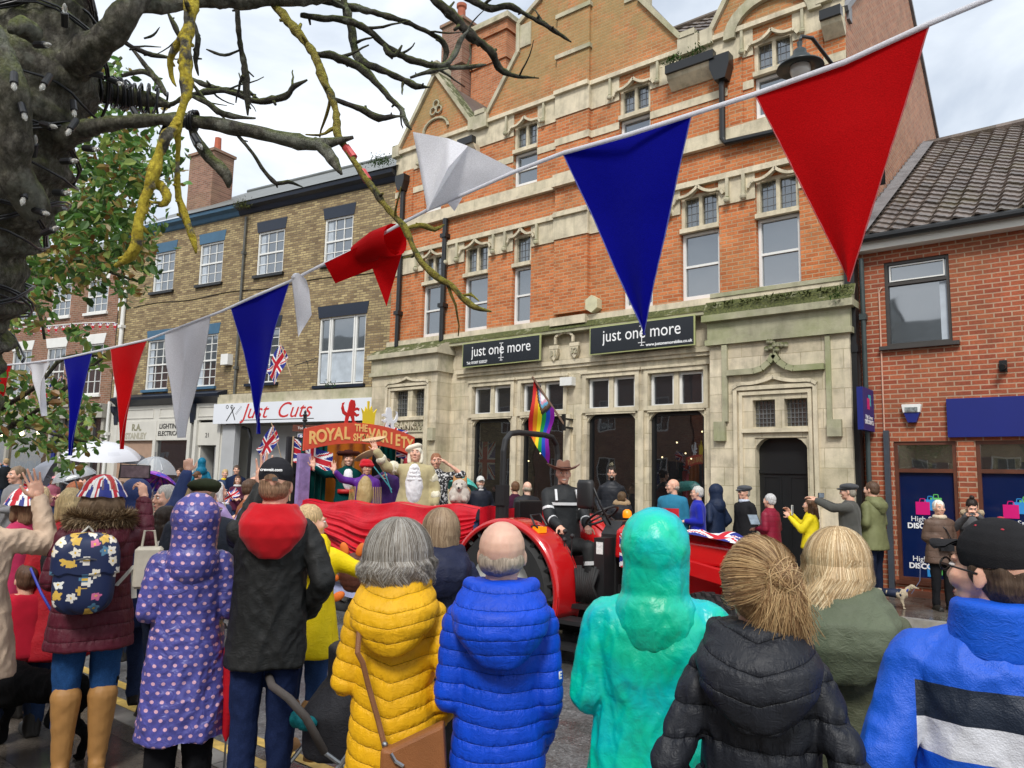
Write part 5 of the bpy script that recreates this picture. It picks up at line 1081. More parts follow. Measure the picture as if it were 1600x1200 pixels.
def head_mb(female=False,fat=0):
    h=MB(); k=1+fat
    h.ell((0,-.018,.035),(.077*k,.097,.088)); h.ell((0,.018,-.012),(.067*k,.074,.085)); h.ell((0,.026,-.058),(.058*k,.056,.046)); h.ell((0,.062,-.088),(.028*k,.026,.022),n=10)
    h.ell((0,.074,.03),(.052,.021,.014)); h.cone((0,.088,.018),.009,(0,.108,-.02),.0125,8); h.ell((0,.098,-.026),(.018,.012,.009),n=10)
    for s in (-1,1): h.ell((s*.036*k,.062,-.018),(.030,.026,.030)); h.ell((s*.076*k,-.01,-.006),(.0075,.016,.028),Matrix.Rotation(-s*.35,3,'Z'),n=10)
    h.ell((0,.078,-.062),(.026,.016,.015),n=10)
    h.cone((0,-.018,-.03),.055,(0,-.03,-.2),.062 if not female else .053,14); return h
FINGERS=((-.032,.004,.078,.0088),(-.011,.01,.086,.009),(.011,.008,.08,.0088),(.031,-.002,.063,.0078))
def hand_mb(wrist,fd,pn,side,pose='relax',s=1.):
    fd=Vector(fd).normalized(); pn=Vector(pn); pn=(pn-fd*pn.dot(fd)).normalized(); tx=fd.cross(pn)*side   # tx: from little finger towards thumb
    W=Vector(wrist); m=MB(); rot=Matrix((tx,fd,pn)).transposed()
    P=lambda x,y,z: W+(tx*x+fd*y+pn*z)*s
    m.ell(P(0,.05,0),Vector((.042,.05,.0155))*s,rot); m.ell(P(0,.075,0),Vector((.043,.026,.014))*s,rot); m.cone(P(0,-.03,0),.026*s,P(0,.02,0),.028*s,10); m.ell(P(.028,.035,.006),Vector((.02,.032,.016))*s,rot)
    b={'flat':(.05,.08,.05),'relax':(.35,.5,.35),'grip':(1.1,1.3,.8),'hold':(.7,.9,.5)}[pose]; spread=.16 if pose=='flat' else .05
    for i,(x,y0,L,r) in enumerate(FINGERS):
        a=0; p=P(-x,.088+y0,0); off=(-x/.032)*spread; q=p; rr=r*s
        for j,(f,bd) in enumerate(((.46,b[0]),(.3,b[1]),(.24,b[2]))):
            a+=bd*(1+.08*i); d=(fd*math.cos(a)+pn*math.sin(a)); d=(d+tx*math.tan(off)*math.cos(a)).normalized(); n_=q+d*L*f*s; m.cone(q,rr,n_,rr*.92,8); q=n_; rr*=.92
        m.cone(P(-x*.9,.06,0),r*1.1*s,p,r*s,8)
    t=P(.03,.02,.008); d1=(tx*.75+fd*.65+pn*.3).normalized(); d2=(tx*.35+fd*.9+pn*(.35 if pose in('flat','relax') else .8)).normalized()
    q=t+d1*.038*s; m.cone(t,.0135*s,q,.0115*s,8); q2=q+d2*.03*s; m.cone(q,.0115*s,q2,.0098*s,8); q3=q2+d2*.024*s; m.cone(q2,.0098*s,q3,.0082*s,8); return m
POSE={'down':((.05,-.03,-.27),(.05,.04,-.5)),'pocket':((.10,-.09,-.25),(.03,.07,-.42)),'front':((.05,-.03,-.26),(-.07,.2,-.26)),'phone':((.05,.13,-.2),(-.1,.33,-.0)),'phonehi':((.08,.2,-.1),(-.1,.4,.15)),'fold':((.06,.02,-.27),(-.16,.18,-.2)),'wave':((.2,.05,-.08),(.25,.15,.17)),'up':((.1,.05,.25),(.12,.08,.48)),'out':((.2,.12,-.12),(.3,.35,-.1))}
def strands(n,cols,style,L=.2,seed=1,w=.0024,wave=.006,fall=.0,R0=(.088,.103,.100),C=(0,-.014,.03),bun=None,puff=.012,part=0):
    rnd=random.Random(seed); mb=MB(); C=Vector(C)
    for i in range(n):
        az=rnd.uniform(0,2*PI); th0=rnd.uniform(.0,1.35); lay=rnd.random(); pts=[]; nz=rnd.uniform(-1,1); col=rnd.choice(cols); k=rnd.uniform(.9,1.1)*(1+.22*mn.noise(Vector((math.sin(az)*4,math.cos(az)*4,th0*2)))); col=tuple(c*k for c in col)
        E=lambda th,a,h: C+Vector(((R0[0]+h)*math.sin(th)*math.sin(a),(R0[1]+h)*math.sin(th)*math.cos(a),(R0[2]+h)*math.cos(th)))
        if style=='bun':
            a0=az; th=rnd.uniform(.2,2.1)
            if math.cos(a0)>.5 and th>1.15: continue
            p=E(th,a0,0); b=Vector(bun); N=9
            for j in range(N+1):
                t=j/N; q=p.lerp(b,t*.96); d=(q-C); sc_=max(1e-4,math.sqrt((d.x/R0[0])**2+(d.y/R0[1])**2+(d.z/R0[2])**2)); lift=.004+lay*puff*math.sin(t*PI)+.01*math.sin(t*PI)*mn.noise(Vector((a0*2,th*2,seed)))
                if t<.85: q=C+d/sc_*(1+lift/.09)
                pts.append(q+Vector((math.sin(t*6+nz*3),0,math.cos(t*5+nz*5)))*.0015)
        else:
            front=math.cos(az)>.35
            if front and style!='short' and th0>.9: continue
            thE=1.75 if not front else 1.2; clump=mn.noise(Vector((math.sin(az)*3,math.cos(az)*3,seed)))
            N=7
            for j in range(N+1):
                t=j/N; th=th0+(thE-th0)*t; a=az+.25*nz*t*.5+(.25*math.sin(az) if front else 0)*t*2
                if front: a=az+ (1 if math.sin(az-part)>=0 else -1)*t*1.0
                pts.append(E(th,a,.004+lay*puff*(.6+t)*(.35 if front else 1)+.013*clump*t))
            q=pts[-1]; out=(q-C); out.z=0; out=out.normalized() if out.length>0 else Vector((0,-1,0)); ln=L*(.72+.4*rnd.random())+.02*clump; M=6 if L>.05 else 2
            if style=='short': ln*=.4
            for j in range(1,M+1):
                t=j/M; curve=(.02*math.sin(t*2.6)-.028*t*t) if style=='bob' else (.01*math.sin(t*2)-.03*t*min(1,L/.2))
                o=out*curve+Vector((0,-fall*t*L,0))+Vector((math.sin(t*9+clump*7+nz)*wave,math.cos(t*7+clump*5)*wave*.5,0))
                pts.append(q+Vector((0,0,-ln*t))+o+Vector((nz*.004*t,0,0)))
        ww=w*rnd.uniform(.6,1.3); vs=[]
        for j,p in enumerate(pts):
            d=(pts[min(j+1,len(pts)-1)]-pts[max(j-1,0)]); nn=(p-C); nn.z*=.3; s=d.cross(nn)
            s=s.normalized() if s.length>1e-9 else Vector((1,0,0)); k2=ww*(1-.5*(j/len(pts))**3); vs+=[p-s*k2,p+s*k2]
        mb.add(vs,[(2*j,2*j+1,2*j+3,2*j+2) for j in range(len(pts)-1)],0,[col]*(len(pts)-1))
    return mb
def fur_ring(c,pts,n,l,cols,seed=0):
    rnd=random.Random(seed); mb=MB()
    for i in range(n):
        f=rnd.random()*(len(pts)-1); a=int(f); q=Vector(pts[a]).lerp(Vector(pts[min(a+1,len(pts)-1)]),f-a); d=Vector((rnd.gauss(0,1),rnd.gauss(0,1),rnd.gauss(0,1)-.2)).normalized(); s=d.cross(Vector((rnd.random(),rnd.random(),1))).normalized()*.0022
        q=q+d*.028; e=q+d*l*rnd.uniform(.5,1.1)+Vector((0,0,-.008)); col=rnd.choice(cols); k=rnd.uniform(.7,1.25); mb.add([q-s,q+s,e+s*.2,e-s*.2],[(0,1,2,3)],0,[tuple(x*k for x in col)])
    return mb
def person(label,px,ty,d,face=None,turn=0,base=0,near=False,coat=None,legs=None,hair=None,hat=None,hood=None,arms=('down','down'),hands=None,b=1.,head=(0,0,0),fem=True,sk=None,glasses=False,shoes=(.02,.018,.016),legpts=None,lean=(0,0),neckline=None,skirt=None,boot=None,smile=False,group=None,top=None,lift=0,fat=0,noface=False,name='person'):
    pt=P3(px,ty,d); az=AZ-math.atan((px-800)/FP) if face is None else R(face); rz=az+R(turn)
    hatH={'cap':.02,'flat':.02,'jack':.045,'cowboy':.06,'tricorn':.03,'turban':.045,'wig':.04,'hoodup':.028,'beanie':.02}.get((hat or {}).get('k') if hat else ('hoodup' if hood and hood.get('up') else None),.012 if hair and hair.get('k')!='bald' else 0)
    S=(top if top else pt.z)-base-hatH
    T=thing(name,label,'person',(pt.x,pt.y,base),rz,group); sc_=S/1.7; sc0=sc_; hs=min(1.04,max(.84,sc_*1.02)) if not legpts else 1.; b_=b*max(.8,min(1.05,sc_)); sk=sk or SK
    if legpts: sc_=1.; sc0=1.; b_=b
    sh=lambda z: (lean[0]*z,lean[1]*z)
    if legpts: ZS=S-.33; hip=S-.86
    else: ZS=.803*S; hip=.5*S
    hc=S-.118*hs; nb=hc-.165*hs
    wl=(ZS+hip)/2; chest=ZS-.09
    shx=.165*b_*(1 if not fem else .93)
    def SH(v): v=Vector(v); return Vector((v.x+lean[0]*(v.z-hip),v.y+lean[1]*(v.z-hip),v.z))
    Rh=rotm(R(head[0]),R(head[1]),R(head[2])); tHead=SH((0,.012+.0,hc)); 
    # arms
    AR=[]
    for i,s in enumerate((-1,1)):
        a=arms[i]; a=POSE[a] if isinstance(a,str) else a
        q=SH((s*shx,0,ZS)); e=q+Vector((s*a[0][0],a[0][1],a[0][2]))*min(1.,sc0*1.0); w_=q+Vector((s*a[1][0],a[1][1],a[1][2]))*min(1.,sc0*1.0); AR.append((q,e,w_))
    # body: torso, arms, legs as one mesh, fine head and hands
    v1=.0048 if near else .0085
    hm=xf(head_mb(fem,fat),Rh,tHead,hs); M=[(remesh(hm,v1,4 if near else 2,fac=.4),0)]
    tb=MB(); k=.72
    tb.loft([(*SH((0,0,z))[:2],z,rx*k*b_,ry*k*b_) for z,rx,ry in ((hip-.04,.16,.12),(wl,.15,.12),(chest,.17,.125),(ZS,.16,.1),(ZS+.05,.1,.08),(nb+.02,.065,.065))],16)
    for (q,e,w_) in AR: tb.chain([q,e,w_],[.042*b_,.036*b_,.024*b_],10)
    LP=[]
    for i,s in enumerate((-1,1)):
        if legpts: h0,kn,an=[Vector(x) for x in legpts[i]]
        else: h0,kn,an=Vector((s*.082*b_,0,hip-.02)),Vector((s*.085*b_,.015,S*.27)),Vector((s*.09,-.005,.08))
        LP.append((h0,kn,an)); tb.chain([h0,kn,an],[.06*b_,.045*b_,.034],10)
    M.append((remesh(tb,.024,2),0))
    hd=hands or (None,None)
    for i,s in enumerate((-1,1)):
        q,e,w_=AR[i]; fd=(w_-e).normalized(); h=hd[i] or {}
        pn=h.get('n') or ((-s*.9,.3,0) if abs(fd.z)>.5 else (0,0,-1)); f2=h.get('f') or fd; pz=h.get('p','relax')
        M.append((remesh(hand_mb(w_+fd*.02,f2,pn,-s*h.get('side',1),pz,.95*hs),.0036 if near else .006,1),0))
    link('body',joinmesh(M,'body'),sk,T,smooth=True)
    # face features
    if not noface:
        for s in (-1,1):
            e=MB(); e.ell((s*.031,.082,.012),(.0135,.012,.0075),n=10,m_=8); nf=len(e.f); e.ell((s*.031,.0905,.012),(.006,.0052,.006),n=8,m_=6,mi=1); xf(e,Rh,tHead,hs).build('eye',[EYEW,EYED],T,smooth=True)
        e=MB(); 
        for s in (-1,1): e.tube([(s*.014,.0955,.031),(s*.03,.095,.036),(s*.047,.083,.031)],[.003,.0036,.0024],6)
        hc_=(hair or {}).get('c',(.08,.05,.03)); xf(e,Rh,tHead,hs).build('eyebrows',hairm(tuple(x*.6 for x in hc_)),T)
        e=MB(); 
        if smile: e.tube([(-.022,.085,-.056),(-.012,.0935,-.062),(0,.0965,-.064),(.012,.0935,-.062),(.022,.085,-.056)],[.0015,.004,.005,.004,.0015],8,flat=.7)
        else: e.tube([(-.022,.086,-.061),(0,.0955,-.063),(.022,.086,-.061)],[.002,.0055,.002],8)
        xf(e,Rh,tHead,hs).build('mouth',TEETH if smile=='teeth' else LIP,T,smooth=True)
        e=MB(); e.ell((0,.08,-.085),(.02,.012,.006),n=8,m_=4)
        if hair and hair.get('beard'):
            e=MB(); e.ell((0,.05,-.08),(.05,.05,.045)); e.ell((0,.09,-.045),(.025,.012,.006)); link('beard',remesh(xf(e,Rh,tHead,hs),.007,1),hairm(hair['beard']),T)
    if glasses:
        e=MB()
        for s in (-1,1):
            e.tube([(s*.033+.021*math.cos(a),.104,.01+.016*math.sin(a)) for a in [i*PI/7 for i in range(14)]],.0017 if not near else .0028,6,closed=True); e.tube([(s*.054,.102,.014),(s*.08,.06,.014),(s*.083,-.01,.008)],.0016 if not near else .0026,6)
        e.tube([(-.012,.105,.013),(.012,.105,.013)],.0016,6); g_=xf(e,Rh,tHead,hs).build('glasses',BLK,T)
        if glasses=='sun': e=MB(); e.ell((-.033,.104,.01),(.021,.002,.016)); e.ell((.033,.104,.01),(.021,.002,.016)); xf(e,Rh,tHead,hs).build('lenses',BLK,T)
    # coat
    c=dict(k='shell',c=(.1,.1,.1),hem=.47,hw=.19,r=1.,v=.02,fn=None); c.update(coat or {})
    if coat is not False:
        hz=c['hem']*S if not legpts else hip-.06; g=c['r']*b_; m=MB()
        secs=[(hz,c['hw']*b_,c['hw']*.74*b_),(hz+(wl-hz)*.5,(c['hw']*.5+.083)*b_*1.03,(c['hw']*.5+.083)*.73*b_),(wl,.168*g*c.get('ws',1),.125*g),(chest,.178*g,.132*g),(ZS-.01,.172*g,.118*g),(ZS+.03*sc0,.145*g,.1*g),(ZS+.055*sc0,.11*g,.09*g),(nb+.03,.072,.07),(nb+.055,.066,.066)]
        m.loft([(*SH((0,0,z))[:2],z,rx,ry) for z,rx,ry in secs],28)
        ar=c.get('ar',1.)
        for i,(q,e,w_) in enumerate(AR):
            m.cone(SH((0,-.005,nb+.0)),.062,q-Vector((q.x*.1,0,.012)),.06*g*min(ar,1.05),12)
            ww=e.lerp(w_,c.get('sl',(1,1))[i] if c.get('sl',(1,1))[i]<=1 else 1); m.chain([q-Vector((0,0,.015)),e,ww],[.062*g*ar,.053*g*ar,.043*g*ar],14); m.ell(q-Vector((q.x*.12,0,.012)),.064*g*ar)
        PH[0]=None; vx=.0075 if near else c['v']; me=remesh(m,vx,8 if near else 3,c['fn'] or (d_fold(.012,36,int(px)%7) if near else d_fold(.006,40,int(px)%7,0)))
        setph(me)
        co=link('coat',me,c.get('m') or cloth(c['k'],c['c']),T); T['_']=0; del T['_']
        if c.get('hemband'):
            e=MB(); e.loft([(*SH((0,0,z))[:2],z,c['hw']*f*b_,c['hw']*f*.76*b_) for z,f in ((hz-.05,.9),(hz-.045,.95),(hz+.02,1.0),(hz+.03,.9))],48); e.build('hem_band',c['hemband'],T,smooth=True)
        if c.get('zip'): 
            e=MB(); e.box(-.008,.008,.09,.1,hz+.02,nb); 
    if skirt:
        e=MB(); e.loft([(*SH((0,0,z))[:2],z,rx,rx*.85) for z,rx in ((skirt[0],skirt[1]),(hip-.1,.2*b_),(wl,.14*b_))],30); link('skirt',remesh(e,.015,2,d_fold(.015,25,2)),skirt[2],T)
    # trousers
    l=dict(k='denim',c=(.03,.05,.12),r=1.,cut=1.); l.update(legs or {})
    m=MB(); 
    m.ell(SH((0,-.005,hip)),(.15*b_,.115*b_,.11*b_))
    for h0,kn,an in LP:
        e=kn.lerp(an,l['cut']); m.chain([h0,kn,e],[.088*b_*l['r'],.062*b_*l['r'],.052*b_*l['r']+(1-l['cut'])*.006],14)
    link('trousers',remesh(m,.010 if near else .02,3,d_fold(.008,44,3)),cloth(l['k'],l['c']),T)
    for h0,kn,an in LP:
        m=MB(); fz=an.z-.08; m.cone((an.x,an.y-.02,fz+.045),.042,(an.x,an.y+.14,fz+.032),.034,12); m.cone((an.x,an.y-.01,fz+.05),.044,(an.x,an.y-.005,fz+.12),.042,12); m.box(an.x-.04,an.x+.04,an.y-.065,an.y+.17,fz,fz+.022)
        if boot: m.chain([(an.x,an.y,fz+.1),(an.x,an.y,fz+.2),(kn.x*.98,kn.y-.02,fz+boot)],[.05,.057,.08],14)
        link('boot' if boot else 'shoe',remesh(m,.008 if near else .016,2,d_fold(.003,30,4) if boot else None),cloth('leather',shoes),T)
    # hair
    if hair and hair.get('k')!='bald':
        k=hair['k']; hcol=hair['c']; h=MB()
        if k!='fringe': h.ell((0,-.022,.04 if not hat else .02),(.083,.098,.094) if not hat else (.078,.09,.075)); h.ell((0,-.045,0 if not hat else -.01),(.078,.07,.07) if not hat else (.072,.066,.07))
        else: h.ell((0,-.05,-.01),(.082,.065,.05)); 
        if k in('bob','long'): 
            for s in (-1,1): h.cone((s*.062,-.01,.03),.032,(s*.068,.0,-.09 if k=='bob' else -.12),.026,10)
            h.cone((0,-.06,0),.07,(0,-.062,-.085),.058,12)
        if k=='long': h.cone((0,-.075,-.05),.065,(0,-.10,-hair.get('L',.3)),.055,12); h.cone((-.06,-.05,-.05),.035,(-.07,-.05,-hair.get('L',.3)+.05),.03,10); h.cone((.06,-.05,-.05),.035,(.07,-.05,-hair.get('L',.3)+.05),.03,10)
        if k=='bun' : bp=hair.get('bp',(0,-.11,.08)); h.ell(bp,(.036,.036,.036))
        if near and k!='fringe' and not (hat and k=='short'):
            h2=MB(); h2.ell((0,-.018,.034),(.084,.099,.096)); h2.ell((0,-.045,-.01),(.076,.068,.07)); 
            if k=='long': h2.cone((0,-.06,-.03),.062,(0,-.09,-hair.get('L',.3)*.8),.05,12)
            if k=='bob': h2.cone((0,-.045,-.03),.066,(0,-.05,-.09),.05,12)
            link('hair_base',remesh(xf(h2,Rh,tHead,hs),.007,2),hairm(tuple(x*.95 for x in hcol)),T)
            cols=hair.get('cols',[hcol]); 
            if k=='bun':
                bp=hair.get('bp'); st=strands(13000,cols,'bun',seed=int(px),bun=bp,puff=.02,w=.0007); rnd=random.Random(5); B=Vector(bp)
                for i in range(2600):   # messy knot with tail
                    a=rnd.uniform(0,2*PI); ax=Vector((rnd.gauss(0,1),rnd.gauss(0,.5),rnd.gauss(0,1))).normalized(); u_=ax.orthogonal().normalized(); v_=ax.cross(u_); r_=rnd.uniform(.024,.046); cc=B+Vector((rnd.gauss(0,.006),-.015+rnd.gauss(0,.006),rnd.gauss(0,.006)))
                    pts=[cc+(u_*math.cos(a+t*.5)+v_*math.sin(a+t*.5))*r_ for t in range(7)]; c0=rnd.choice(cols); kk=rnd.uniform(.85,1.18); c0=tuple(x*kk for x in c0)
                    vs=[]
                    for p in pts: s_=(p-cc).cross(ax).normalized().cross((p-cc).normalized())*.0008; vs+=[p-s_,p+s_]
                    st.add(vs,[(2*j,2*j+1,2*j+3,2*j+2) for j in range(6)],0,[c0]*6)
                for i in range(3600):
                    q=B+Vector((rnd.gauss(0,.018),-.03+rnd.gauss(0,.01),rnd.gauss(-.01,.015))); L_=rnd.uniform(.08,.15); c0=rnd.choice(cols); kk=rnd.uniform(.85,1.18); c0=tuple(x*kk for x in c0); ph=rnd.uniform(0,6); dx=rnd.gauss(0,.02)
                    pts=[q+Vector((dx*t/5*1.3+.004*math.sin(ph+t),-.014*math.sin(t*.7)+.002*t,-L_*t/5)) for t in range(6)]; vs=[]
                    for p in pts: vs+=[p-Vector((.0007,0,0)),p+Vector((.0007,0,0))]
                    st.add(vs,[(2*j,2*j+1,2*j+3,2*j+2) for j in range(5)],0,[c0]*5)
            else: st=strands(int(hair.get('n',4200)*3.4),cols,k,L={'bob':.12,'long':hair.get('L',.3)-.06,'short':.03}[k],seed=int(px),puff=hair.get('puff',.014),wave=hair.get('wave',.006),w=.0008,fall=hair.get('fall',0))
            xf(st,Rh,tHead,hs); o=st.build('hair',hairm(hcol,True),T)
        else:
            def dh(co,no): return co+no*(.004*sn(co,120,3,(1,1,.15))+.004*sn(co,45,4,(1,1,.4)))[:,None]
            link('hair',remesh(xf(h,Rh,tHead,hs),.0075 if not near else .005,1,dh),hairm(hcol),T)
    # hats
    if hat:
        k=hat['k']; hcol=hat['c']; h=MB(); hmtl=hat.get('m') or cloth('wool',hcol)
        if k in('cap','beanie'):
            h.ell((0,-.015,.056),(.085,.101,.092)); cut=.045
            me=remesh(xf(h,Matrix.Identity(3),Vector((0,0,0)),1),.005 if near else .009,2); bm=bmesh.new(); bm.from_mesh(me); bmesh.ops.bisect_plane(bm,geom=bm.verts[:]+bm.edges[:]+bm.faces[:],plane_co=(0,0,.022 if k=='cap' else .0),plane_no=(0,.12,1),clear_inner=True)
            for v in bm.verts: v.co=Rh@(v.co*hs)+tHead
            bm.to_mesh(me); bm.free(); ho=link(k if k=='beanie' else 'cap',me,hmtl,T,smooth=True)
            if k=='cap':
                h=MB(); h.grid(lambda u,v:((u-.5)*.15*(1-.25*v*v),.07+.082*v*math.sqrt(max(0,1-(2*u-1)**2*.75))+.01,.076-.010*v-.06*(u-.5)**2*4*.25),14,6); h.grid(lambda u,v:((u-.5)*.15*(1-.25*v*v),.07+.082*v*math.sqrt(max(0,1-(2*u-1)**2*.75))+.01,.071-.010*v-.06*(u-.5)**2*4*.25),14,6); xf(h,Rh,tHead,hs).build('peak',hmtl,ho,smooth=True)
                h=MB(); h.ell((0,-.015,.144),(.01,.01,.006),n=10,m_=6)
                for a in range(6): an=a*PI/3+.5; h.ell((.055*math.cos(an),-.015+.066*math.sin(an),.122),(.0045,.0045,.003),n=8,m_=4)
                if hat.get('dots'): xf(h,Rh,tHead,hs).build('eyelets',pm(hat['dots'],.6,0,bump=0,name='cap eyelets'),ho)
                h=MB(); h.tube([(.07*math.sin(a),-.015-.108*math.cos(a),.034+.03*(1-abs(a)/.62)) for a in [(-6+i)*.1 for i in range(13)]],.003,6)
                if hat.get('opening'): 
                    h=MB(); h.prism([(-.032,.036),(.032,.036)]+[(.032*math.cos(t),.038+.024*math.sin(t)) for t in [i*PI/8 for i in range(9)]],-.121,-.112); xf(h,Rh,tHead,hs).build('strap_opening',hairm(hcol if not hair else tuple(x*.8 for x in hair['c'])),ho)
                h=MB(); h.box(.01,.035,-.127,-.115,.028,.046); 
                if hat.get('opening'): xf(h,Rh,tHead,hs).build('buckle',ALU,ho)
        elif k=='flat':
            h.ell((0,-.016,.078),(.112,.132,.05)); h.ell((0,.0,.05),(.094,.115,.04)); h.ell((0,.11,.042),(.062,.045,.012)); me=remesh(xf(h,Rh,tHead,hs),.005 if near else .009,3,d_fold(.003,30,2)); link('flat_cap',me,hmtl,T)
        elif k=='jack':
            hb=hat.get('r',1.)
            def fn(u,v):
                th=v*1.62; a=u*2*PI; r=(.125*math.sin(th)+(.02*max(0,v-.8)/.2))*hb; return Rh@(Vector((r*math.sin(a)*.93,-.012+r*math.cos(a)*1.05,.02+.125*math.cos(th)*hb+(.004*math.sin(a*8)*v)))*hs)+tHead
            def cf_(u,v):
                th=v*1.62; a=u*2*PI; r=v; x,y=r*math.sin(a+.4),r*math.cos(a+.4); return jack(.5+x*.52,.5+y*.62)
            h.grid(fn,80,34,cf_); link('union_flag_hat',h.mesh(),attr_mat(.6,'printed hat felt'),T,smooth=True)
        elif k=='cowboy':
            h.lathe([(.0,.15),(.05,.155),(.075,.14),(.088,.06),(.092,.045),(.13,.04),(.19,.05),(.2,.062),(.198,.056),(.15,.034),(.092,.036)],(0,-.01,.01),32); 
            h.v=[(x*.95,y*1.1,z-(.025*math.exp(-(x/.03)**2) if z>.13 else 0)+(.05*(x/.2)**2 if z<.1 else 0)-(.01*(y/.2)**2 if z<.09 else 0)) for x,y,z in h.v]; ho=xf(h,Rh,tHead,hs).build('wide_brim_hat',hmtl,T,smooth=True)
            h=MB(); h.lathe([(.0925,.048),(.0935,.05),(.0915,.068),(.0905,.07)],(0,-.01,.01),32); h.v=[(x*.96,y*1.11,z) for x,y,z in h.v]; xf(h,Rh,tHead,hs).build('hat_band',cloth('leather',(.05,.015,.01)),ho,smooth=True)
        elif k=='tricorn':
            h.lathe([(0,.125),(.06,.12),(.085,.08),(.09,.04),(.13,.035),(.15,.07),(.155,.1),(.145,.07),(.125,.028),(.09,.03)],(0,-.01,.02),30)
            h.v=[(x*(1.25 if z<.11 and abs(x)>.1 else 1.),y,z) for x,y,z in h.v]; xf(h,Rh,tHead,hs).build('tricorn_hat',hmtl,T,smooth=True)
        elif k=='turban':
            h.ell((0,-.025,.06),(.1,.115,.09)); h.ell((.02,-.06,.09),(.08,.07,.06)); h.tube([(.09*math.sin(a),-.01+.1*math.cos(a),.045) for a in [i*PI/8 for i in range(16)]],.028,8,closed=True); link('turban',remesh(xf(h,Rh,tHead,hs),.007,1,d_fold(.008,32,1)),hmtl,T)
        elif k=='wig':
            h.ell((.03,-.02,.085),(.125,.12,.05),Matrix.Rotation(.35,3,'Y')); h.ell((0,-.02,.03),(.092,.1,.08)); 
            for s in (-1,1): h.cone((s*.075,-.02,.02),.03,(s*.08,-.0,-.11),.028,10)
            link('white_cap',remesh(xf(h,Rh,tHead,hs),.008,1,d_fold(.006,30,1)),hmtl,T)
    # hood
    if hood:
        hm_=hood.get('m') or cloth((coat or c).get('k','shell'),hood.get('c',c['c']))
        h=MB()
        if hood.get('up'):
            kk=hood.get('s',1.)
            for ctr,r in (((0,-.035,.04),(.115*kk,.125*kk,.128*kk)),((0,-.045,-.04),(.10*kk,.10*kk,.10*kk)),((0,-.05,-.13),(.115,.1,.08))): h.ell(ctr,r)
            h.cone((0,-.04,-.0),.108*kk,(0,-.045,-.12),.108*kk,16); h.cone((0,-.05,-.12),.105*kk,(0,-.05,-.21),.15,16)
            me=remesh(xf(h,Rh,tHead,hs),.007 if near else .011,8 if near else 4,hood.get('fn') or d_fold(.0035 if near else .004,20,1,.001))
            link('hood',me,hm_,T)
        else:
            z0=nb+.02; hh=hood.get('s',1.); pts=[Vector((.1*math.sin(a),-.02-.085*math.cos(a),z0+.02-.01*math.cos(a))) for a in [(-7+i)*.3 for i in range(15)]]
            h.loft([(*SH((0,y,z))[:2],z,rx,ry) for y,z,rx,ry in ((-.125*hh,z0-.17*hh,.045*hh,.03*hh),(-.115*hh,z0-.135*hh,.085*hh,.055*hh),(-.10*hh,z0-.08*hh,.128*hh,.085*hh),(-.06*hh,z0-.03,.142*hh,.115*hh),(-.03,z0+.015,.125*hh,.112*hh),(-.02,z0+.05,.098*hh,.095*hh),(-.015,z0+.06,.085,.085))],32)
            for a_,b2 in zip(pts[2:-2],pts[3:-2]): h.cone(SH(a_+Vector((0,0,.022))),.026*hh,SH(b2+Vector((0,0,.022))),.026*hh,10)
            PH[0]=None; mh=remesh(h,.0085 if near else .013,4,hood.get('fn') or d_fold(.006,45,5)); setph(mh); link('hood',mh,hm_,T)
            if hood.get('fur'):
                pf=[SH(p+Vector((0,-.02,.03))) for p in pts]; 
                if near: fur_ring(None,[SH(Vector((.14*math.sin(a),-.075-.085*math.cos(a),z0+.02+.02*abs(math.sin(a))))) for a in [(-8+i)*.3 for i in range(17)]],9000,.05,[(.20,.13,.07),(.36,.25,.14),(.10,.06,.035),(.5,.38,.24)],3).build('fur_trim',hairm((.2,.14,.08),True),T)
                else: f=MB(); f.tube(pf,.05,8,jit=.3); f.build('fur_trim',cloth('fur',hood['fur']),T,smooth=True)
    if neckline:  # scarf or ruffle
        h=MB(); h.tube([SH((.065*math.sin(a),.01+.065*math.cos(a),nb+.03)) for a in [i*PI/6 for i in range(12)]],.03,8,closed=True)
        if neckline.get('bib'): h.ell(SH((0,.12*b_,chest+.02)),(.06,.03,.13))
        link('scarf',remesh(h,.01,1,d_fold(.006,40,2)),neckline.get('m') or cloth('wool',neckline['c']),T)
    info=dict(T=T,S=S,ZS=ZS,hip=hip,AR=AR,tHead=tHead,Rh=Rh,hs=hs,b=b_,nb=nb,wl=wl,chest=chest,hc=hc)
    M4=Matrix.Translation((pt.x,pt.y,base))@Matrix.Rotation(rz,4,'Z'); info['W']=lambda v:M4@Vector(v); info['M']=M4; info['rz']=rz
    return info
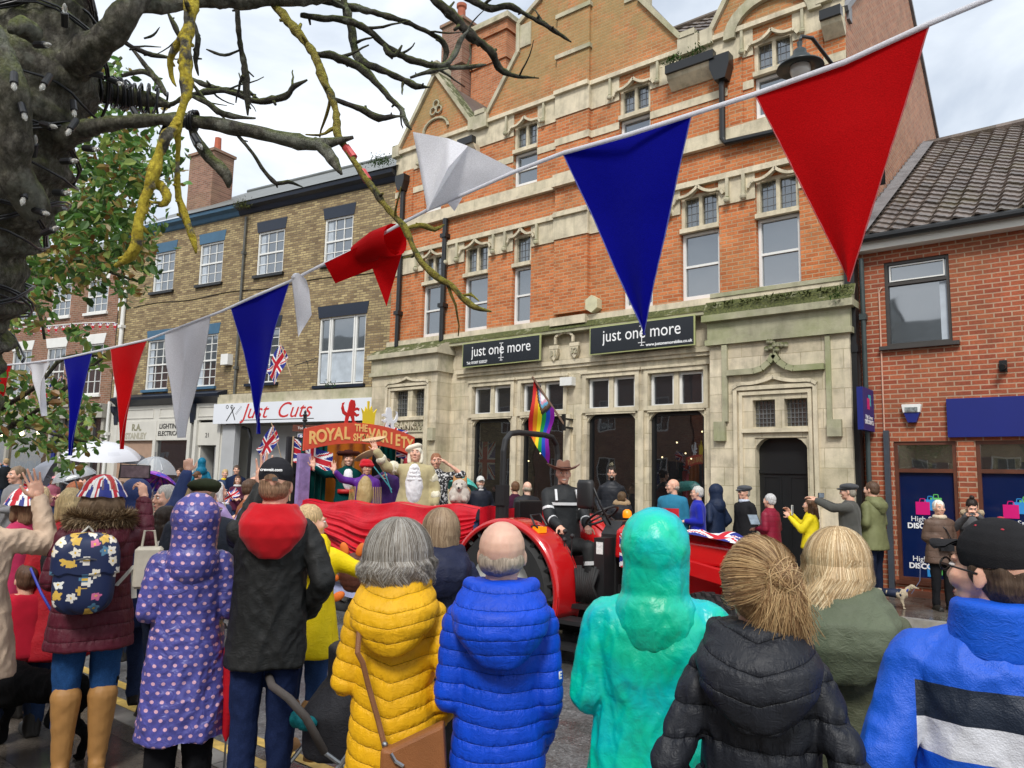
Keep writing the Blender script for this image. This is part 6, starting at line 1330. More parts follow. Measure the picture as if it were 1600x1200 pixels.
# ---------- the near crowd, seen from behind ----------
def dots(col,dot):
    t=NT('spotted nylon'); o=t.obj(); sp=t.n('ShaderNodeSeparateXYZ',i0=o); nn=t.n('ShaderNodeSeparateXYZ',i0=t.n('ShaderNodeTexCoord').outputs['Normal']); sel=t.math('GREATER_THAN',t.math('ABSOLUTE',nn.outputs[0]),t.math('MULTIPLY',t.math('ABSOLUTE',nn.outputs[1]),1.6)); u=t.math('DIVIDE',t.math('ADD',t.math('MULTIPLY',sp.outputs[0],t.math('SUBTRACT',1.,sel)),t.math('MULTIPLY',sp.outputs[1],sel)),.047); v=t.math('DIVIDE',sp.outputs[2],.042)
    row=t.math('FLOOR',v); u2=t.math('ADD',u,t.math('MULTIPLY',t.math('MODULO',row,2.),.5)); fu=t.math('SUBTRACT',t.math('FRACT',u2),.5); fv=t.math('SUBTRACT',t.math('FRACT',v),.5)
    dd_=t.math('SQRT',t.math('ADD',t.math('MULTIPLY',fu,fu),t.math('MULTIPLY',fv,fv))); m_=t.math('LESS_THAN',dd_,.2)
    t.set(t.b,'Base Color',t.mix(m_,col,dot)); t.set(t.b,'Roughness',.33); w1=t.n('ShaderNodeTexNoise',Vector=o,Scale=18.,Detail=5.,Distortion=.9).outputs[0]; t.set(t.b,'Normal',t.bump(t.math('ABSOLUTE',t.math('SUBTRACT',w1,.5)),.6,.025)); return t.m
# yellow puffer
yp=person('older woman with grey bobbed hair in a yellow quilted puffer jacket',626,815,2.7,near=True,turn=-8,fem=True,b=.9,head=(-12,4,0),
 coat=dict(k='nylon',c=(.80,.43,.008),hem=.36,hw=.21,fn=d_puff(.056,.010,-.30),ar=1.12,r=1.02),legs=dict(k='wool',c=(.01,.01,.012)),arms=('front','pocket'),
 hair=dict(k='bob',c=(.30,.27,.23),cols=[(.40,.37,.32),(.28,.25,.21),(.52,.50,.46),(.16,.13,.10)],wave=.012,puff=.03,n=5200),hood=dict(s=1.08,fn=d_puff(.05,.007,-.2)))
bg=thing('shoulder_bag','tan leather crossbody bag on the back of the yellow puffer jacket','bag',(0,0,0)); bg.matrix_world=yp['M']
k=MB(); k.prism([(.0,yp['hip']-.18),(.20,yp['hip']-.20),(.225,yp['hip']-.16),(.195,yp['hip']+.17),(.03,yp['hip']+.09),(.0,yp['hip']+.09)],-.265,-.205); bo=k.build('pouch',cloth('leather',(.26,.10,.035)),bg); bv=bo.modifiers.new('b','BEVEL'); bv.width=.012; bv.segments=2
k=MB(); pts=[(-.10,-.165,yp['ZS']-.03),(-.098,-.19,yp['ZS']-.10),(-.08,-.19,yp['chest']-.04),(-.055,-.19,yp['wl']+.02),(-.02,-.205,yp['hip']+.16),(.01,-.225,yp['hip']+.08)]
k.tube(pts,.009,6,flat=.4); k.build('strap',cloth('leather',(.20,.085,.035)),bg)
k=MB(); k.tube([(.035,-.27,yp['hip']+.08),(.05,-.275,yp['hip']+.06),(.075,-.273,yp['hip']+.045)],.006,6); k.ell((.045,-.27,yp['hip']+.0),.008); k.ell((.01,-.235,yp['hip']+.095),.01); k.build('fitting',ALU,bg)
# blue puffer
bp=person('balding man in a bright blue quilted puffer jacket with its hood down',786,810,2.5,near=True,fem=False,b=.86,head=(-4,6,0),fat=.06,
 coat=dict(k='nylon',c=(.003,.06,.56),hem=.34,hw=.22,fn=d_puff(.052,.009,-.06),ar=1.18,r=1.04),legs=dict(k='denim',c=(.02,.03,.07)),arms=(((.03,-.03,-.26),(-.05,.2,-.28)),((.03,-.03,-.27),(.0,.08,-.46))),hair=dict(k='fringe',c=(.33,.27,.21)),hood=dict(s=1.12,fn=d_puff(.045,.006)),sk=SKP)
k=MB(); k.box(bp['AR'][1][1].x+.045,bp['AR'][1][1].x+.05,-.06,-.02,bp['ZS']-.2,bp['ZS']-.185)
lg=link('sleeve_badge',text('E',.03,.001,.001),SW,bp['T']); lg.rotation_euler=(PI/2,0,.9); lg.location=(bp['AR'][1][1].x+.03,-.115,bp['ZS']-.15)
# teal
tm=NT('iridescent teal shell'); o_=tm.obj(); f=tm.n('ShaderNodeTexNoise',Vector=o_,Scale=4.,Detail=5.,Distortion=.2).outputs[0]
tm.set(tm.b,'Base Color',tm.ramp(f,(.3,(.0,.30,.55)),(.42,(.0,.46,.50)),(.58,(.0,.56,.36)),(.75,(.005,.50,.25)))); tm.set(tm.b,'Roughness',.36); w1=tm.n('ShaderNodeTexNoise',Vector=o_,Scale=9.,Detail=6.,Distortion=.35).outputs[0]; w2=tm.n('ShaderNodeTexNoise',Vector=o_,Scale=32.,Detail=4.,Distortion=.6).outputs[0]; tm.set(tm.b,'Normal',tm.bump(tm.math('ADD',tm.math('ABSOLUTE',tm.math('SUBTRACT',w1,.5)),tm.math('MULTIPLY',tm.math('ABSOLUTE',tm.math('SUBTRACT',w2,.5)),.22)),.45,.03)); TEAL=tm.m
tl=person('person in a shiny turquoise hooded raincoat with the hood up',1024,803,2.5,near=True,b=1.17,head=(0,4,0),noface=True,
 coat=dict(k='shell',c=(.0,.3,.3),m=TEAL,hem=.40,hw=.215,fn=d_fold(.010,42,2,.001),ar=1.05),legs=dict(k='wool',c=(.35,.08,.08)),arms=('front','front'),hood=dict(up=True,m=TEAL,s=1.06,fn=d_fold(.004,50,4,.001)),hair=None)
# black puffer with bun
HB=(.46,.30,.15)
bk=person('woman with messy blonde bun in a black quilted jacket',1182,848,1.95,near=True,b=.91,turn=0,head=(8,4,0),
 coat=dict(k='nylon',c=(.014,.016,.022),hem=.615,hw=.195,fn=d_puff(.082,.013,-.0,.005),ar=1.0,r=1.0,hemband=cloth('wool',(.01,.014,.02))),legs=dict(k='denim',c=(.02,.03,.06)),arms=('pocket','pocket'),
 hair=dict(k='bun',c=HB,cols=[(.50,.32,.15),(.36,.21,.10),(.66,.47,.24),(.26,.15,.07),(.58,.39,.19)],bp=(.045,-.105,.055)),hood=dict(s=1.06,fn=d_puff(.07,.007,-.3)))
# olive coat
ol=person('woman with long wavy blonde hair in an olive green hooded parka',1312,826,2.5,near=True,b=1.05,head=(-28,0,0),
 coat=dict(k='shell',c=(.075,.082,.048),hem=.42,hw=.22,fn=d_fold(.014,34,3),ar=1.05),legs=dict(k='denim',c=(.02,.03,.06)),arms=('front','front'),
 hair=dict(k='long',c=(.50,.36,.19),cols=[(.62,.45,.25),(.48,.33,.17),(.74,.60,.38),(.36,.24,.12)],L=.36,wave=.018,puff=.012,n=5600,fall=.35),hood=dict(s=1.2,c=(.10,.12,.075)))
# blue jacket with stripes
t=NT('blue jacket with navy and white chest band'); o_=t.obj(); z=t.n('ShaderNodeSeparateXYZ',i0=o_).outputs[2]
cmv=t.n('ShaderNodeSeparateXYZ',i0=o_); xx=t.math('ABSOLUTE',cmv.outputs[0]); ins=t.math('LESS_THAN',xx,.185)
S15=1.56
bl=(.003,.085,.56); c_=t.mix(t.math('MULTIPLY',ins,t.math('MULTIPLY',t.math('GREATER_THAN',z,1.165),t.math('LESS_THAN',z,1.245))),bl,(.006,.014,.032)); c_=t.mix(t.math('MULTIPLY',ins,t.math('MULTIPLY',t.math('GREATER_THAN',z,1.085),t.math('LESS_THAN',z,1.165))),c_,(.66,.68,.74))
t.set(t.b,'Base Color',c_); t.set(t.b,'Roughness',.55); t.set(t.b,'Normal',t.bump(t.math('ADD',t.noise(o_,9,4),t.math('MULTIPLY',t.noise(o_,260,2),.12)),.5,.03)); JKT=t.m
bj=person('man in black cap and glasses wearing a bright blue jacket with navy and white bands',1548,812,1.85,near=True,fem=False,b=1.1,turn=8,head=(52,5,0),glasses=True,
 coat=dict(k='shell',c=bl,m=JKT,hem=.5,hw=.19,fn=d_fold(.013,30,6),r=1.03),legs=dict(k='denim',c=(.02,.03,.06)),arms=('pocket','pocket'),hair=dict(k='short',c=(.07,.045,.03),n=1800,puff=.003),hat=dict(k='cap',c=(.018,.018,.02),dots=(.4,.01,.03),opening=True))
k=MB(); k.loft([(0,-.005,bj['nb']-.03,.115,.105),(0,-.012,bj['nb']+.05,.1,.1),(0,-.016,bj['nb']+.095,.095,.095),(0,-.016,bj['nb']+.1,.085,.085)],30); link('collar',remesh(k,.008,2,d_fold(.005,18,1)),cloth('shell',bl),bj['T'])
# long haired brown blonde in navy
person('woman with straight light brown hair in a dark navy jacket behind the two puffer jackets',692,795,4.0,near=True,b=1.05,head=(-20,0,0),coat=dict(k='shell',c=(.008,.012,.04),hem=.42,hw=.2),legs=dict(k='wool',c=(.01,.01,.012)),arms=('front','front'),hair=dict(k='long',c=(.22,.15,.09),cols=[(.30,.21,.13),(.2,.13,.08),(.38,.28,.18)],L=.2,wave=.003,puff=.012),hood=dict(s=1.1))
# yellow raincoat behind black jacket man
yr=person('blonde woman in a bright yellow raincoat beside the black jacketed man',487,788,4.75,near=False,b=1.1,head=(-55,0,0),turn=-25,coat=dict(k='shell',c=(.80,.60,.0),hem=.4,hw=.23),legs=dict(k='denim',c=(.02,.05,.14)),arms=('front','out'),hair=dict(k='short',c=(.5,.35,.18)),hood=dict(s=1.1),shoes=(.36,.2,.08),boot=.28)
# black jacket man with red hood
bm_=person('tall man in a black jacket with red hood, black cap and jeans',434,717,3.95,near=True,fem=False,b=.98,turn=-4,head=(-10,0,0),
 coat=dict(k='shell',c=(.017,.018,.018),hem=.42,hw=.19,fn=d_fold(.015,34,1)),legs=dict(k='denim',c=(.012,.022,.07),r=1.08),arms=(((.02,.2,-.06),(-.07,.26,.2)),'pocket'),hands=(dict(p='flat',n=(0,-1,0),f=(0,0,1)),None),hair=dict(k='short',c=(.25,.15,.09),n=1500,puff=.003),hat=dict(k='cap',c=(.022,.022,.026),opening=True),hood=dict(s=1.17,fn=d_fold(.006,30,5),m=cloth('wool',(.50,.008,.015))))
lt_=link('cap_lettering',text('creweit.com',.022,.001,.0005),SW,bm_['T']); lt_.matrix_local=Matrix.Translation(bm_['tHead'])@bm_['Rh'].to_4x4()@Matrix.Translation((0,-.121,.085))@Matrix.Rotation(PI/2-.25,4,'X')
# polka dot
DOT=dots((.075,.075,.30),(.62,.36,.46))
pk=person('person in a purple blue hooded raincoat with pink polka dots and black trousers',308,780,4.0,near=True,b=1.05,noface=True,coat=dict(k='shell',c=(.1,.1,.3),m=DOT,hem=.235,hw=.23,fn=d_fold(.014,34,5,.001),ar=1.15),legs=dict(k='wool',c=(.008,.008,.01),r=1.35),arms=('front','front'),hood=dict(up=True,m=DOT,s=1.16,fn=d_fold(.005,40,2,.001)),hair=None)
# maroon coat woman
mc=person('woman in a maroon quilted coat, jeans and tall tan boots, wearing a union flag hat',163,736,4.45,near=True,b=1.13,turn=2,head=(6,0,0),
 coat=dict(k='nylon',c=(.085,.010,.022),hem=.42,hw=.215,fn=d_puff(.075,.007,-.0,.003)),legs=dict(k='denim',c=(.015,.06,.18),cut=.5,r=1.0),arms=('front',((.10,.16,-.06),(.08,.24,.18))),hands=(None,dict(p='hold',n=(-.6,.6,0),f=(-.15,.25,1))),hair=dict(k='bob',c=(.3,.2,.12),n=1500),hat=dict(k='jack',c=UB),hood=dict(s=1.15,fur=(.2,.14,.08)),shoes=(.36,.185,.06),boot=.42)
ph=thing('mobile_phone','black phone held up to film by the woman in the maroon coat','phone',(0,0,0)); w_=P3(211,737,4.15); ph.location=w_; ph.rotation_euler=(0,0,AZ+R(20))
k=MB(); k.box(-.077,.077,-.004,.004,-.037,.037); pb=k.build('case',BLK,ph); bv=pb.modifiers.new('b','BEVEL'); bv.width=.003; MB().quad((-.07,-.0045,-.032),(.07,-.0045,-.032),(.07,-.0045,.032),(-.07,-.0045,.032)).build('screen',pm((.05,.035,.04),.2,.7,30,0,name='phone screen',emit=.5),ph)
# floral backpack
def floral(u,v):
    rnd=mn.noise(Vector((u*9,v*9,1))); p=Vector((u*6.5,v*7,0)); ci0=(math.floor(p.x),math.floor(p.y)); best=None
    for ax_ in (-1,0,1):
        for ay_ in (-1,0,1):
            c_=random.Random((ci0[0]+ax_)*31+(ci0[1]+ay_)*7); q_=Vector((ci0[0]+ax_+c_.random(),ci0[1]+ay_+c_.random(),0)); dd2=(p-q_).length
            if best is None or dd2<best[0]: best=(dd2,q_,c_)
    c,q=best[2],best[1]; d=(p-q); r=d.length; a=math.atan2(d.y,d.x); R0=.42+.09*math.cos(a*5+c.random()*6)
    if c.random()<.30+.3*(v<.2): return (.008,.018,.07)
    if r<.09: return (.7,.45,.05)
    if r<R0*.95: return c.choice([(.75,.72,.66),(.78,.78,.74),(.65,.42,.08),(.62,.15,.3),(.75,.7,.6),(.08,.2,.32)])
    return (.008,.018,.07)
bpk=thing('backpack','navy floral backpack with white and yellow flowers on the maroon coat','backpack',(0,0,0)); bpk.matrix_world=mc['M']
def bag(u,v,cx=-.06,cz=None):
    a=u*2*PI; zz=(v-.5)*2; prof=(1-abs(zz)**5)**.4*(.92+.1*(v<.5)); r=prof; return Vector((cx+.165*r*math.copysign(abs(math.cos(a))**.6,math.cos(a)),-.235+.085*r*math.copysign(abs(math.sin(a))**.7,math.sin(a)),(mc['wl']+.06)-.215*zz*1+.006*math.sin(a*9)))
k=MB(); k.grid(bag,150,100,lambda u,v:floral(*(lambda q:(q.x*2.6+.5,(q.z-mc['wl'])*2.4+.5))(bag(u,v)))); link('bag_body',k.mesh(),attr_mat(.5,'floral oilcloth'),bpk,smooth=True)
k=MB(); k.tube([(-.18,-.29,mc['wl']+.12),(-.06,-.335,mc['wl']+.15),(.06,-.29,mc['wl']+.12)],.005,6); k.build('zip',ALU,bpk)
k=MB(); k.bar((.1,-.2,mc['wl']-.02),(.19,-.14,mc['wl']+.08),.03,.004); k.bar((.185,-.15,mc['wl']+.08),(.2,-.16,mc['wl']-.1),.028,.004); k.tube([(-.1,-.19,mc['wl']+.26),(-.06,-.2,mc['wl']+.31),(-.02,-.19,mc['wl']+.26)],.009,6); k.build('strap',CREAM,bpk)
# white handbag
p=P3(228,885,4.3); hb=thing('handbag','cream leather handbag carried beside the maroon coat','bag',(p.x,p.y,p.z),AZ+R(20)); k=MB(); k.prism([(-.06,-.12),(.07,-.12),(.085,.11),(-.06,.11)],-.05,.05); o=k.build('pouch',cloth('leather',(.5,.46,.38)),hb); o.modifiers.new('b','BEVEL').width=.015; k=MB(); k.tube([(-.03,0,.1),(-.02,0,.2),(.03,0,.2),(.05,0,.1)],.007,6); k.build('handle',cloth('leather',(.5,.46,.38)),hb)
# beige coat woman at the left edge
person('woman in a beige belted coat raising one hand at the left edge',-34,742,4.1,near=True,b=1.12,turn=-10,head=(-50,0,0),coat=dict(k='shell',c=(.56,.42,.31),hem=.36,hw=.24,fn=d_fold(.013,34,2)),legs=dict(k='wool',c=(.015,.015,.018)),arms=('front',((.20,.10,-.05),(.12,.14,.20))),hands=(None,dict(p='flat',n=(.2,-1,0),f=(-.35,.1,1))),hair=dict(k='short',c=(.16,.09,.05),n=1500))
# red coat with black backpack
rc=person('blonde haired woman in a red coat carrying a black backpack at far left',112,762,5.1,b=1.05,turn=8,coat=dict(k='shell',c=(.40,.01,.02),hem=.3,hw=.22),legs=dict(k='denim',c=(.02,.04,.1)),arms=('front','front'),hair=dict(k='bob',c=(.50,.38,.2)))
k=MB(); k.ell((-.02,-.2,rc['wl']+.1),(.15,.08,.2)); k.ell((-.02,-.26,rc['wl']+.0),(.12,.05,.12)); bb=thing('backpack','black rucksack on the back of the red coat at far left','backpack'); bb.matrix_world=rc['M']; link('bag_body',remesh(k,.012,3),cloth('shell',(.012,.012,.014)),bb)
k=MB(); k.tube([(-.12,-.27,rc['wl']+.17),(-.02,-.3,rc['wl']+.2),(.08,-.27,rc['wl']+.17)],.008,6); k.build('zip',ALU,bb); k=MB(); k.tube([(-.07,-.315,rc['wl']+.05),(-.03,-.32,rc['wl']+.03),(.04,-.315,rc['wl']+.08)],.008,6); k.build('white_logo',WH,bb)
person('child in a pink top and flat brimmed union flag hat at far left',42,757,5.3,b=.95,turn=30,coat=dict(k='wool',c=(.5,.04,.12),hem=.45),legs=dict(k='denim',c=(.02,.04,.1)),arms=('front','front'),hair=dict(k='bob',c=(.2,.12,.07)),hat=dict(k='jack',c=UB,r=1.02))
person('child in a red jacket at far left beside the black rucksack',45,880,4.9,b=.9,turn=10,coat=dict(k='wool',c=(.45,.01,.03),hem=.45),legs=dict(k='denim',c=(.02,.03,.06)),arms=('front','front'),hair=dict(k='short',c=(.1,.05,.03)))
# people behind the polka dot coat
person('man in an olive flat cap and dark jacket just behind the polka dot coat',322,745,5.3,fem=False,b=1.15,head=(-20,0,0),coat=dict(k='shell',c=(.012,.017,.03),hem=.42),arms=('front','front'),hair=dict(k='short',c=(.25,.2,.15)),hat=dict(k='flat',c=(.035,.042,.022)))
person('person in a navy blue hooded coat with arm stretched straight up',214,750,5.7,b=1.1,noface=True,coat=dict(k='shell',c=(.02,.04,.14),hem=.35),arms=('front',((.13,.05,.17),(.2,.08,.42))),hands=(None,dict(p='grip',f=(0,0,1),n=(0,1,0))),hood=dict(up=True),hair=None)
person('child in a silver crown waving among the crowd beside the maroon sleeve',282,812,5.6,turn=150,b=.9,coat=dict(k='shell',c=(.03,.05,.12)),arms=('front','phone'),hair=dict(k='short',c=(.12,.07,.04)),hat=dict(k='beanie',c=(.35,.36,.38)))
# ---------- the far pavement crowd ----------
def dY(px,py,Y): return Y/ray(px,py).y
def far(label,px,ty,Y,H=None,**k):
    d=dY(px,ty,Y); k.setdefault('turn',0 if 'face' in k else 180); return person(label,px,ty,d,top=H,**k)
def held(name,label,cat,info,parts):
    t=thing(name,label,cat,(0,0,0)); t.matrix_world=info['M']; 
    for n,mb,m_ in parts: mb.build(n,m_,t)
    return t
GREY=(.42,.42,.42); BRH=(.08,.045,.025); PH_=((.08,.16,-.12),(-.08,.32,.08))
ow=far('white haired old woman in a long brown quilted coat holding a dog lead',1466,781,12.3,b=1.1,turn=205,coat=dict(k='nylon',c=(.12,.075,.055),hem=.42,hw=.22,fn=d_puff(.09,.006)),legs=dict(k='wool',c=(.012,.012,.014)),arms=('down','front'),hair=dict(k='short',c=(.72,.70,.64)),neckline=dict(c=(.6,.5,.38)))
k=MB(); k.prism([(-.09,ow['wl']-.16),(.09,ow['wl']-.16),(.085,ow['wl']),(-.085,ow['wl'])],.15,.21); s_=MB(); s_.tube([(-.09,.15,ow['wl']-.02),(-.02,.14,ow['chest']),(.12,.04,ow['ZS']+.04)],.008,6)
held('shoulder_bag','small black shoulder bag across the old woman in the brown coat','bag',ow,[('pouch',k,cloth('leather',(.01,.01,.012))),('strap',s_,cloth('leather',(.01,.01,.012)))])
far('dark haired woman with a top bun and cream fur collar looking down at her phone',1518,779,12.6,b=1.05,head=(10,-28,0),coat=dict(k='shell',c=(.07,.07,.075)),arms=(PH_,PH_),hair=dict(k='bun',c=(.02,.013,.01),bp=(0,-.03,.15)),hood=dict(fur=(.55,.43,.28)),smile=True)
far('young man with short brown hair in an olive green parka looking left',1362,752,12.2,fem=False,b=1.1,face=75,coat=dict(k='shell',c=(.16,.17,.075),hem=.44,hw=.22),legs=dict(k='denim',c=(.01,.015,.035)),arms=('front','front'),hair=dict(k='short',c=(.09,.05,.03)),hood=dict(s=1.1))
far('man in a grey flat cap and grey jacket photographing the parade with a phone',1326,754,11.95,fem=False,b=1.15,face=100,coat=dict(k='wool',c=(.075,.075,.068),hem=.46),legs=dict(k='denim',c=(.02,.03,.05)),arms=(((.02,.22,-.02),(-.02,.42,.08)),((.02,.22,-.02),(-.02,.42,.08))),hair=dict(k='short',c=(.3,.27,.22)),hat=dict(k='flat',c=(.06,.062,.068)),glasses=True)
def phone(label,px,py,d,m_=None,rz=0): 
    p=P3(px,py,d); t=thing('mobile_phone',label,'phone',p,AZ+rz); k=MB(); k.box(-.037,.037,-.004,.004,-.075,.075); k.build('case',m_ or BLK,t); MB().quad((-.033,-.0046,-.068),(.033,-.0046,-.068),(.033,-.0046,.068),(-.033,-.0046,.068)).build('screen',pm((.2,.25,.3),.2,.3,20,0,name='phone glass'),t); return t
t=phone('black phone held sideways by the man in the grey flat cap',1283,774,dY(1283,774,11.85)); t.rotation_euler=(0,PI/2,AZ+.6)
far('long haired woman in a bright yellow raincoat filming with a white phone',1266,778,11.9,b=1.05,face=100,coat=dict(k='shell',c=(.72,.58,.01),hem=.5,hw=.23),legs=dict(k='wool',c=(.012,.012,.014)),arms=('phone',((.04,.2,-.12),(-.04,.34,.06))),hair=dict(k='long',c=(.10,.05,.025),L=.2),smile='teeth')
phone('white phone held upright by the woman in the yellow raincoat',1238,797,dY(1238,797,11.8),WH,.9)
far('grey haired woman in a maroon padded jacket holding a black tablet',1203,771,11.85,b=1.12,face=80,coat=dict(k='nylon',c=(.22,.008,.03),hem=.5,fn=d_puff(.08,.005)),legs=dict(k='wool',c=(.012,.012,.016)),arms=('front','front'),hair=dict(k='short',c=(.5,.5,.5)))
t=phone('black tablet in the hands of the maroon jacketed woman',1178,812,dY(1178,812,11.75)); t.scale=(2.2,1,1.6); t.rotation_euler=(R(-50),0,AZ)
far('old man in a grey flat cap and black coat with collar and tie',1163,757,12.3,fem=False,b=1.1,face=150,coat=dict(k='wool',c=(.018,.018,.02),hem=.42),legs=dict(k='wool',c=(.02,.02,.022)),arms=('down','down'),hair=dict(k='short',c=(.4,.36,.3)),hat=dict(k='flat',c=(.07,.075,.085)),neckline=dict(c=(.5,.55,.65)),glasses=True)
far('person in a dark navy coat with the hood up facing left',1117,757,12.1,b=1.05,face=75,coat=dict(k='shell',c=(.008,.018,.05),hem=.42),legs=dict(k='wool',c=(.012,.012,.014)),arms=('pocket','pocket'),hood=dict(up=True),hair=dict(k='short',c=BRH))
far('grey haired woman in sunglasses and a royal blue coat',1090,759,11.75,b=1.05,face=120,coat=dict(k='wool',c=(.012,.02,.33),hem=.42),legs=dict(k='wool',c=(.012,.012,.016)),arms=('front','front'),hair=dict(k='short',c=(.5,.49,.47)),glasses='sun')
t=NT('red and teal fleece'); o_=t.obj(); z=t.n('ShaderNodeSeparateXYZ',i0=o_); m1=t.math('MULTIPLY',t.math('LESS_THAN',z.outputs[2],1.26),t.math('LESS_THAN',t.math('ABSOLUTE',z.outputs[0]),.17)); t.set(t.b,'Base Color',t.mix(m1,(.015,.16,.27),(.50,.012,.02))); t.set(t.b,'Roughness',.9)
far('balding man with glasses in a teal and red fleece',1051,748,11.7,fem=False,b=1.18,face=178,head=(-45,0,0),fat=.06,coat=dict(k='wool',c=(.4,.01,.02),m=t.m,hem=.47),legs=dict(k='denim',c=(.02,.03,.06)),arms=('down','down'),hair=dict(k='fringe',c=(.4,.33,.27)),glasses=True)
far('person with a fur edged hood in a black puffer jacket behind the tractor',972,768,11.2,b=1.0,face=20,coat=dict(k='nylon',c=(.014,.014,.018),fn=d_puff(.09,.008)),arms=('front','front'),hair=dict(k='short',c=(.1,.06,.03)),hood=dict(s=1.3,fur=(.42,.28,.15)))
far('smiling dark haired man with glasses in a black puffer jacket by the shop window',956,729,12.5,fem=False,b=1.05,coat=dict(k='nylon',c=(.014,.016,.022),fn=d_puff(.07,.006)),legs=dict(k='denim',c=(.02,.02,.03)),arms=('pocket','pocket'),hair=dict(k='short',c=(.02,.013,.01),beard=(.02,.013,.01)),glasses=True,smile='teeth')
far('brown haired woman in profile low behind the roll bar',805,752,11.3,b=1.,face=60,coat=dict(k='wool',c=(.05,.012,.03)),arms=('front','front'),hair=dict(k='short',c=(.14,.07,.035)))
far('balding man in a black jacket seen from behind the tractor seat',824,752,11.0,fem=False,b=1.15,face=60,coat=dict(k='shell',c=(.015,.016,.02)),arms=('front','front'),hair=dict(k='fringe',c=(.3,.26,.2)),sk=SKP)
far('man in a white cap and navy waterproof beside the stone pier',751,744,12.0,fem=False,b=1.12,turn=190,coat=dict(k='shell',c=(.008,.011,.022)),arms=('pocket','pocket'),hair=dict(k='short',c=(.45,.42,.38),beard=(.5,.46,.42)),hat=dict(k='cap',c=(.6,.6,.58)),hood=dict(s=1.1),neckline=dict(c=(.6,.6,.6)))
# people along the far left shopfronts
far('man in a bright teal hooded anorak in the doorway of number 21',316,716,11.6,fem=False,b=1.0,face=60,coat=dict(k='shell',c=(.0,.14,.25)),arms=('pocket','pocket'),hood=dict(up=True,c=(.0,.14,.25)),hair=dict(k='short',c=BRH))
far('dark haired man in profile under the shop window',282,731,11.2,fem=False,b=1.05,face=190,coat=dict(k='wool',c=(.03,.03,.035)),arms=('down','down'),hair=dict(k='short',c=(.05,.025,.015)))
far('woman with curly brown hair and a fawn coat beside the dark haired man',294,738,11.0,b=1.,coat=dict(k='wool',c=(.3,.22,.12)),arms=('down','down'),hair=dict(k='bob',c=(.18,.10,.05)),neckline=dict(c=(.5,.45,.4)))
far('woman with brown hair tied back looking away under number 21',309,736,10.8,b=1.,face=0,coat=dict(k='wool',c=(.12,.07,.06)),arms=('down','down'),hair=dict(k='bun',c=(.12,.06,.03),bp=(0,-.12,.02)))
far('blonde woman with a bright yellow scarf and navy coat',352,733,11.3,b=1.05,coat=dict(k='shell',c=(.01,.03,.09)),arms=('down','down'),hair=dict(k='short',c=(.5,.36,.18)),neckline=dict(c=(.75,.55,.02)))
far('man in a navy coat next to the yellow scarfed woman',370,727,11.5,fem=False,b=1.1,coat=dict(k='wool',c=(.01,.018,.05)),arms=('down','down'),hair=dict(k='short',c=(.07,.045,.03)))
wv=far('smiling woman with long brown hair in a plum jacket waving small flags',372,743,10.6,b=.95,coat=dict(k='wool',c=(.075,.012,.035)),arms=('front','front'),hair=dict(k='long',c=(.09,.04,.02),L=.14),neckline=dict(c=(.6,.6,.6)),smile='teeth')
def handflag(label,px,py,d,w=.3,ang=0,pole=.5,name='hand_flag',wav=.02,fx=1,droop=0.):
    p=P3(px,py,d); t=thing(name,label,'flag',p,AZ); 
    k=MB(); k.tube([(0,0,-pole*.6),(math.sin(ang)*pole,0,math.cos(ang)*pole*.9)],.006 if w<.5 else .012,6); k.build('pole',pm((.45,.33,.2),.6,name='wooden pole'),t)
    c=Vector((math.sin(ang)*pole*.85,0,math.cos(ang)*pole*.75)); ax=Vector((math.cos(ang)*fx,0,-math.sin(ang)*fx)); ay=Vector((math.sin(ang),0,math.cos(ang)))
    ax=(ax+Vector((0,0,-droop))).normalized()
    k=MB(); k.grid(lambda u,v:c+ax*u*w+ay*(v-.8)*w*.55+Vector((0,wav*math.sin(u*7+v*2)+.3*wav*math.sin(v*5),-wav*u*math.sin(u*3))),48,26,lambda u,v:jack(u,v)); link('flag_cloth',k.mesh(),FAB,t,smooth=True); return t
handflag('paper union flag held by the woman in the plum jacket',357,790,10.4,.22,-.6,.18); handflag('second paper union flag waved low beside the olive flat cap',378,788,10.3,.22,.7,.15)
far('blond man in a black coat with a blue scarf at the left edge',10,716,9.6,fem=False,b=1.1,face=100,coat=dict(k='wool',c=(.015,.018,.022)),arms=('front','phonehi'),hair=dict(k='short',c=(.4,.28,.15)),neckline=dict(c=(.05,.12,.25)))
far('woman in a pink hat under the clear umbrella',84,742,8.2,b=1.,coat=dict(k='shell',c=(.3,.08,.12)),arms=('front','front'),hair=dict(k='bob',c=(.15,.08,.05)),hat=dict(k='cowboy',c=(.7,.3,.33)))
far('dark haired person beneath the big white umbrella',160,742,8.6,b=1.,face=0,coat=dict(k='wool',c=(.04,.012,.02)),arms=('front','front'),hair=dict(k='bob',c=(.03,.02,.015)))
far('person in a black coat under the clear domed umbrella',238,752,9.2,b=1.,face=0,coat=dict(k='wool',c=(.03,.03,.04)),arms=('front','front'),hair=dict(k='short',c=(.1,.06,.04)))
far('red haired spectator with a union flag scarf behind the polka dot hood',352,768,7.6,b=.9,face=200,coat=dict(k='wool',c=(.03,.04,.1)),arms=('front','front'),hair=dict(k='long',c=(.35,.13,.04),L=.14),neckline=dict(c=(.6,.62,.7)))
far('person in a dark quilted coat with brown hair beside the white umbrella',190,752,7.4,b=1.,face=10,coat=dict(k='nylon',c=(.02,.02,.03)),arms=('front','front'),hair=dict(k='bob',c=(.10,.06,.035)))
far('spectator in a teal coat holding a union flag at the right edge',1598,826,7.2,b=1.05,face=60,coat=dict(k='shell',c=(.0,.15,.17)),arms=('front','front'),hair=dict(k='short',c=(.2,.12,.06)))
